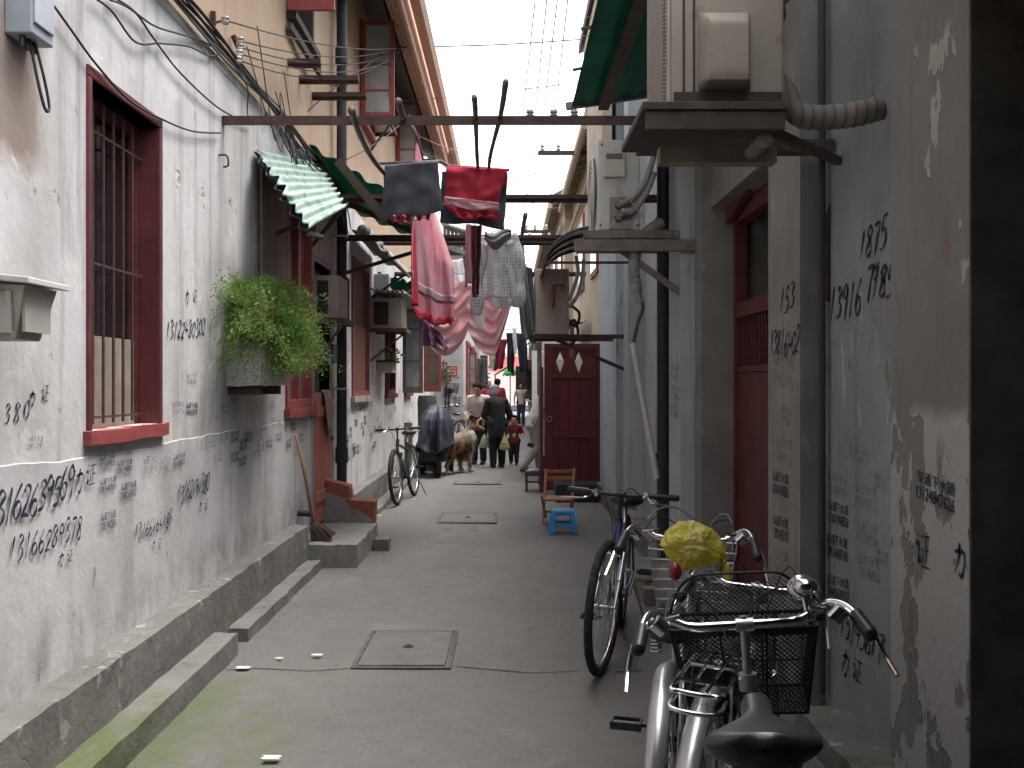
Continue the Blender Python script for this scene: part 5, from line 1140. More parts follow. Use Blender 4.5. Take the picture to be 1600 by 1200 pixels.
for c, (ea, eb) in zip(cxs, ((gx0, edges[1]), (edges[1], gx1))):
    z0_, z1_ = zl+.03, gt-.05
    dzm_ = (dz0+dz1)/2+.03
    L_ = (c-hw, dzm_); R_ = (c+hw, dzm_); T_ = (c, min(dz1, z1_-.015)); B_ = (c, max(dz0, z0_+.015))
    tri(b, [(ea, z0_), (B_[0], z0_), B_, L_, (ea, dzm_)]); tri(b, [(ea, dzm_), L_, T_, (T_[0], z1_), (ea, z1_)])
    tri(b, [(B_[0], z0_), (eb, z0_), (eb, dzm_), R_, B_]); tri(b, [T_, R_, (eb, dzm_), (eb, z1_), (T_[0], z1_)])
b.build('cut_out_panel', MAROON, t)
b = MB(); Y_ = Yg-.02
b.box(gx0-.05, gx0+.07, Y_, Y_+.075, .04, gt); b.box(gx1-.07, gx1, Y_, Y_+.075, .04, gt); b.box(gx0+.07, gx1-.07, Y_, Y_+.07, gt-.07, gt); b.box(gx0+.07, gx1-.07, Y_, Y_+.06, zl-.03, zl+.03); b.box(gx0+.07, gx1-.07, Y_, Y_+.06, P(0,680,Yg).z-.04, P(0,680,Yg).z+.04); b.box(gx0+.07, gx1-.07, Y_, Y_+.06, .04, .15)
b.build('frame', MAROON, t, bevel=.004)
b = MB(); b.box(gx0-.11, gx0-.06, Yg+.05, Yg+.75, .04, gt-.32); b.build('folded_leaf', RED_WOOD, t, bevel=.004)
b = MB(); b.torus((gx0+.02, Yg-.035, 1.02), (0,1,0), .035, .007, 16, 6); b.build('ring_handle', STEEL, t)
# white cloths / boards beyond gate
b = MB(); q0, q1 = P(831,638,22), P(839,548,22); b.box(q0.x, q1.x, 22, 22.06, q0.z, q1.z); tag(b.build('white_board', mat('white_board_paint', (.8,.8,.78), .6)), 'tall bright white board standing far down the alley by the right wall', 'board')
cloth('hanging_garment', 'long white towel hanging just beyond the left edge of the maroon gate', 'garment', hang([(846,549), (855,549), (855,618), (847,618)], 15.0, fold=.02, nf=1), WHITEC, 8, 20)
cloth('hanging_garment', 'grey white towel hanging between the white board and the gate', 'garment', hang([(839,550), (845,550), (845,600), (840,598)], 16.5, fold=.02, nf=1), mat('grey_cotton', (.4,.39,.4), .9), 8, 20)
b = MB(); q = P(885, 575, 14.6); b.box(P(865,0,14.8).x, P(925,0,14.8).x, 14.8, 14.82, P(0,600,14.8).z, P(0,562,14.8).z); tag(b.build('white_board', mat('white_panel_paint', (.7,.69,.66), .7)), 'white panel with red top edge glimpsed through the gate diamonds', 'board')
# bright green umbrella and stall at the far end
t = thing('market_umbrella', 'bright green umbrella over a stall at the far end of the alley', 'umbrella', (.05, 44, 0))
q = P(797, 580, 44)
b = MB()
def um(u, v): a = u*2*math.pi; r = .34*v; return Vector((q.x+r*math.cos(a), 44+r*math.sin(a), q.z+.4*(1-v*v)-.2+.03*math.cos(a*8)*v))
b.grid(32, 6, um); b.build('canopy', mat('bright_green_cloth', (.05,.55,.09), .7), t, smooth=True, solid=.01)
b = MB(); b.cyl((q.x, 44, 0), (q.x, 44, q.z+.3), .025, n=8); b.build('pole', STEEL, t)
t = thing('market_stall', 'dark green tented stall below the bright green umbrella', 'stall', (-.6, 42, 0))
qa, qb, qc = P(772,585,42), P(795,580,42), P(800,590,42)
b = MB(); b.slab([(qa.x, 42, qa.z-.05), (qb.x+.1, 42, qb.z+.25), (qb.x+.1, 43.5, qb.z+.25), (qa.x, 43.5, qa.z-.05)], (0,0,.05)); b.build('canopy', mat('dull_green_tarp', (.06,.13,.06), .8), t)
b = MB()
for xx in (qa.x+.03, qb.x+.05):
    for yy in (42.05, 43.45): b.cyl((xx, yy, 0), (xx, yy, qa.z-.05), .02, n=6)
b.build('leg', STEEL, t)
# red sign with white marks on the far white wall
t = thing('wall_sign', 'small red sign with white lettering on the far white wall', 'sign', (-1.5, 23.95, 1.9))
q0, q1 = P(698,587,23.95), P(714,572,23.95)
b = MB(); b.box(q0.x, q1.x, 23.95, 23.99, q0.z, q1.z); b.build('plate', mat('red_sign_paint', (.52,.05,.05), .5), t)
b = MB(); rr = random.Random(4)
for r_ in range(3):
    z = q1.z-.045-r_*.068
    x = q0.x+.02+(.10 if r_ == 0 else 0)
    while x < q1.x-.04: wdt = rr.uniform(.015,.03); b.box(x, x+wdt, 23.945, 23.949, z-.018, z+.018*rr.choice((1,.4))); x += wdt+.012
b.build('lettering', mat('white_lettering', (.7,.68,.66), .6), t)
t = thing('hanging_plant', 'small leafy plant hanging left of the red sign', 'plant', tuple(P(692,580,23)))
q = P(692,582,23); b = MB()
for i in range(220):
    p = q+Vector((rnd.gauss(0,.11), rnd.gauss(0,.08), rnd.gauss(0,.11))); dv = Vector((rnd.gauss(0,1), rnd.gauss(0,1), rnd.gauss(0,1))).normalized()*.08; s2 = dv.cross(Vector((.3,1,.2))).normalized()*.022
    b.add([p, p+dv*.5+s2, p+dv, p+dv*.5-s2], [(0,1,2,3)])
b.build('foliage', mat('dull_leaf', (.07,.10,.045), .7, c2=(.16,.15,.08), scale=9), t, fix=False)
b = MB(); b.lathe([(0,-.16), (.06,-.16), (.085,-.04), (0,-.04)], q, 12); b.build('pot', mat('clay_pot', (.2,.1,.07), .8), t)
t = thing('hanging_plant', 'pale green plant hanging above the man in the far white alley', 'plant', tuple(P(748,580,28)))
q = P(750,582,28); b = MB()
for i in range(200):
    p = q+Vector((rnd.gauss(0,.11), rnd.gauss(0,.1), rnd.gauss(-.05,.18))); dv = Vector((rnd.gauss(0,1), rnd.gauss(0,1), rnd.gauss(-.4,.8))).normalized()*.12; s2 = dv.cross(Vector((.3,1,.2))).normalized()*.02
    b.add([p, p+dv*.5+s2, p+dv, p+dv*.5-s2], [(0,1,2,3)])
b.build('foliage', mat('pale_leaf', (.16,.26,.08), .7, c2=(.22,.32,.12), scale=9), t, fix=False)
b = MB(); b.lathe([(0,-.2), (.07,-.2), (.1,-.05), (0,-.05)], q, 12); b.build('pot', mat('clay_pot', (0,0,0)), t)

# ================================================================ CHAIRS AND STOOLS
# folding slatted chair (seen from its back, facing right-away)
t = thing('folding_chair', 'wooden slatted folding chair left of the maroon gate foot', 'chair', tuple(P(873,818,10.7)))
Yc = 10.55
def at(px, py, Y): return P(px, py, Y)
b = MB(); b.beam(at(848,818,10.45), at(853,733,10.75), .026, .022); b.build('back_leg', WOOD_WARM, t)
b = MB(); b.beam(at(891,815,10.45), at(897,732,10.75), .026, .022); b.build('back_leg', WOOD_WARM, t)
b = MB(); b.beam(at(853,808,10.95), at(846,775,10.35), .024, .02); b.build('front_leg', WOOD_WARM, t)
b = MB(); b.beam(at(891,808,10.95), at(896,775,10.35), .024, .02); b.build('front_leg', WOOD_WARM, t)
b = MB()
for y_, Y_, h_ in ((737, 10.74, .035), (748, 10.70, .045)): b.beam(at(853,y_,Y_), at(897,y_-1,Y_), .018, h_)
b.build('back_slat', WOOD_WARM, t, bevel=.003)
b = MB(); zs = P(0,778,10.6).z
for k in range(5): b.box(P(847,0,10.6).x, P(895,0,10.6).x, 10.40+k*.075, 10.455+k*.075, zs-.012, zs+.008)
b.build('seat', WOOD_WARM, t, bevel=.003)
b = MB(); b.beam(at(850,800,10.55), at(893,798,10.55), .02, .022); b.build('stretcher', WOOD_WARM, t)
# blue plastic stool
t = thing('plastic_stool', 'bright blue plastic stool in front of the folding chair', 'stool', tuple(P(880,835,9.95)))
BLUE = mat('bright_blue_plastic', (.03,.30,.62), .35, c2=(.025,.27,.56), scale=6, spec=.5)
q = P(880, 835, 9.95); cx, cy = q.x, 10.03; hgt = .24; tw, bw = .115, .145
b = MB()
b.hexa([(cx-tw, cy-tw*.85, hgt-.03), (cx+tw, cy-tw*.85, hgt-.03), (cx+tw, cy+tw*.85, hgt-.03), (cx-tw, cy+tw*.85, hgt-.03), (cx-tw*.94, cy-tw*.78, hgt), (cx+tw*.94, cy-tw*.78, hgt), (cx+tw*.94, cy+tw*.78, hgt), (cx-tw*.94, cy+tw*.78, hgt)])
b.build('seat', BLUE, t, bevel=.008)
for sx in (-1, 1):
    for sy in (-1, 1):
        b = MB(); xt, yt = cx+sx*tw*.80, cy+sy*tw*.66; xb, yb2 = cx+sx*bw*.84, cy+sy*bw*.72
        b.hexa([(xb-.026,yb2-.02,0),(xb+.026,yb2-.02,0),(xb+.026,yb2+.02,0),(xb-.026,yb2+.02,0),(xt-.024,yt-.02,hgt-.03),(xt+.024,yt-.02,hgt-.03),(xt+.024,yt+.02,hgt-.03),(xt-.024,yt+.02,hgt-.03)]); b.build('leg', BLUE, t, bevel=.006)
for sy in (-1, 1):
    b = MB(); y = cy+sy*.088
    b.slab([(cx-.07, y, hgt-.03), (cx-.085, y, .15), (cx-.05, y, .185), (cx+.05, y, .185), (cx+.085, y, .15), (cx+.07, y, hgt-.03)], (0,.012,0)); b.box(cx-.095, cx+.095, y, y+.012, .075, .11); b.build('apron', BLUE, t)
b = MB()
for k in range(3): b.box(cx-.04+k*.03, cx-.025+k*.03, cy-.06, cy+.06, hgt+.0005, hgt+.003)
b.build('seat_pattern', mat('pale_print', (.35,.5,.6), .5), t)
# dark stool with cushion
def dark_stool(label, px0, px1, pt, pb, cush):
    Y = onZ((px0+px1)/2, pb).y; a, c = P(px0,pb,Y), P(px1,pb,Y); z = P(0,pt,Y).z
    t = thing('wooden_stool', label, 'stool', ((a.x+c.x)/2, Y+.15, 0))
    b = MB(); b.box(a.x-.01, c.x+.01, Y-.01, Y+.31, z-.05, z-.0); b.build('seat', WOOD_DARK, t, bevel=.006)
    b = MB(); b.grid(10, 10, lambda u, v: Vector((a.x+(c.x-a.x)*u, Y+.3*v, z+.004+.035*(math.sin(math.pi*u)*math.sin(math.pi*v))**.4))); b.build('cushion', cush, t, smooth=True, solid=.01)
    for xx in (a.x+.015, c.x-.015):
        for yy in (Y+.01, Y+.28):
            b = MB(); b.beam((xx, yy, 0), (xx, yy, z-.05), .03, .03); b.build('leg', WOOD_DARK, t)
    b = MB(); b.box(a.x+.03, c.x-.03, Y+.005, Y+.025, .12, .145); b.build('stretcher', WOOD_DARK, t)
dark_stool('low dark stool with navy cushion beside the folding chair', 821, 853, 738, 768, mat('navy_vinyl_cushion', (.035,.035,.08), .4))
dark_stool('small dark red stool at the open edge of the maroon gate', 838, 852, 715, 735, mat('wine_cushion', (.09,.02,.04), .6))
# dark crate behind the folding chair
b = MB(); rough_box(P(868,0,12.6).x, P(935,0,12.6).x, 12.6, 13.2, 0, .22, seg=8, jit=.01, mbx=b); tag(b.build('dark_sack', BLACK, smooth='auto'), 'dark bundle on the ground at the foot of the maroon gate', 'bundle')
# covered scooter on the left
t = thing('covered_scooter', 'parked three wheeler scooter under a blue grey tarpaulin by the left wall', 'scooter', (-1.2, 16.3, 0))
TARP = mat('blue_grey_tarp', (.022,.027,.042), .6, c2=(.035,.04,.058), scale=3, bump=.004, bscale=9)
def tarp(u, v):
    a = u*2*math.pi; ca, sa = math.cos(a), math.sin(a)
    prof = [(0,1.15),(.13,1.13),(.22,1.05),(.275,.94),(.30,.80),(.31,.66),(.32,.55),(.33,.47)]
    k = v*(len(prof)-1); i_ = min(int(k), len(prof)-2); fr_ = k-i_; r = prof[i_][0]*(1-fr_)+prof[i_+1][0]*fr_; z = prof[i_][1]*(1-fr_)+prof[i_+1][1]*fr_
    if z < .8: z += .14*mnoise.noise(Vector((ca*1.7, sa*1.7, 4)))*(.8-z)*3
    sq = 1/max(abs(ca), abs(sa))**.55
    fold_ = 1+(.12*math.sin(a*6+1+v)+.08*math.sin(a*11+v*3)+.10*mnoise.noise(Vector((ca*2.2, sa*2.2, v*2.5))))*min(1, v*1.6)
    x = -1.20+r*.82*sq*fold_*ca; y = 16.45+r*1.9*sq*fold_*sa
    z += -.26*max(0, sa)**1.2*(1-v)-.05*abs(math.sin(a*3+.6))*v*v+.05*mnoise.noise(Vector((x*4, y*3, z*4)))+.10*max(0, -ca)*v*0
    x += .05*mnoise.noise(Vector((a*1.1, v*3, 2)))*v
    return Vector((x, y, z))
b = MB(); b.grid(96, 40, tarp); b.build('tarpaulin', TARP, t, smooth=True, solid=.004)
for wc in ((-1.15, 16.02, .20), (-1.45, 16.7, .20), (-.98, 16.8, .20)):
    b = MB(); b.torus(wc, (1,.25 if wc[1] < 16.1 else 0,0), .16, .042, 26, 10); b.build('wheel', RUBBER, t, smooth=True)
b = MB(); b.beam((-1.22, 15.98, .42), (-1.22, 16.95, .44), .42, .34); b.cyl((-1.18, 16.05, .23), (-1.14, 16.2, 1.0), .03, n=8); b.build('chassis', BLACK, t)
b = MB(); b.ell((-1.16, 16.0, .40), .08, .16, .03); b.build('mudguard', BLACK, t, smooth=True)
b = MB(); b.cyl((-1.05, 16.4, 1.1), (-1.03, 16.4, 1.5), .012, n=8); b.cyl((-1.0, 16.38, 1.1), (-.97, 16.38, 1.45), .012, n=8); b.build('mirror_stalk', BLACK, t)
b = MB(); rough_box(XL+.16, XL+.28, 15.4, 15.5, 0, .9, seg=3, jit=.01, mbx=b); tag(b.build('plank', WOOD_GREY, smooth='auto'), 'old grey plank standing by the wall behind the left bicycle', 'plank')
b = MB(); b.lathe([(0,.0),(.15,.0),(.17,1.2),(.15,1.3),(.0,1.28)], (-1.42, 17.3, 0), 16); tag(b.build('barrel', mat('dull_green_barrel', (.05,.075,.06), .7), smooth='auto'), 'dull green barrel behind the covered scooter', 'barrel')
# ================================================================ BICYCLES
def bicycle(label, loc, rz, lean=0.0, paint=None, Rw=.335, style='city', steer=0.0, saddle=VINYL, fender=None, rack=False, basket=None,
            barz=.98, bary=.80, barw=.56, saddlez=.82, saddley=.16, detail=2, reflector=False, lamp=False, group='bicycles parked along the alley', saddle_scale=1.0, front_fender=True, forkm=None, sweep=.19):
    t = thing('bicycle', label, 'bicycle', loc, rz, group); t.rotation_euler = (0, lean, rz)
    def put(b, name, m, parent=None, **k): return b.build(name, m, parent or t, local=True, **k)
    fh = Vector((0, 1.06, Rw)); rh = Vector((0, 0, Rw)); bb = Vector((0, .44, .29)); st = Vector((0, saddley+.10, saddlez-.13)); ht = Vector((0, bary+.01, barz-.14)); hb = Vector((0, bary+.07, min(barz-.26, Rw+.36)))
    tr = .0165 if style == 'mtb' else .0145
    b = MB(); b.cyl(hb, bb, tr+.003, n=12); b.cyl(bb, st, tr, n=12); b.cyl(ht+Vector((0,.01,-.05)), st+Vector((0,.02,-.10)) if style == 'mtb' else bb.lerp(st, .45), tr, n=12)
    b.cyl(hb-Vector((0,-.01,.02)), ht, .021, n=14)
    for s in (-1, 1):
        b.tube([bb+Vector((s*.02,0,0)), bb.lerp(rh, .4)+Vector((s*.05,0,0)), rh+Vector((s*.06,0,0))], .009, 8); b.tube([st+Vector((s*.015,0,-.02)), st.lerp(rh,.35)+Vector((s*.05,0,0)), rh+Vector((s*.06,0,0))], .0075, 8)
    b.cyl(bb-Vector((.04,0,0)), bb+Vector((.04,0,0)), .024, n=14)
    put(b, 'frame', paint, smooth='auto')
    # steering group rotates about the head tube
    M = Matrix.Translation(ht) @ Matrix.Rotation(steer, 4, 'Z') @ Matrix.Translation(-ht)
    def S(b): b.v = [M @ v for v in b.v]; return b
    b = MB(); cr = hb+Vector((0,.02,-.05))
    b.tube([cr-Vector((.055,0,0)), cr+Vector((.055,0,0))], .015, 8)
    for s in (-1, 1): b.tube([cr+Vector((s*.055,0,.0)), cr.lerp(fh,.6)+Vector((s*.055,-.01,0)), fh+Vector((s*.055,0,0))], [.014,.012,.009], 10)
    if style == 'mtb':
        for s in (-1, 1): b.cyl(cr+Vector((s*.055,0,.01)), cr.lerp(fh,.5)+Vector((s*.055,0,0)), .019, n=10)
    put(S(b), 'fork', forkm or (CHROME if style == 'city' else paint), smooth='auto')
    def wheel(c, name, front):
        f = S if front else (lambda q: q)
        q = MB(); q.torus(c, (1,0,0), Rw-.022, .022, 56, 10)
        if detail > 1:
            for k in range(64):
                a = k*2*math.pi/64; dr = Vector((0, math.cos(a), math.sin(a))); tg = Vector((0,-math.sin(a), math.cos(a)))
                q.beam(c+dr*(Rw-.001)-tg*.006+Vector((-.012,0,0)), c+dr*(Rw-.001)+tg*.006+Vector((.012,0,0)), .006, .004)
        wh = put(f(q), name, RUBBER, smooth='auto')
        q = MB(); q.torus(c, (1,0,0), Rw-.048, .011, 56, 8, 1.15); put(f(q), 'rim', CHROME, wh, smooth=True)
        q = MB(); q.cyl(c-Vector((.05,0,0)), c+Vector((.05,0,0)), .012, n=10)
        for s in (-1, 1): q.cyl(c+Vector((s*.026,0,0)), c+Vector((s*.030,0,0)), .026, n=14)
        put(f(q), 'hub', STEEL, wh, smooth='auto')
        q = MB(); n = 32 if detail > 1 else 20
        for k in range(n):
            a = 2*math.pi*k/n; a2 = a+(.55 if k % 4 < 2 else -.55); s = 1 if k % 2 else -1
            q.tube([c+Vector((s*.028, .024*math.cos(a2), .024*math.sin(a2))), c+Vector((0, (Rw-.05)*math.cos(a), (Rw-.05)*math.sin(a)))], .0014 if detail > 1 else .002, 3, caps=False)
        put(f(q), 'spokes', STEEL, wh)
    wheel(fh, 'front_wheel', True); wheel(rh, 'rear_wheel', False)
    if fender:
        def fend(c, a0, a1, name, front, wd=.030):
            q = MB()
            def fn(u, v):
                a = R(a0+(a1-a0)*v); k = (u-.5)*2; r = Rw+.022-.018*k*k
                return c+Vector((wd*k, r*math.cos(a), r*math.sin(a)))
            q.grid(8, 40, fn); o = put((S(q) if front else q), name, fender, smooth=True, solid=.002)
            q = MB()
            am = R(a0+(a1-a0)*.92)
            for s in (-1, 1): q.cyl(c+Vector((s*.05,0,0)), c+Vector((s*.03, (Rw+.01)*math.cos(am), (Rw+.01)*math.sin(am))), .003, n=6)
            put((S(q) if front else q), 'fender_stay', STEEL, o)
            return o
        rf = fend(rh, 70, 215, 'rear_fender', False)
        if front_fender: fend(fh, 160, 30, 'front_fender', True)
        if reflector:
            a = R(198); q = MB(); c = rh+Vector((0, (Rw+.03)*math.cos(a), (Rw+.03)*math.sin(a))); q.cyl(c, c+Vector((0,-.02,0)), .022, n=14); put(q, 'reflector', mat('red_reflector', (.45,.01,.02), .2), rf, smooth='auto')
    if rack:
        q = MB(); z = Rw+.40; w_ = .065
        q.tube(smooth_path([(-w_,.20,z), (-w_,-.16,z), (-w_*.6,-.20,z), (w_*.6,-.20,z), (w_,-.16,z), (w_,.20,z)], 5), .0065, 8); q.tube([(-w_*.35,.20,z), (-w_*.35,-.19,z)], .005, 6); q.tube([(w_*.35,.20,z), (w_*.35,-.19,z)], .005, 6)
        for y in (-.1, .05, .18): q.tube([(-w_,y,z), (w_,y,z)], .005, 6)
        for s in (-1, 1): q.tube([(s*w_,-.05,z), (s*.07,.0,Rw)], .006, 6); q.tube([(s*w_,.12,z), (s*.07,.0,Rw)], .005, 6)
        q.tube(smooth_path([(-w_,-.12,z-.035), (-w_*.8,-.23,z-.035), (w_*.8,-.23,z-.035), (w_,-.12,z-.035)], 5), .006, 8)
        put(q, 'rear_rack', CHROME, smooth='auto')
    # handlebar
    b = MB(); c = Vector((0, bary, barz)); h2 = barw/2
    if style == 'mtb':
        pth = smooth_path([c+Vector((-h2,-.04,.0)), c+Vector((-h2*.5,-.01,0)), c+Vector((0,0.0,-.005)), c+Vector((h2*.5,-.01,0)), c+Vector((h2,-.04,.0))], 6)
        ends = [(c+Vector((s*h2*.62,-.016,0)), c+Vector((s*h2*1.02,-.041,0))) for s in (-1, 1)]
    else:
        pth = []
        half = [c, c+Vector((h2*.25,.0,.0)), c+Vector((h2*.48,.003,.002)), c+Vector((h2*.66,.012,.022)), c+Vector((h2*.82,-.005,.042)), c+Vector((h2*.93,-.07*sweep/.15,.030)), c+Vector((h2,-sweep,-.010*sweep/.11))]
        rt = smooth_path(half, 6); lf = [Vector((-p.x, p.y, p.z)) for p in reversed(rt)]; pth = lf[:-1]+rt
        ends = [(Vector((s*abs(half[5].x+.003), half[5].y-.015, half[5].z-.004)), Vector((s*(half[6].x+.002), half[6].y-.012, half[6].z-.004))) for s in (-1, 1)]
    b.tube(pth, [.0115+(.002 if abs(p.x) < h2*.5 and style == 'city' else 0) for p in pth], 10)
    hbar = put(S(b), 'handlebar', CHROME if style == 'city' else BLACK, smooth='auto')
    b = MB(); b.cyl(ht, c-Vector((0,.0,.0)), .0115, n=10); b.cyl(c-Vector((.022,0,0)), c+Vector((.022,0,0)), .018, n=12); b.cyl(ht-Vector((0,0,.03)), ht+Vector((0,0,.012)), .024, n=14); b.cyl(c+Vector((0,0,.012)), c+Vector((0,0,.022)), .010, n=8)
    put(S(b), 'stem', STEEL if style == 'city' else BLACK, smooth='auto')
    for s, (p, q_) in zip((-1, 1), ends):
        b = MB(); n = 9; pts = [p.lerp(q_, k/(n-1)) for k in range(n)]; b.tube(pts, [.0165+.0018*(k % 2) for k in range(n)], 12); b.ell(q_, .018, .012, .018, 10, 6)
        put(S(b), 'grip', BLACK, hbar, smooth='auto')
        b = MB(); d0 = p+Vector((-s*.03, .02, -.005))
        if style == 'mtb': b.tube(smooth_path([d0, d0+Vector((s*.03,.05,-.02)), d0+Vector((s*.12,.045,-.03)), d0+Vector((s*.17,.04,-.035))], 5), .006, 7)
        else: b.tube(smooth_path([p+Vector((-s*.10,.05,.01)), p+Vector((-s*.02,.055,-.01)), p+Vector((s*.025,-.02,-.035)), q_+Vector((s*.03,-.005,-.055)), q_+Vector((s*.04,-.05,-.09))], 6), .0062, 7)
        b.cyl(p+Vector((-s*.055,-.0,-.012)), p+Vector((-s*.03,.0,.012)), .022, n=12)
        put(S(b), 'brake_lever', CHROME, hbar, smooth='auto')
    if detail > 1:
        b = MB()
        for s, (p, q_) in zip((-1, 1), ends):
            b.tube(smooth_path([p+Vector((-s*.06,.05,0)), p+Vector((-s*.10,.14,.05)), c+Vector((s*.06,.16,.02)), c+Vector((s*.02,.10,-.12)), cr+Vector((0,.03,.05))], 7), .0028, 5)
        put(S(b), 'brake_cable', CABLE, smooth=True)
    # saddle
    sc_ = Vector((0, saddley, saddlez)); q = MB(); ss = saddle_scale
    def sad(u, v):
        y = -.125+.265*v
        wv = .104*math.sqrt(max(0, 1-((.26-v)/.26)**2)) if v < .26 else .030+.074*(.5+.5*math.cos(math.pi*min(1, (v-.26)/.46)))
        if v > .93: wv *= math.sqrt(max(0, 1-((v-.93)/.07)**2))*.98+.02
        wv = max(wv, .003); a = math.pi*2*u; sa = math.sin(a); th = (.030 if sa > 0 else .042-.018*v)*min(1, wv/.028)
        ca = math.cos(a); ca = math.copysign(abs(ca)**.8, ca)
        return sc_+Vector((ss*wv*ca, ss*y, ss*(th*sa+.016*max(0, .35-v)-.010*math.sin(math.pi*v))))
    q.grid(32, 40, sad); o = put(q, 'saddle', saddle, smooth=True)
    q = MB()
    for s in (-1, 1): q.tube(smooth_path([sc_+Vector((s*.045,-.10,-.03)), sc_+Vector((s*.025,-.02,-.055)), sc_+Vector((s*.018,.11,-.03))], 5), .004, 6)
    for s in (-1, 1):
        for k in range(4): q.torus(sc_+Vector((s*.05,-.09,-.035-k*.011)), (0,0,1), .016, .0035, 12, 5)
    put(q, 'saddle_spring', STEEL, o)
    q = MB(); q.cyl(st-Vector((0,0,.06)), sc_+Vector((0,.02,-.04)), .013, n=10); put(q, 'seat_post', CHROME, smooth='auto')
    # drive train
    q = MB(); x = .055; q.torus(bb+Vector((x,0,0)), (1,0,0), .085, .007, 30, 6); q.torus(rh+Vector((x,0,0)), (1,0,0), .035, .007, 18, 6)
    for k in range(5): a = k*2*math.pi/5; q.cyl(bb+Vector((x,0,0)), bb+Vector((x,.085*math.cos(a),.085*math.sin(a))), .006, n=6)
    q.tube([bb+Vector((x,0,.088)), rh+Vector((x,0,.038))], .005, 4); q.tube([bb+Vector((x,0,-.088)), rh+Vector((x,0,-.038))], .005, 4)
    put(q, 'chainwheel', STEEL, smooth='auto')
    for s in (-1, 1):
        e = bb+Vector((s*.085, s*.12, -s*.115)); q = MB(); q.cyl(bb+Vector((s*.06,0,0)), e, .010, n=8); cr_ = put(q, 'crank', STEEL, smooth='auto')
        q = MB(); pc = e+Vector((s*.065,0,0)); q.box(pc.x-.05, pc.x+.05, pc.y-.034, pc.y-.024, pc.z-.012, pc.z+.012); q.box(pc.x-.05, pc.x+.05, pc.y+.024, pc.y+.034, pc.z-.012, pc.z+.012); q.box(pc.x-.05, pc.x-.042, pc.y-.024, pc.y+.024, pc.z-.012, pc.z+.012); q.box(pc.x+.042, pc.x+.05, pc.y-.024, pc.y+.024, pc.z-.012, pc.z+.012); q.cyl(e, pc+Vector((s*.05,0,0)), .008, n=8)
        put(q, 'pedal', BLACK, cr_)
    q = MB(); q.tube([rh+Vector((-.06,.10,-.04)), rh+Vector((-.16,.03,-Rw+.01)), rh+Vector((-.19,.0,-Rw+.012))], .008, 6); put(q, 'kickstand', STEEL, smooth='auto')
    if lamp:
        q = MB(); a = c+Vector((.17,.03,.05)); q.lathe([(0,-.01),(.022,0),(.036,.03),(.038,.055),(.034,.06),(0,.062)], (0,0,0), 20)
        Mx = Matrix.Translation(a) @ Matrix.Rotation(R(-70), 4, 'X'); q.v = [Mx @ v for v in q.v]; q.ell(a+Vector((-.0,.0,.03)), .034, .034, .026, 18, 10); q.cyl(c+Vector((.17,0,0)), a, .012, n=8)
        put(S(q), 'bell', CHROME, smooth='auto')
    if basket:
        bm_, parts = basket(c)
        ob = None
        for nm, bb_, mm, par in parts:
            o = put(bb_, nm, mm, ob if par else None, smooth='auto')
            if not par: ob = o
    return t

def mesh_panel(b, p00, p10, p11, p01, du, r=.0016, clip=None):
    """diagonal expanded-metal wires over a quad"""
    p00, p10, p11, p01 = map(Vector, (p00, p10, p11, p01))
    wd = (p10-p00).length; hh = (p01-p00).length; nn = int((wd+hh)/du)
    def at_(x, y):
        u = x/wd; v = y/hh; return p00.lerp(p10, u).lerp(p01.lerp(p11, u), v)
    for k in range(1, nn):
        s = k*du
        x0, y0 = (s, 0) if s <= wd else (wd, s-wd)
        x1, y1 = (0, s) if s <= hh else (s-hh, hh)
        if clip:
            pass
        for mir in (0, 1):
            a = (wd-x0, y0) if mir else (x0, y0); c = (wd-x1, y1) if mir else (x1, y1)
            pts = [at_(a[0]+(c[0]-a[0])*t/6, a[1]+(c[1]-a[1])*t/6) for t in range(7)]
            if clip: pts = [p for p in pts if clip(p)]
            if len(pts) > 1: b.tube(pts, r, 3, caps=False)
WIREM = mat('dark_basket_wire', (.02,.02,.022), .45, .6)
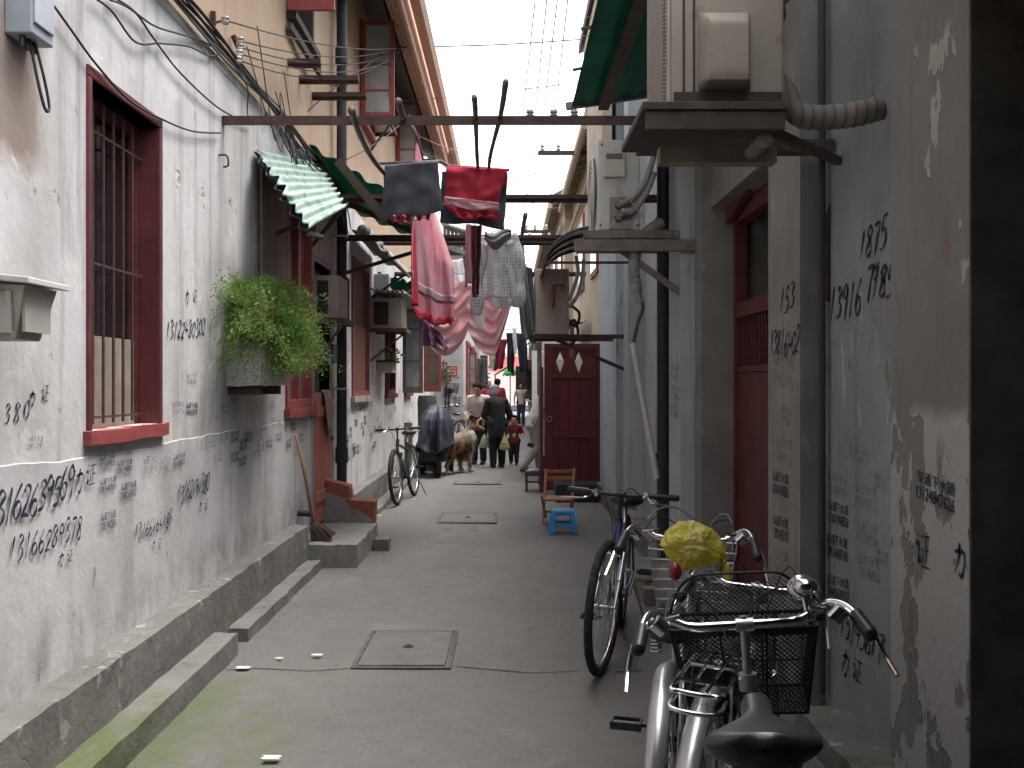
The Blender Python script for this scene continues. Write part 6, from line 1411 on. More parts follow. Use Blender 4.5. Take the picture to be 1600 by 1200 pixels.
def big_basket(c):
    # near panel hangs just ahead of the bars, far panel arches higher
    y0, y1 = c.y+.14, c.y+.46; z0, zn, zf = c.z-.28, c.z-.045, c.z-.045; wn0, wn1, wf0, wf1 = .155, .195, .165, .212
    w_ = MB(); du = .0135
    nb = [(-wn0,y0+.02,z0), (wn0,y0+.02,z0), (wn1,y0,zn), (-wn1,y0,zn)]; fb = [(-wf0,y1-.05,z0), (wf0,y1-.05,z0), (wf1,y1,zf-.02), (-wf1,y1,zf-.02)]
    mesh_panel(w_, *nb, du); 
    def arch(p):
        k = abs(p.x)/wf1; return p.z <= zf+.09-.14*min(1,k)**6
    mesh_panel(w_, (-wf0,y1-.05,z0), (wf0,y1-.05,z0), (wf1,y1+.01,zf+.09), (-wf1,y1+.01,zf+.09), du, clip=arch)
    mesh_panel(w_, nb[0], fb[0], fb[3], nb[3], du*1.1); mesh_panel(w_, nb[1], fb[1], fb[2], nb[2], du*1.1); mesh_panel(w_, nb[0], nb[1], fb[1], fb[0], du*1.4)
    r_ = MB()
    top = [Vector((wf1*k/16.0, y1+.01, (zf+.09)-.14*abs(k/16.0)**6)) for k in range(-16, 17)]
    loop = [Vector((-wn1,y0,zn))]+top+[Vector((wn1,y0,zn))]
    r_.tube(loop, .0045, 7); r_.tube([Vector((-wn1,y0,zn)), Vector((wn1,y0,zn))], .0045, 7)
    for q in (nb, fb): r_.tube([Vector(p) for p in (q[0], q[1])], .004, 6)
    r_.tube([Vector(nb[0]), Vector(fb[0])], .004, 6); r_.tube([Vector(nb[1]), Vector(fb[1])], .004, 6)
    for q in (nb, fb):
        for i, j in ((0,3), (1,2)): r_.tube([Vector(q[i]), Vector(q[j])], .0035, 6)
        for u in (.34, .66): r_.tube([Vector(q[0]).lerp(Vector(q[1]),u), Vector(q[3]).lerp(Vector(q[2]),u)], .003, 6)
        for v in (.33,): r_.tube([Vector(q[0]).lerp(Vector(q[3]),v), Vector(q[1]).lerp(Vector(q[2]),v)], .003, 6)
    band = MB(); band.slab([Vector(nb[3])+Vector((0,0,-.02)), Vector(nb[2])+Vector((0,0,-.02)), Vector(nb[2]), Vector(nb[3])], (0,.003,0))
    r_.tube([Vector((-wf1,y1+.003,zf-.03)), Vector((wf1,y1+.003,zf-.03))], .006, 6)
    stays = MB()
    for s in (-1, 1): stays.tube([Vector((s*.09, y1-.1, z0)), Vector((s*.06, 1.06, .335))], .004, 6)
    return None, [('basket', r_, WIREM, 0), ('mesh', w_, WIREM, 1), ('rim_band', band, BLACK, 1), ('basket_stay', stays, WIREM, 1)]
WIREW = mat('pale_basket_wire', (.36,.36,.37), .4, .7)
def wire_basket(c):
    y0, y1 = c.y+.08, c.y+.34; z0, z1 = c.z-.30, c.z-.06; a, d_ = .13, .17; r_ = MB()
    def ring(z, k): 
        w_ = a+(d_-a)*k; yy0 = y0+.02*(1-k); yy1 = y1-.04*(1-k); return [Vector((-w_,yy0,z)), Vector((w_,yy0,z)), Vector((w_,yy1,z)), Vector((-w_,yy1,z))]
    for i in range(7): r_.tube(ring(z0+(z1-z0)*i/6, i/6), .0028 if i < 6 else .005, 5, closed=True)
    A_, B_ = ring(z0, 0), ring(z1, 1)
    for s in range(4):
        n = 8
        for k in range(n): r_.tube([A_[s].lerp(A_[(s+1) % 4], k/n), B_[s].lerp(B_[(s+1) % 4], k/n)], .0022, 4)
    for k in range(8): r_.tube([A_[0].lerp(A_[1], k/8), A_[3].lerp(A_[2], k/8)], .0022, 4)
    return None, [('basket', r_, WIREW, 0)]

SILVERP = mat('silver_bike_paint', (.42,.42,.44), .35, .6, rvar=.1); DARKP = mat('black_bike_paint', (.02,.02,.024), .3, spec=.6); BLUEP = mat('blue_bike_paint', (.03,.045,.16), .3, spec=.6)
GREENP = mat('dark_green_bike_paint', (.018,.028,.024), .35); FENDER = mat('silver_fender', (.46,.46,.47), .32, .75, rvar=.12, layers=[dict(color=(.12,.085,.06), scale=(9,9,9), lo=.64, hi=.72, fac=.7)])
# nearest bicycle with the dark mesh basket
bicycle('nearest bicycle, silver bars, black saddle and big dark mesh basket', (.502, 1.66, 0), R(-10.8), R(-4.5), DARKP, barz=.885, bary=.90, barw=.56, saddlez=.835, saddley=.26, sweep=.11, steer=R(8), basket=big_basket, lamp=True, saddle_scale=1.06)
# rack bicycle to its left
bicycle('bicycle with chrome rear rack and straight silver mudguard, tucked left of the nearest one', (.50, 2.66, 0), R(-22), R(3), SILVERP, barz=.80, bary=.84, barw=.44, saddlez=.70, saddley=.24, fender=FENDER, rack=True, reflector=True)
# bicycle with the yellow bag
bikeD = bicycle('silver swept bar bicycle with a wire basket, standing before the red door', (.44, 2.86, 0), R(-14), R(1), SILVERP, barz=.90, bary=1.02, barw=.50, saddlez=.745, saddley=.30, fender=FENDER, basket=wire_basket)
# mountain bicycle facing the viewer
bicycle('dark blue flat bar bicycle facing the viewer with its silver front wheel in the alley', (.695, 6.18, 0), R(170), R(-3), BLUEP, style='mtb', forkm=CHROME, barz=.905, bary=.80, barw=.58, saddlez=.80, saddley=.14, fender=None, Rw=.345, steer=R(-9))
# left bicycle
bicycle('black flat bar bicycle leaning by the left wall behind the doorstep', (-1.27, 13.4, 0), R(174), R(4), GREENP, style='mtb', barz=.93, barw=.54, saddlez=.86, saddley=.14, Rw=.345)
bicycle('grey bicycle parked side on before the far white wall', (-1.15, 23.0, 0), R(155), 0, DARKP, detail=1, barz=1.0)
bicycle('second bicycle parked close to the far white wall behind the man', (-.80, 24.6, 0), R(165), R(4), SILVERP, detail=1, barz=1.0)
bicycle('bicycle parked far down the right wall beside the walking woman', (.68, 29.0, 0), R(178), R(-4), DARKP, detail=1, barz=1.0)
# yellow bag on the bar
t = thing('plastic_bag', 'crumpled yellow plastic bag with red print on the bicycle handlebar', 'bag', tuple(P(1080,890,3.75)))
q = P(1079, 851, 3.78)
def bag(u, v):
    a = u*2*math.pi; ph = math.pi*v; dirv = Vector((math.sin(ph)*math.cos(a), math.sin(ph)*math.sin(a), math.cos(ph)))
    n1 = mnoise.noise(dirv*1.7+Vector((3,1,2))); n2 = abs(mnoise.noise(dirv*3.2)); n3 = abs(mnoise.noise(dirv*8.0)); n4 = abs(mnoise.noise(dirv*17.0))
    r = 1+.16*n1-.20*n2-.13*n3-.06*n4+.22*max(0,-dirv.x)**6
    return q+Vector((dirv.x*.100*r*(1+.12*(dirv.z < 0)*dirv.x), dirv.y*.11*r, dirv.z*.100*r))+Vector((.03*max(0, dirv.x)**3, 0, -.03*max(0, dirv.x)**3))
b = MB(); b.grid(90, 56, bag)
b.build('bag', mat('thin_yellow_plastic', (.74,.66,.12), .35, spec=.5, thin=.4, c2=(.74,.70,.36), scale=7, lo=.5, hi=.68, layers=[dict(color=(.55,.04,.03), scale=(13,13,20), lo=.66, hi=.68, fac=.85)]), t, smooth=True)
b = MB()
def tail(u, v): return q+Vector((.10+.05*u, -.05+.04*math.sin(u*9), -.05-.05*v-.03*u+.012*math.sin(v*9+u*5)))
b.grid(12, 12, tail)
b.build('bag_handle', mat('thin_yellow_plastic', (0,0,0)), t, smooth=True, solid=.001)
b = MB(); c = P(1055, 893, 3.62); b.ell(c, .024, .024, .034, 12, 8); b.cyl(c, c+Vector((0,.05,.01)), .008, n=6); tag(b.build('rear_lamp', mat('dark_red_lens', (.20,.008,.02), .25, spec=.6), smooth=True), 'small dark red lamp just below the yellow bag', 'lamp')
b = MB()
b.tube(smooth_path([P(1010,812,3.75), P(1030,795,3.9), P(1058,794,4.0), P(1085,812,4.0)], 7), .0032, 6); tag(b.build('cable', CABLE_GREY, smooth=True), 'brake cable arching over the bar left of the yellow bag', 'cable')
b = MB(); b.tube(smooth_path([P(1108,826,3.9), P(1122,806,3.9), P(1138,806,3.85), P(1145,830,3.8), P(1144,862,3.75)], 7), .0032, 6); tag(b.build('cable', CABLE_GREY, smooth=True), 'brake cable loop right of the yellow bag above the black grip', 'cable')
# ================================================================ PEOPLE AND THE DOG
def remesh(b, name, m, parent, voxel=.014, smooth_it=3, faces=None):
    me = bpy.data.meshes.new('tmp'); me.from_pydata([tuple(v) for v in b.v], [], b.f)
    o = bpy.data.objects.new('tmp', me); col.objects.link(o)
    rm = o.modifiers.new('r', 'REMESH'); rm.mode = 'VOXEL'; rm.voxel_size = voxel
    sm = o.modifiers.new('s', 'SMOOTH'); sm.iterations = smooth_it; sm.factor = .5
    dg = bpy.context.evaluated_depsgraph_get(); dg.update()
    nm = bpy.data.meshes.new_from_object(o.evaluated_get(dg), depsgraph=dg); nm.name = name
    bpy.data.objects.remove(o); bpy.data.meshes.remove(me)
    nm.materials.clear()
    for x in (m if isinstance(m, (list, tuple)) else [m]): nm.materials.append(x)
    for p in nm.polygons:
        p.use_smooth = True
        if faces: p.material_index = faces(p.center)
        else: p.material_index = 0
    r = bpy.data.objects.new(name, nm); col.objects.link(r); r.parent = parent; return r
SKIN = mat('warm_skin', (.50,.30,.21), .6, c2=(.44,.255,.18), scale=9)
HAIR_B = mat('black_hair', (.012,.010,.009), .85, spec=.1, c2=(.02,.016,.014), scale=40); HAIR_G = mat('grey_hair', (.30,.30,.31), .7, c2=(.17,.17,.18), scale=35)
EYE_M = mat('dark_eye', (.015,.012,.012), .3); LIP = mat('lip', (.30,.12,.10), .6)
def cloth_mat(name, c, c2): return mat(name, c, .9, c2=c2, scale=9, bump=.004, bscale=14)
def person(label, loc, rz, H, shirt, trousers, hair, shoes, pose=None, sleeve=1.0, coarse=False, long_shirt=0.0, hair_long=0.0, bulk=1.0, head_k=1.0, headless_hair=False):
    """z up, faces +Y; pose overrides joint positions given in units of height"""
    t = thing('person', label, 'person', loc, rz)
    J = dict(pel=(0,0,.52), chest=(0,.0,.74), neck=(0,.0,.83), head=(0,.012,.925), shL=(-.102,0,.795), shR=(.102,0,.795), elL=(-.135,-.01,.63), elR=(.135,-.01,.63), haL=(-.15,.03,.48), haR=(.15,.03,.48),
             hiL=(-.05,0,.51), hiR=(.05,0,.51), knL=(-.052,.012,.28), knR=(.052,.012,.28), anL=(-.055,-.01,.045), anR=(.055,-.01,.045), look=(0,1,0))
    if pose: J.update(pose)
    J = {k: Vector(v)*(H if k != 'look' else 1) for k, v in J.items()}
    hr = .066*H*head_k; look = J['look'].normalized(); g = H*bulk
    b = MB()
    rotM = look.to_track_quat('Y', 'Z').to_matrix()
    hd = J['head']
    b.ell(hd, hr*.80, hr*.95, hr*1.12, 18, 12, rotM); b.ell(hd+rotM @ Vector((0, hr*.30, -hr*.62)), hr*.56, hr*.56, hr*.52, 12, 8, rotM)
    b.ell(hd+rotM @ Vector((0, hr*.98, -hr*.22)), hr*.13, hr*.20, hr*.24, 8, 6, rotM)
    for s in (-1, 1): b.ell(hd+rotM @ Vector((s*hr*.82, -hr*.05, -hr*.15)), hr*.10, hr*.18, hr*.26, 8, 6, rotM)
    b.cap(J['neck']-Vector((0,0,.03*H)), hd-rotM @ Vector((0, hr*.1, hr*.6)), .032*g, .030*g)
    def limb(a, c, r0, r1): b.cap(J[a], J[c], r0*g, r1*g)
    b.cap(J['pel'], J['chest'], .072*g, .078*g)
    for s in 'LR':
        limb('sh'+s, 'el'+s, .027, .022); limb('el'+s, 'ha'+s, .022, .015); limb('hi'+s, 'kn'+s, .044, .031); limb('kn'+s, 'an'+s, .031, .020)
        b.cap(J['chest']+Vector((0,0,.03*H)), J['sh'+s], .05*g, .032*g)
        # hand: palm, four fingers, thumb
        dv = (J['ha'+s]-J['el'+s]).normalized(); side = Vector((1 if s == 'R' else -1, 0, 0)); fw = Vector((0,1,0)); fw = (fw-dv*fw.dot(dv)).normalized(); nrm = dv.cross(fw)
        pm = J['ha'+s]+dv*.03*H; b.cap(J['ha'+s], pm+dv*.02*H, .013*H, .017*H)
        for k in range(4):
            o = pm+dv*.02*H+fw*(k-1.5)*.0105*H; ln = (.040, .047, .044, .034)[k]*H
            b.cap(o, o+dv*ln*.55+nrm*.004*H, .0062*H, .0056*H, 7); b.cap(o+dv*ln*.55+nrm*.004*H, o+dv*ln*.92+nrm*.014*H*(1 if s == 'R' else -1), .0056*H, .0048*H, 7)
        b.cap(pm+fw*.015*H-dv*.01*H, pm+fw*.034*H+dv*.02*H, .0075*H, .006*H, 7)
        # foot
        b.cap(J['an'+s]-Vector((0,.012*H,.018*H)), J['an'+s]+Vector((0,.075*H,-.028*H)), .022*H, .016*H)
    vx = .011 if not coarse else .016
    remesh(b, 'body', SKIN, t, vx*H/1.6*(.75 if not coarse else 1), 2)
    # face
    f = MB()
    for s in (-1, 1): f.ell(hd+rotM @ Vector((s*hr*.34, hr*.86, hr*.02)), hr*.13, hr*.08, hr*.075, 8, 6, rotM); f.ell(hd+rotM @ Vector((s*hr*.34, hr*.90, hr*.24)), hr*.20, hr*.06, hr*.045, 8, 5, rotM)
    f.build('eyes', EYE_M, t, local=True, smooth=True)
    f = MB(); f.ell(hd+rotM @ Vector((0, hr*.84, -hr*.62)), hr*.24, hr*.07, hr*.055, 10, 6, rotM); f.build('mouth', LIP, t, local=True, smooth=True)
    # hair
    h = MB(); 
    h.ell(hd+rotM @ Vector((0,-hr*.14, hr*.22)), hr*.92, hr*.96, hr*1.02, 18, 12, rotM)
    if hair_long: h.ell(hd+rotM @ Vector((0,-hr*.45,-hr*.30)), hr*.84, hr*.62, hr*(.75+hair_long), 14, 10, rotM)
    h.ell(hd+rotM @ Vector((0, hr*.30, hr*.86)), hr*.62, hr*.5, hr*.3, 12, 8, rotM)
    for k in range(24):
        a = k*2.4; h.ell(hd+rotM @ Vector((hr*.7*math.cos(a), -hr*.25+hr*.6*math.sin(a)*(math.sin(a) < .5), hr*(.25+.6*((k*.37) % 1)))), hr*.26, hr*.26, hr*.2, 8, 6, rotM)
    remesh(h, 'hair', hair, t, vx*.7*H/1.6, 1)
    # shirt
    c = MB(); e = .012*H
    c.cap(J['pel']+Vector((0,0,.02*H)), J['chest'], .082*g, .086*g, 16); c.cap(J['chest'], J['neck']-Vector((0,0,.035*H)), .086*g, .036*g, 16)
    c.tube([J['pel']+Vector((0,0,.09*H)), J['pel']-Vector((0,0,(.0+long_shirt*.4)*H)), J['pel']-Vector((0,0,(.035+long_shirt)*H))], [.078*g, .092*g, .094*g], 18)
    for s in 'LR':
        c.cap(J['chest']+Vector((0,0,.035*H)), J['sh'+s], .062*g, .042*g); 
        el = J['sh'+s].lerp(J['el'+s], min(1, sleeve)); c.cap(J['sh'+s], el, .041*g, (.036 if sleeve >= 1 else .038)*g)
        if sleeve > 1: c.cap(J['el'+s], J['el'+s].lerp(J['ha'+s], sleeve-1), .034*g, .026*g)
    so = remesh(c, 'shirt', shirt, t, vx*H/1.6*1.15, 4)
    l = MB()
    l.cap(J['hiL']+Vector((0,0,.02*H)), J['hiR']+Vector((0,0,.02*H)), .07*g, .07*g)
    for s in 'LR':
        l.cap(J['hi'+s], J['kn'+s], .062*g, .046*g); l.cap(J['kn'+s], J['an'+s]+Vector((0,0,.012*H)), .046*g, .036*g)
    remesh(l, 'trousers', trousers, t, vx*H/1.6*1.15, 4)
    for s in 'LR':
        k = MB(); k.cap(J['an'+s]-Vector((0,.018*H,.022*H)), J['an'+s]+Vector((0,.085*H,-.026*H)), .027*H, .023*H); k.ell(J['an'+s]+Vector((0,.03*H,-.036*H)), .028*H, .075*H, .012*H)
        remesh(k, 'shoe', shoes, t, .009, 2)
    return t
TAUPE = cloth_mat('taupe_jersey', (.54,.46,.42), (.47,.40,.365)); BLACKC = cloth_mat('black_cotton_suit', (.012,.012,.013), (.02,.02,.021)); CHARC = cloth_mat('charcoal_trousers', (.016,.016,.019), (.024,.024,.027))
SHOE_B = mat('black_shoe', (.012,.012,.012), .5); DENIM = cloth_mat('dark_denim', (.03,.04,.10), (.045,.055,.13)); CREAMT = cloth_mat('cream_top', (.68,.61,.53), (.6,.54,.47))
g = onZ(748, 725)
person('man in taupe jumper and dark trousers bending toward the dog', (g.x, g.y, 0), R(168), 1.56, TAUPE, CHARC, HAIR_B, SHOE_B, bulk=1.12, sleeve=1.55,
       pose=dict(pel=(0,-.03,.53), chest=(.0,.03,.74), neck=(0,.055,.825), head=(-.005,.085,.905), look=(.15,1,-.45), shL=(-.104,.03,.785), shR=(.104,.03,.785), elL=(-.15,.05,.62), elR=(.155,.05,.62), haL=(-.07,.16,.55), haR=(.10,.16,.555)))
g = onZ(777, 730)
person('grey haired woman in black seen from behind, carrying a green bag', (g.x, g.y, 0), R(18), 1.50, BLACKC, BLACKC, HAIR_G, SHOE_B, bulk=1.2, sleeve=1.35, long_shirt=.12, hair_long=.15,
       pose=dict(chest=(0,.03,.735), neck=(-.01,.06,.825), head=(-.02,.09,.915), look=(.25,1,-.2), shL=(-.10,.03,.785), shR=(.10,.03,.785), elR=(.165,.03,.63), haR=(.155,.08,.49), elL=(-.15,.05,.63), haL=(-.12,.17,.55), knR=(.06,.02,.28), anR=(.065,.03,.045)))
wq = P(788, 690, g.y-.12)
t = thing('carrier_bag', 'thin pale green carrier bag of fruit in the old woman hand', 'bag', tuple(wq))
def cb(u, v):
    a = u*2*math.pi; r = .010+(.075*max(0, v-.15)**.7*(1 if v < .8 else max(0, 1-((v-.8)/.2)**2)**.5))*1.25
    return wq+Vector((r*math.cos(a)*(1+.22*math.sin(a*5+v*4)), .8*r*math.sin(a), .17-.33*v))
b = MB(); b.grid(28, 22, cb); b.build('bag', mat('thin_green_plastic', (.36,.42,.20), .4, spec=.5, c2=(.42,.36,.16), scale=11, alpha=.92), t, smooth=True)
b = MB(); 
for k in range(7): b.ell(wq+Vector((.04*math.cos(k*2.2), .03*math.sin(k*2.2), -.09+.035*(k % 3))), .034, .034, .03, 10, 7)
b.build('fruit', mat('yellow_fruit', (.45,.30,.06), .5), t, smooth=True)
g = onZ(803, 726)
person('small child in red shirt and black trousers walking toward the viewer', (g.x, g.y, 0), R(172), .93, cloth_mat('red_child_shirt', (.22,.02,.035), (.17,.015,.03)), CHARC, HAIR_B, SHOE_B, head_k=1.42, bulk=1.18, sleeve=.95,
       pose=dict(head=(0,.01,.885), neck=(0,0,.79), chest=(0,0,.69), pel=(0,0,.47), shL=(-.12,0,.755), shR=(.12,0,.755), elL=(-.165,.0,.62), elR=(.165,.0,.62), haL=(-.18,.09,.60), haR=(.16,.05,.52), hiL=(-.055,0,.46), hiR=(.055,0,.46), knL=(-.055,.02,.25), anL=(-.055,.02,.05), knR=(.058,.05,.26), anR=(.06,-.01,.06)))
b = MB(); q = P(803, 681, g.y-.155)
b.ell(q, .035, .008, .04, 12, 8); b.ell(q+Vector((.02,-.002,.03)), .016, .008, .016, 10, 6)
tag(b.build('shirt_print', mat('yellow_print', (.5,.36,.14), .8), smooth=True), 'pale yellow print on the front of the child red shirt', 'print')
g = onZ(838, 738)
person('person in white shirt and grey trousers stepping behind the maroon gate', (g.x-.04, g.y, 0), R(-62), 1.58, cloth_mat('white_shirt_cotton', (.82,.81,.81), (.72,.71,.72)), cloth_mat('grey_cotton_trousers', (.36,.35,.35), (.29,.28,.28)), HAIR_B, mat('red_brown_sandal', (.18,.06,.05), .6), bulk=1.02, sleeve=1.3,
       pose=dict(pel=(0,.0,.53), chest=(0,.09,.72), neck=(0,.14,.80), head=(0,.18,.885), look=(0,1,-.3), shL=(-.11,.10,.785), shR=(.11,.10,.785), elL=(-.13,.16,.62), haL=(-.10,.26,.58), elR=(.13,.14,.62), haR=(.12,.24,.56), knR=(.05,.02,.28), anR=(.055,-.16,.06), knL=(-.05,.06,.28), anL=(-.05,.09,.045), hiL=(-.05,0,.52), hiR=(.05,0,.52)))
b = MB(); q = P(842,648,16.4); b.beam(q, q+Vector((.10,0,.10)), .05, .03); b.beam(q+Vector((.02,-.01,.03)), P(828,690,16.4), .008, .008); b.beam(P(824,694,16.4), P(834,697,16.4), .05, .07); tag(b.build('shoulder_bag', BLACK), 'small dark bag and strap held beside the grey trousers', 'bag')
g = onZ(814, 664)
person('woman in cream top and dark jeans walking down the middle of the far alley', (g.x, g.y, 0), R(178), 1.55, CREAMT, DENIM, HAIR_B, SHOE_B, sleeve=.55, coarse=True, hair_long=.1, pose=dict(elL=(-.16,.0,.64), haL=(-.17,.08,.52), elR=(.16,-.03,.64), haR=(.16,.0,.5), knL=(-.05,.05,.29), anL=(-.05,.06,.05), anR=(.05,-.09,.07)))
g = P(777, 640, 30.0)
person('person in dark red top with a cap standing beyond the grey haired woman', (g.x, 30.0, 0), R(20), 1.66, cloth_mat('dark_red_top', (.24,.02,.03), (.18,.015,.025)), DENIM, HAIR_B, SHOE_B, coarse=True, sleeve=1.4, bulk=1.15)
g = P(763, 640, 33.0)
person('bald person in bright pink top far beyond the man', (g.x, 33.0, 0), R(180), 1.62, cloth_mat('bright_pink_top', (.62,.06,.22), (.5,.05,.18)), DENIM, mat('shaved_hair', (.30,.19,.14), .6), SHOE_B, coarse=True, sleeve=.5)

# ---------------------------------------------------------------- rough collie
g = onZ(717, 741)
dog = thing('dog', 'sable and white rough collie standing in the alley, looking right', 'dog', (g.x-.11, g.y+.22, 0), R(-33))
k = .73/.62
def D(x, y, z): return Vector((x*k, y*k, z*k))
b = MB()
b.cap(D(0,-.24,.42), D(0,.02,.40), .135*k, .145*k, 16); b.cap(D(0,.02,.40), D(0,.26,.44), .145*k, .150*k, 16); b.cap(D(0,.24,.46), D(0,.40,.60), .12*k, .072*k, 14)
b.ell(D(0,.30,.38), .135*k, .14*k, .19*k); b.ell(D(0,-.28,.38), .155*k, .13*k, .18*k); b.ell(D(.01,.36,.50), .12*k, .11*k, .13*k)
b.ell(D(.02,.47,.665), .070*k, .095*k, .075*k); b.cap(D(.03,.51,.65), D(.065,.66,.605), .048*k, .026*k); b.ell(D(.065,.655,.615), .018*k, .018*k, .016*k, 8, 6)
for s in (-1, 1):
    b.cap(D(.015+s*.045,.44,.71), D(.01+s*.058,.425,.775), .026*k, .008*k, 8)
    b.cap(D(s*.085,.30,.36), D(s*.085,.285,.21), .058*k, .036*k); b.cap(D(s*.085,.285,.21), D(s*.085,.30,.05), .034*k, .026*k); b.cap(D(s*.085,.30,.03), D(s*.085,.345,.024), .030*k, .025*k, 8)
    yy = -.26+(.05 if s > 0 else -.03)
    b.cap(D(s*.085,yy,.38), D(s*.09,yy+.07,.24), .090*k, .048*k); b.cap(D(s*.09,yy+.07,.24), D(s*.09,yy-.07,.13), .044*k, .028*k); b.cap(D(s*.09,yy-.07,.13), D(s*.09,yy-.03,.035), .028*k, .025*k); b.cap(D(s*.09,yy-.03,.028), D(s*.09,yy+.025,.024), .030*k, .025*k, 8)
tp_ = smooth_path([D(0,-.36,.43), D(.0,-.45,.34), D(.01,-.48,.22), D(.02,-.52,.15)], 4)
for i in range(len(tp_)-1): b.cap(tp_[i], tp_[i+1], (.05+.02*math.sin(i/len(tp_)*3))*k, .05*k, 10)
SABLE = mat('sable_fur', (.36,.18,.085), .95, c2=(.24,.12,.06), scale=9, bump=.004, bscale=60); FURW = mat('white_fur', (.50,.46,.42), .95, c2=(.42,.38,.34), scale=9, bump=.004, bscale=60); FURG = mat('grey_tan_fur', (.22,.18,.14), .95, c2=(.15,.118,.09), scale=9, bump=.004, bscale=60); FURD = mat('dark_sable_fur', (.07,.04,.025), .95, c2=(.13,.07,.038), scale=12)
def dogface(p):
    q = p/k; n = .03*mnoise.noise(q*14)
    if q.y > .40 and q.z > .56:
        if q.y > .57 and abs(q.x-.055) < .02 and q.z > .62: return 0
        return 0 if q.z < .70 else 3
    if q.y > .27+n*2 and q.z < .60: return 1
    if q.z < .07: return 1
    if q.y < -.42+n and q.z < .24: return 2
    if q.z < .30: return 0
    if q.z > .47+n*1.5: return 2
    if .08+n < q.y: return 3 if n > -.01 else 0
    if -.14 < q.y+n*3 < -.02 and q.z > .34: return 3
    return 0
body = remesh(b, 'body', [SABLE, FURW, FURG, FURD], dog, .012, 3, faces=dogface)
rr = random.Random(5); fm = MB()
polys = [p for p in body.data.polygons]; 
for i in range(9000):
    p = rr.choice(polys); q = p.center/k
    if q.y > .46 and q.z > .56: continue
    if q.z < .16 and rr.random() < .7: continue
    nrm = p.normal; ln = rr.uniform(.03, .075)*(1.5 if (q.y < -.3 or (q.y > .2 and q.z < .55)) else 1)
    dv = (nrm*.55+Vector((rr.gauss(0,.15), -.45+rr.gauss(0,.15), -.75+rr.gauss(0,.15)))).normalized(); s2 = dv.cross(nrm).normalized()*rr.uniform(.003,.007) if dv.cross(nrm).length > .01 else Vector((.004,0,0))
    c = p.center; fm.cm = p.material_index; fm.add([c-s2, c+s2, c+dv*ln], [(0,1,2)])
fm.build('fur', [SABLE, FURW, FURG, FURD], dog, local=True, fix=False)
b = MB()
for s in (-1, 1): b.ell(D(.03+s*.036,.535,.685), .010*k, .010*k, .009*k, 8, 6)
b.ell(D(.067,.672,.618), .014*k, .012*k, .012*k, 8, 6); b.build('eyes_and_nose', EYE_M, dog, local=True, smooth=True)
# bag by the dog's muzzle
wq2 = P(757, 690, 18.0)
b = MB(); b.grid(24, 18, lambda u, v: wq2+Vector(((.015+.085*max(0,v-.1)**.6*(1 if v < .8 else max(0,1-((v-.8)/.2)**2)**.5))*math.cos(u*2*math.pi)*(1+.25*math.sin(u*30+v*5)), .07*math.sin(math.pi*v)*math.sin(u*2*math.pi), .14-.26*v)))
tag(b.build('carrier_bag', mat('pale_lime_plastic', (.36,.46,.26), .4, c2=(.5,.55,.45), scale=9), smooth=True), 'crumpled pale lime bag held in front of the dog muzzle', 'bag')
# ================================================================ PAINTED NUMBERS AND STAMPED ADVERTS
ST = {'0': [[(.3,1),(.06,.75),(.04,.3),(.28,0),(.52,.3),(.5,.78),(.3,1)]], '1': [[(.32,1),(.26,.5),(.18,-.02)]],
 '2': [[(.06,.78),(.2,.98),(.45,.9),(.42,.6),(.2,.25),(.03,.03),(.25,.06),(.55,.0)]], '3': [[(.08,.9),(.3,1),(.48,.82),(.24,.56),(.5,.38),(.42,.08),(.05,.0)]],
 '4': [[(.22,1),(.05,.42),(.55,.45)],[(.42,.75),(.34,-.1)]], '5': [[(.5,.98),(.18,.95),(.12,.58),(.38,.6),(.5,.35),(.35,.05),(.04,.02)]],
 '6': [[(.42,1),(.12,.6),(.05,.25),(.2,.0),(.45,.12),(.46,.4),(.25,.48),(.08,.3)]], '7': [[(.05,.94),(.52,.96),(.34,.5),(.26,-.05)]],
 '8': [[(.42,.9),(.22,1),(.08,.78),(.42,.38),(.44,.1),(.22,0),(.05,.18),(.34,.58),(.48,.82),(.42,.9)]], '9': [[(.46,.75),(.28,.98),(.07,.8),(.14,.55),(.4,.6),(.48,.82),(.42,.4),(.34,-.08)]],
 '-': [[(.1,.5),(.5,.52)]], '.': [[(.2,.45),(.3,.4)]],
 'B': [[(.1,.68),(.75,.72),(.68,.15),(.5,.02),(.42,.14)],[(.44,.98),(.40,.6),(.10,.05)],[(.12,.46),(.02,.26)],[(.84,.5),(.97,.3)]],
 'Z': [[(.15,.95),(.27,.82)],[(.02,.6),(.24,.62),(.2,.15),(.36,.32)],[(.42,.86),(.98,.9)],[(.7,.88),(.7,.1)],[(.72,.5),(.94,.52)],[(.5,.55),(.5,.1)],[(.38,.06),(1.0,.09)]]}
tr_ = random.Random(21)
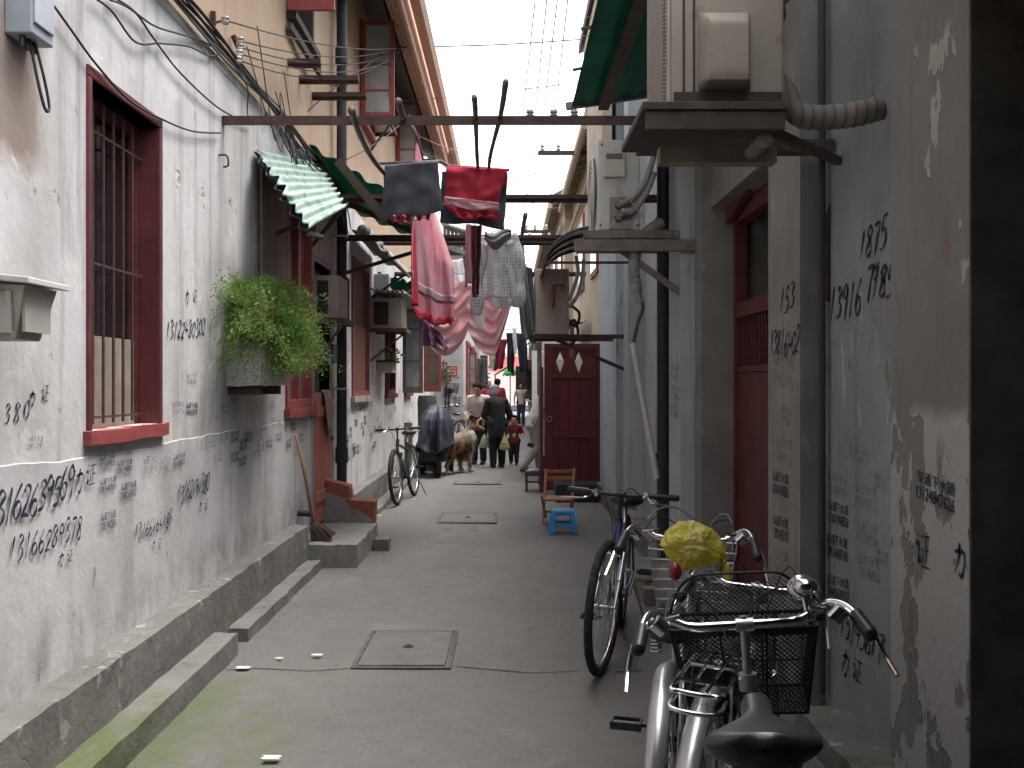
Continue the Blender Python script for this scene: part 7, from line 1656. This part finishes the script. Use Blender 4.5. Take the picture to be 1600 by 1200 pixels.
def hand(text, wall, fn, u0, v0, h, m=INK, slant=.25, gap=.66, wk=.07, drop=0.0, name='painted_number'):
    b = MB(); u = 0
    for ch in text:
        jz = tr_.uniform(-.08, .08); hs_ = tr_.uniform(.9, 1.15)
        for s in ST[ch]:
            p = smooth_path([(x, y, 0) for x, y in s], 6); n = len(p); pts = []
            for q in p: pts.append((u0+(u+q.x+slant*q.y)*h*.95, v0+(q.y*hs_+jz)*h+drop*u*h))
            L_, R_ = [], []
            for i in range(n):
                a = pts[max(i-1,0)]; c = pts[min(i+1,n-1)]; dx, dy = c[0]-a[0], c[1]-a[1]; l = math.hypot(dx, dy) or 1
                wv = h*wk*(.75+.35*math.sin(i*.5+u)); wv *= min(1, .5+i*.3, .35+(n-1-i)*.25)
                L_.append(fn(pts[i][0]-dy/l*wv, pts[i][1]+dx/l*wv)); R_.append(fn(pts[i][0]+dy/l*wv, pts[i][1]-dx/l*wv))
            o = len(b.v); b.v += L_+R_; b.f += [(o+i, o+i+1, o+n+i+1, o+n+i) for i in range(n-1)]; b.mi += [0]*(n-1)
        u += gap*(1.45 if ch in 'BZ' else 1)
    return b.build(name, m, wall, fix=False)
TXT = {}
def text_mesh(s):
    if s in TXT: return TXT[s]
    c = bpy.data.curves.new('t', 'FONT'); c.body = s; c.size = 1; c.resolution_u = 2; c.offset = .012
    o = bpy.data.objects.new('t', c); col.objects.link(o)
    dg = bpy.context.evaluated_depsgraph_get(); dg.update(); me = bpy.data.meshes.new_from_object(o.evaluated_get(dg), depsgraph=dg)
    vs = [v.co.copy() for v in me.vertices]; fs = [tuple(p.vertices) for p in me.polygons]
    bpy.data.objects.remove(o); x0 = min(v.x for v in vs); x1 = max(v.x for v in vs); y0 = min(v.y for v in vs); y1 = max(v.y for v in vs)
    TXT[s] = ([((v.x-x0)/(x1-x0), (v.y-y0)/(y1-y0)) for v in vs], fs); return TXT[s]
def stamp(wall, fn, u0, v0, wd, ht, num, m=INK, head='疏通下水道', rot=0.0, skew=0.0):
    b = MB(); ca, sa = math.cos(rot), math.sin(rot)
    for s, ya, yb in ((head, .54, 1.0), (num, 0, .46)):
        vs, fs = text_mesh(s); pts = []
        for x, y in vs:
            X = x*wd+skew*(ya+(yb-ya)*y)*ht; Y = (ya+(yb-ya)*y)*ht; pts.append(fn(u0+X*ca-Y*sa, v0+X*sa+Y*ca))
        b.add(pts, fs)
    return b.build('stamped_advert', m, wall, fix=False)
NUMS = ['13124847626', '13061968826', '13916407181', '13482630107', '13817402636', '13764180195']
def fl(x): return lambda u, v: Vector((x, u, v))          # left walls: u = +Y
def fr(x): return lambda u, v: Vector((x, -u, v))         # right walls: u = -Y
DX = XL+.0165; WX = XL+.0035
def yl(px): return XL*F/(px-VX)
def zl_(px, py): Y = yl(px); return EYE+(VY-py)*Y/F
def L(text, x0, y0, x1, y1, hpx, m=INK, dado=True, **k):
    """text whose baseline runs from photo point 0 to 1 on the left wall"""
    ya, yb = yl(x0), yl(x1); za, zb = zl_(x0, y0), zl_(x1, y1); ym = (ya+yb)/2; h = hpx*ym/F
    n = sum(1.45 if c in 'BZ' else 1 for c in text); gap = (yb-ya)/(n*h*.95)
    return hand(text, wallA, fl(DX if dado else WX), ya, za, h, m, gap=gap, drop=(zb-za)/(n*h)/gap*gap if False else (zb-za)/(n*h), **k)
L('13162639569', -32, 832, 108, 762, 50); L('BZ', 108, 770, 143, 752, 40, wk=.06)
L('13166289378', 6, 880, 122, 842, 34); L('BZ', 84, 886, 110, 878, 22, wk=.07)
L('1380', -12, 664, 50, 655, 30, dado=False); L('BZ', 42, 632, 82, 628, 26, dado=False, wk=.07)
L('13122480302', 258, 530, 320, 516, 26, dado=False); L('BZ', 288, 476, 312, 472, 20, dado=False, wk=.07)
L('13166164186', 204, 848, 264, 818, 24); L('BZ', 232, 862, 250, 856, 16, wk=.07)
L('13162191380', 272, 788, 322, 762, 27); L('BZ', 306, 800, 324, 795, 16, wk=.07)
L('13166628357', 302, 706, 352, 690, 18, m=INK_FAINT)
L('13817', 395, 690, 415, 684, 18, m=INK_FAINT); L('BZ', 398, 706, 412, 703, 16, m=INK_FAINT)
L('1391640', 418, 668, 440, 664, 14, m=INK_FAINT); L('13024', 388, 600, 410, 596, 18, m=INK_FAINT, dado=False)
k = 0
for (px, py, wpx, hpx, m_, d_) in ((150,731,24,22,INK,1),(178,738,24,20,INK,1),(150,768,26,22,INK,1),(184,778,24,26,INK,1),(152,826,24,28,INK,1),(218,738,22,28,INK_FAINT,1),(243,738,18,26,INK_FAINT,1),(266,729,18,20,INK,1),
    (268,648,18,22,INK_FAINT,0),(290,648,18,20,INK,0),(290,600,16,18,INK_FAINT,0),(345,646,14,16,INK_FAINT,0),(360,628,14,16,INK_FAINT,0),(356,692,13,18,INK,1),(356,722,13,16,INK,1),(370,704,12,18,INK,1),(369,728,12,14,INK,1),(378,690,12,16,INK,1),(392,716,11,14,INK_FAINT,1),
    (330,724,12,18,INK_FAINT,1),(340,690,12,14,INK_FAINT,1),(404,672,10,14,INK_FAINT,1),(412,700,10,14,INK,1),(428,690,9,14,INK,1),(430,668,9,12,INK_FAINT,1),(444,700,8,14,INK,1),(452,672,8,13,INK,1),(456,712,8,16,INK_FAINT,1),(464,690,7,14,INK,1),(420,640,9,14,INK_FAINT,0),(385,586,10,14,INK_FAINT,0),(470,668,7,12,INK_FAINT,1),(310,760,12,12,INK_FAINT,1),(40,700,26,20,INK_FAINT,0)):
    Y = yl(px); w_ = yl(px+wpx)-Y; z = zl_(px+wpx/2, py); h = hpx*Y/F
    stamp(wallA, fl(DX if d_ else WX), Y, z, w_, h, NUMS[k % 6], m_, rot=tr_.uniform(-.05,.05), skew=tr_.uniform(-.1,.15)); k += 1
# further left wall
for i in range(58):
    y = tr_.uniform(10.5, 13.2) if i < 40 else tr_.uniform(13.2, 18.5); z = tr_.uniform(.55, 1.28) if i % 4 else tr_.uniform(1.3, 1.7)
    if 11.1 < y < 12.7 and z > 1.2: z = tr_.uniform(.6, 1.15)
    if i % 5 == 0: hand(tr_.choice(['13166', 'BZ', '138014', '1591']), wallB, fl(WX), y, z, tr_.uniform(.07,.12), INK if i % 2 else INK_FAINT)
    else: stamp(wallB, fl(WX), y, z, tr_.uniform(.16,.24), tr_.uniform(.08,.13), NUMS[i % 6], INK if i % 2 else INK_FAINT, rot=tr_.uniform(-.08,.08))
cw = [o for o in houseC.children if o.name.startswith('wall')][0]
fc = lambda u, v: Vector((u, 23.994, v))
for i in range(34): stamp(cw, fc, tr_.uniform(-1.66,-1.32), tr_.uniform(.75, 1.5), .16, .10, NUMS[i % 6], INK if i % 3 else INK_FAINT, rot=tr_.uniform(-.2,.2))
# right side
def yr(px, X): return X*F/(px-VX)
def Rr(text, wall, X, x0, y0, hpx, wpx, m=INK, **k_):
    Y = yr(x0, X); Y1 = yr(x0+wpx, X); z = EYE+(VY-y0)*Y/F; h = hpx*Y/F; n = sum(1.45 if c in 'BZ' else 1 for c in text)
    z1 = EYE+(VY-y0-wpx*k_.pop('fall', .3))*Y1/F
    return hand(text, wall, fr(X-.003), -Y, z, h, m, gap=(Y-Y1)/(n*h*.95), drop=(z1-z)/(n*h)*1.0, **k_)
def Rs(wall, X, x0, y0, wpx, hpx, num, m=INK, fall=.35, head='疏通下水道'):
    Y = yr(x0, X); Y1 = yr(x0+wpx, X); z = EYE+(VY-y0)*Y/F; z1 = EYE+(VY-y0-wpx*fall)*Y1/F
    return stamp(wall, fr(X-.003), -Y, z, Y-Y1, hpx*Y/F, num, m, rot=math.atan2(z1-z, Y-Y1), head=head)
Rs(pier, 1.35, 1432, 776, 60, 44, '13124847626', INK, .45, '专通下水道')
hand('Z', pier, fr(1.347), -3.30, .90, .12, INK, name='painted_character', slant=0); hand('B', pier, fr(1.347), -3.02, .93, .10, INK, name='painted_character', slant=0)
Rr('1875', wallE, 1.45, 1342, 402, 46, 44, fall=-.2); Rr('13916', wallE, 1.45, 1296, 500, 46, 50, fall=-.1); Rr('7185', wallE, 1.45, 1352, 470, 50, 44, fall=0); Rr('BZ', wallE, 1.45, 1362, 440, 26, 26)
Rr('15145817', wallE, 1.45, 1312, 992, 42, 66, fall=.6); Rr('BZ', wallE, 1.45, 1314, 1050, 40, 36, fall=.6)
k = 0
for (px, py, wpx, hpx, m_) in ((1294,770,30,36,INK_FAINT),(1296,815,30,34,INK),(1293,868,32,36,INK),(1294,930,34,34,INK),(1302,985,26,26,INK_FAINT),(1338,790,32,38,INK_FAINT),(1340,845,32,34,INK_FAINT),(1342,900,34,36,INK_FAINT),(1330,720,26,26,INK_FAINT),(1366,760,20,24,INK_FAINT),(1368,880,20,24,INK_FAINT)):
    Rs(wallE, 1.45, px, py, wpx, hpx, NUMS[k % 6], m_); k += 1
Rr('153', jambE, 1.334, 1218, 492, 40, 24, fall=-.9); Rr('13816402', jambE, 1.334, 1203, 556, 34, 46, fall=-.1)
for (px, py, wpx, hpx, m_) in ((1206,600,34,56,INK_FAINT),(1212,720,26,40,INK_FAINT),(1208,770,24,36,INK),(1210,840,22,36,INK),(1212,892,20,34,INK_FAINT),(1216,660,20,30,INK_FAINT)):
    Rs(jambE, 1.334, px, py, wpx, hpx, NUMS[k % 6], m_); k += 1
ps = [o for o in houseE.children if o.name.startswith('pilaster')][0]
for (px, py) in ((1047,590),(1048,622),(1047,650)): Rs(ps, 1.232, px, py, 14, 22, NUMS[k % 6], INK_FAINT); k += 1
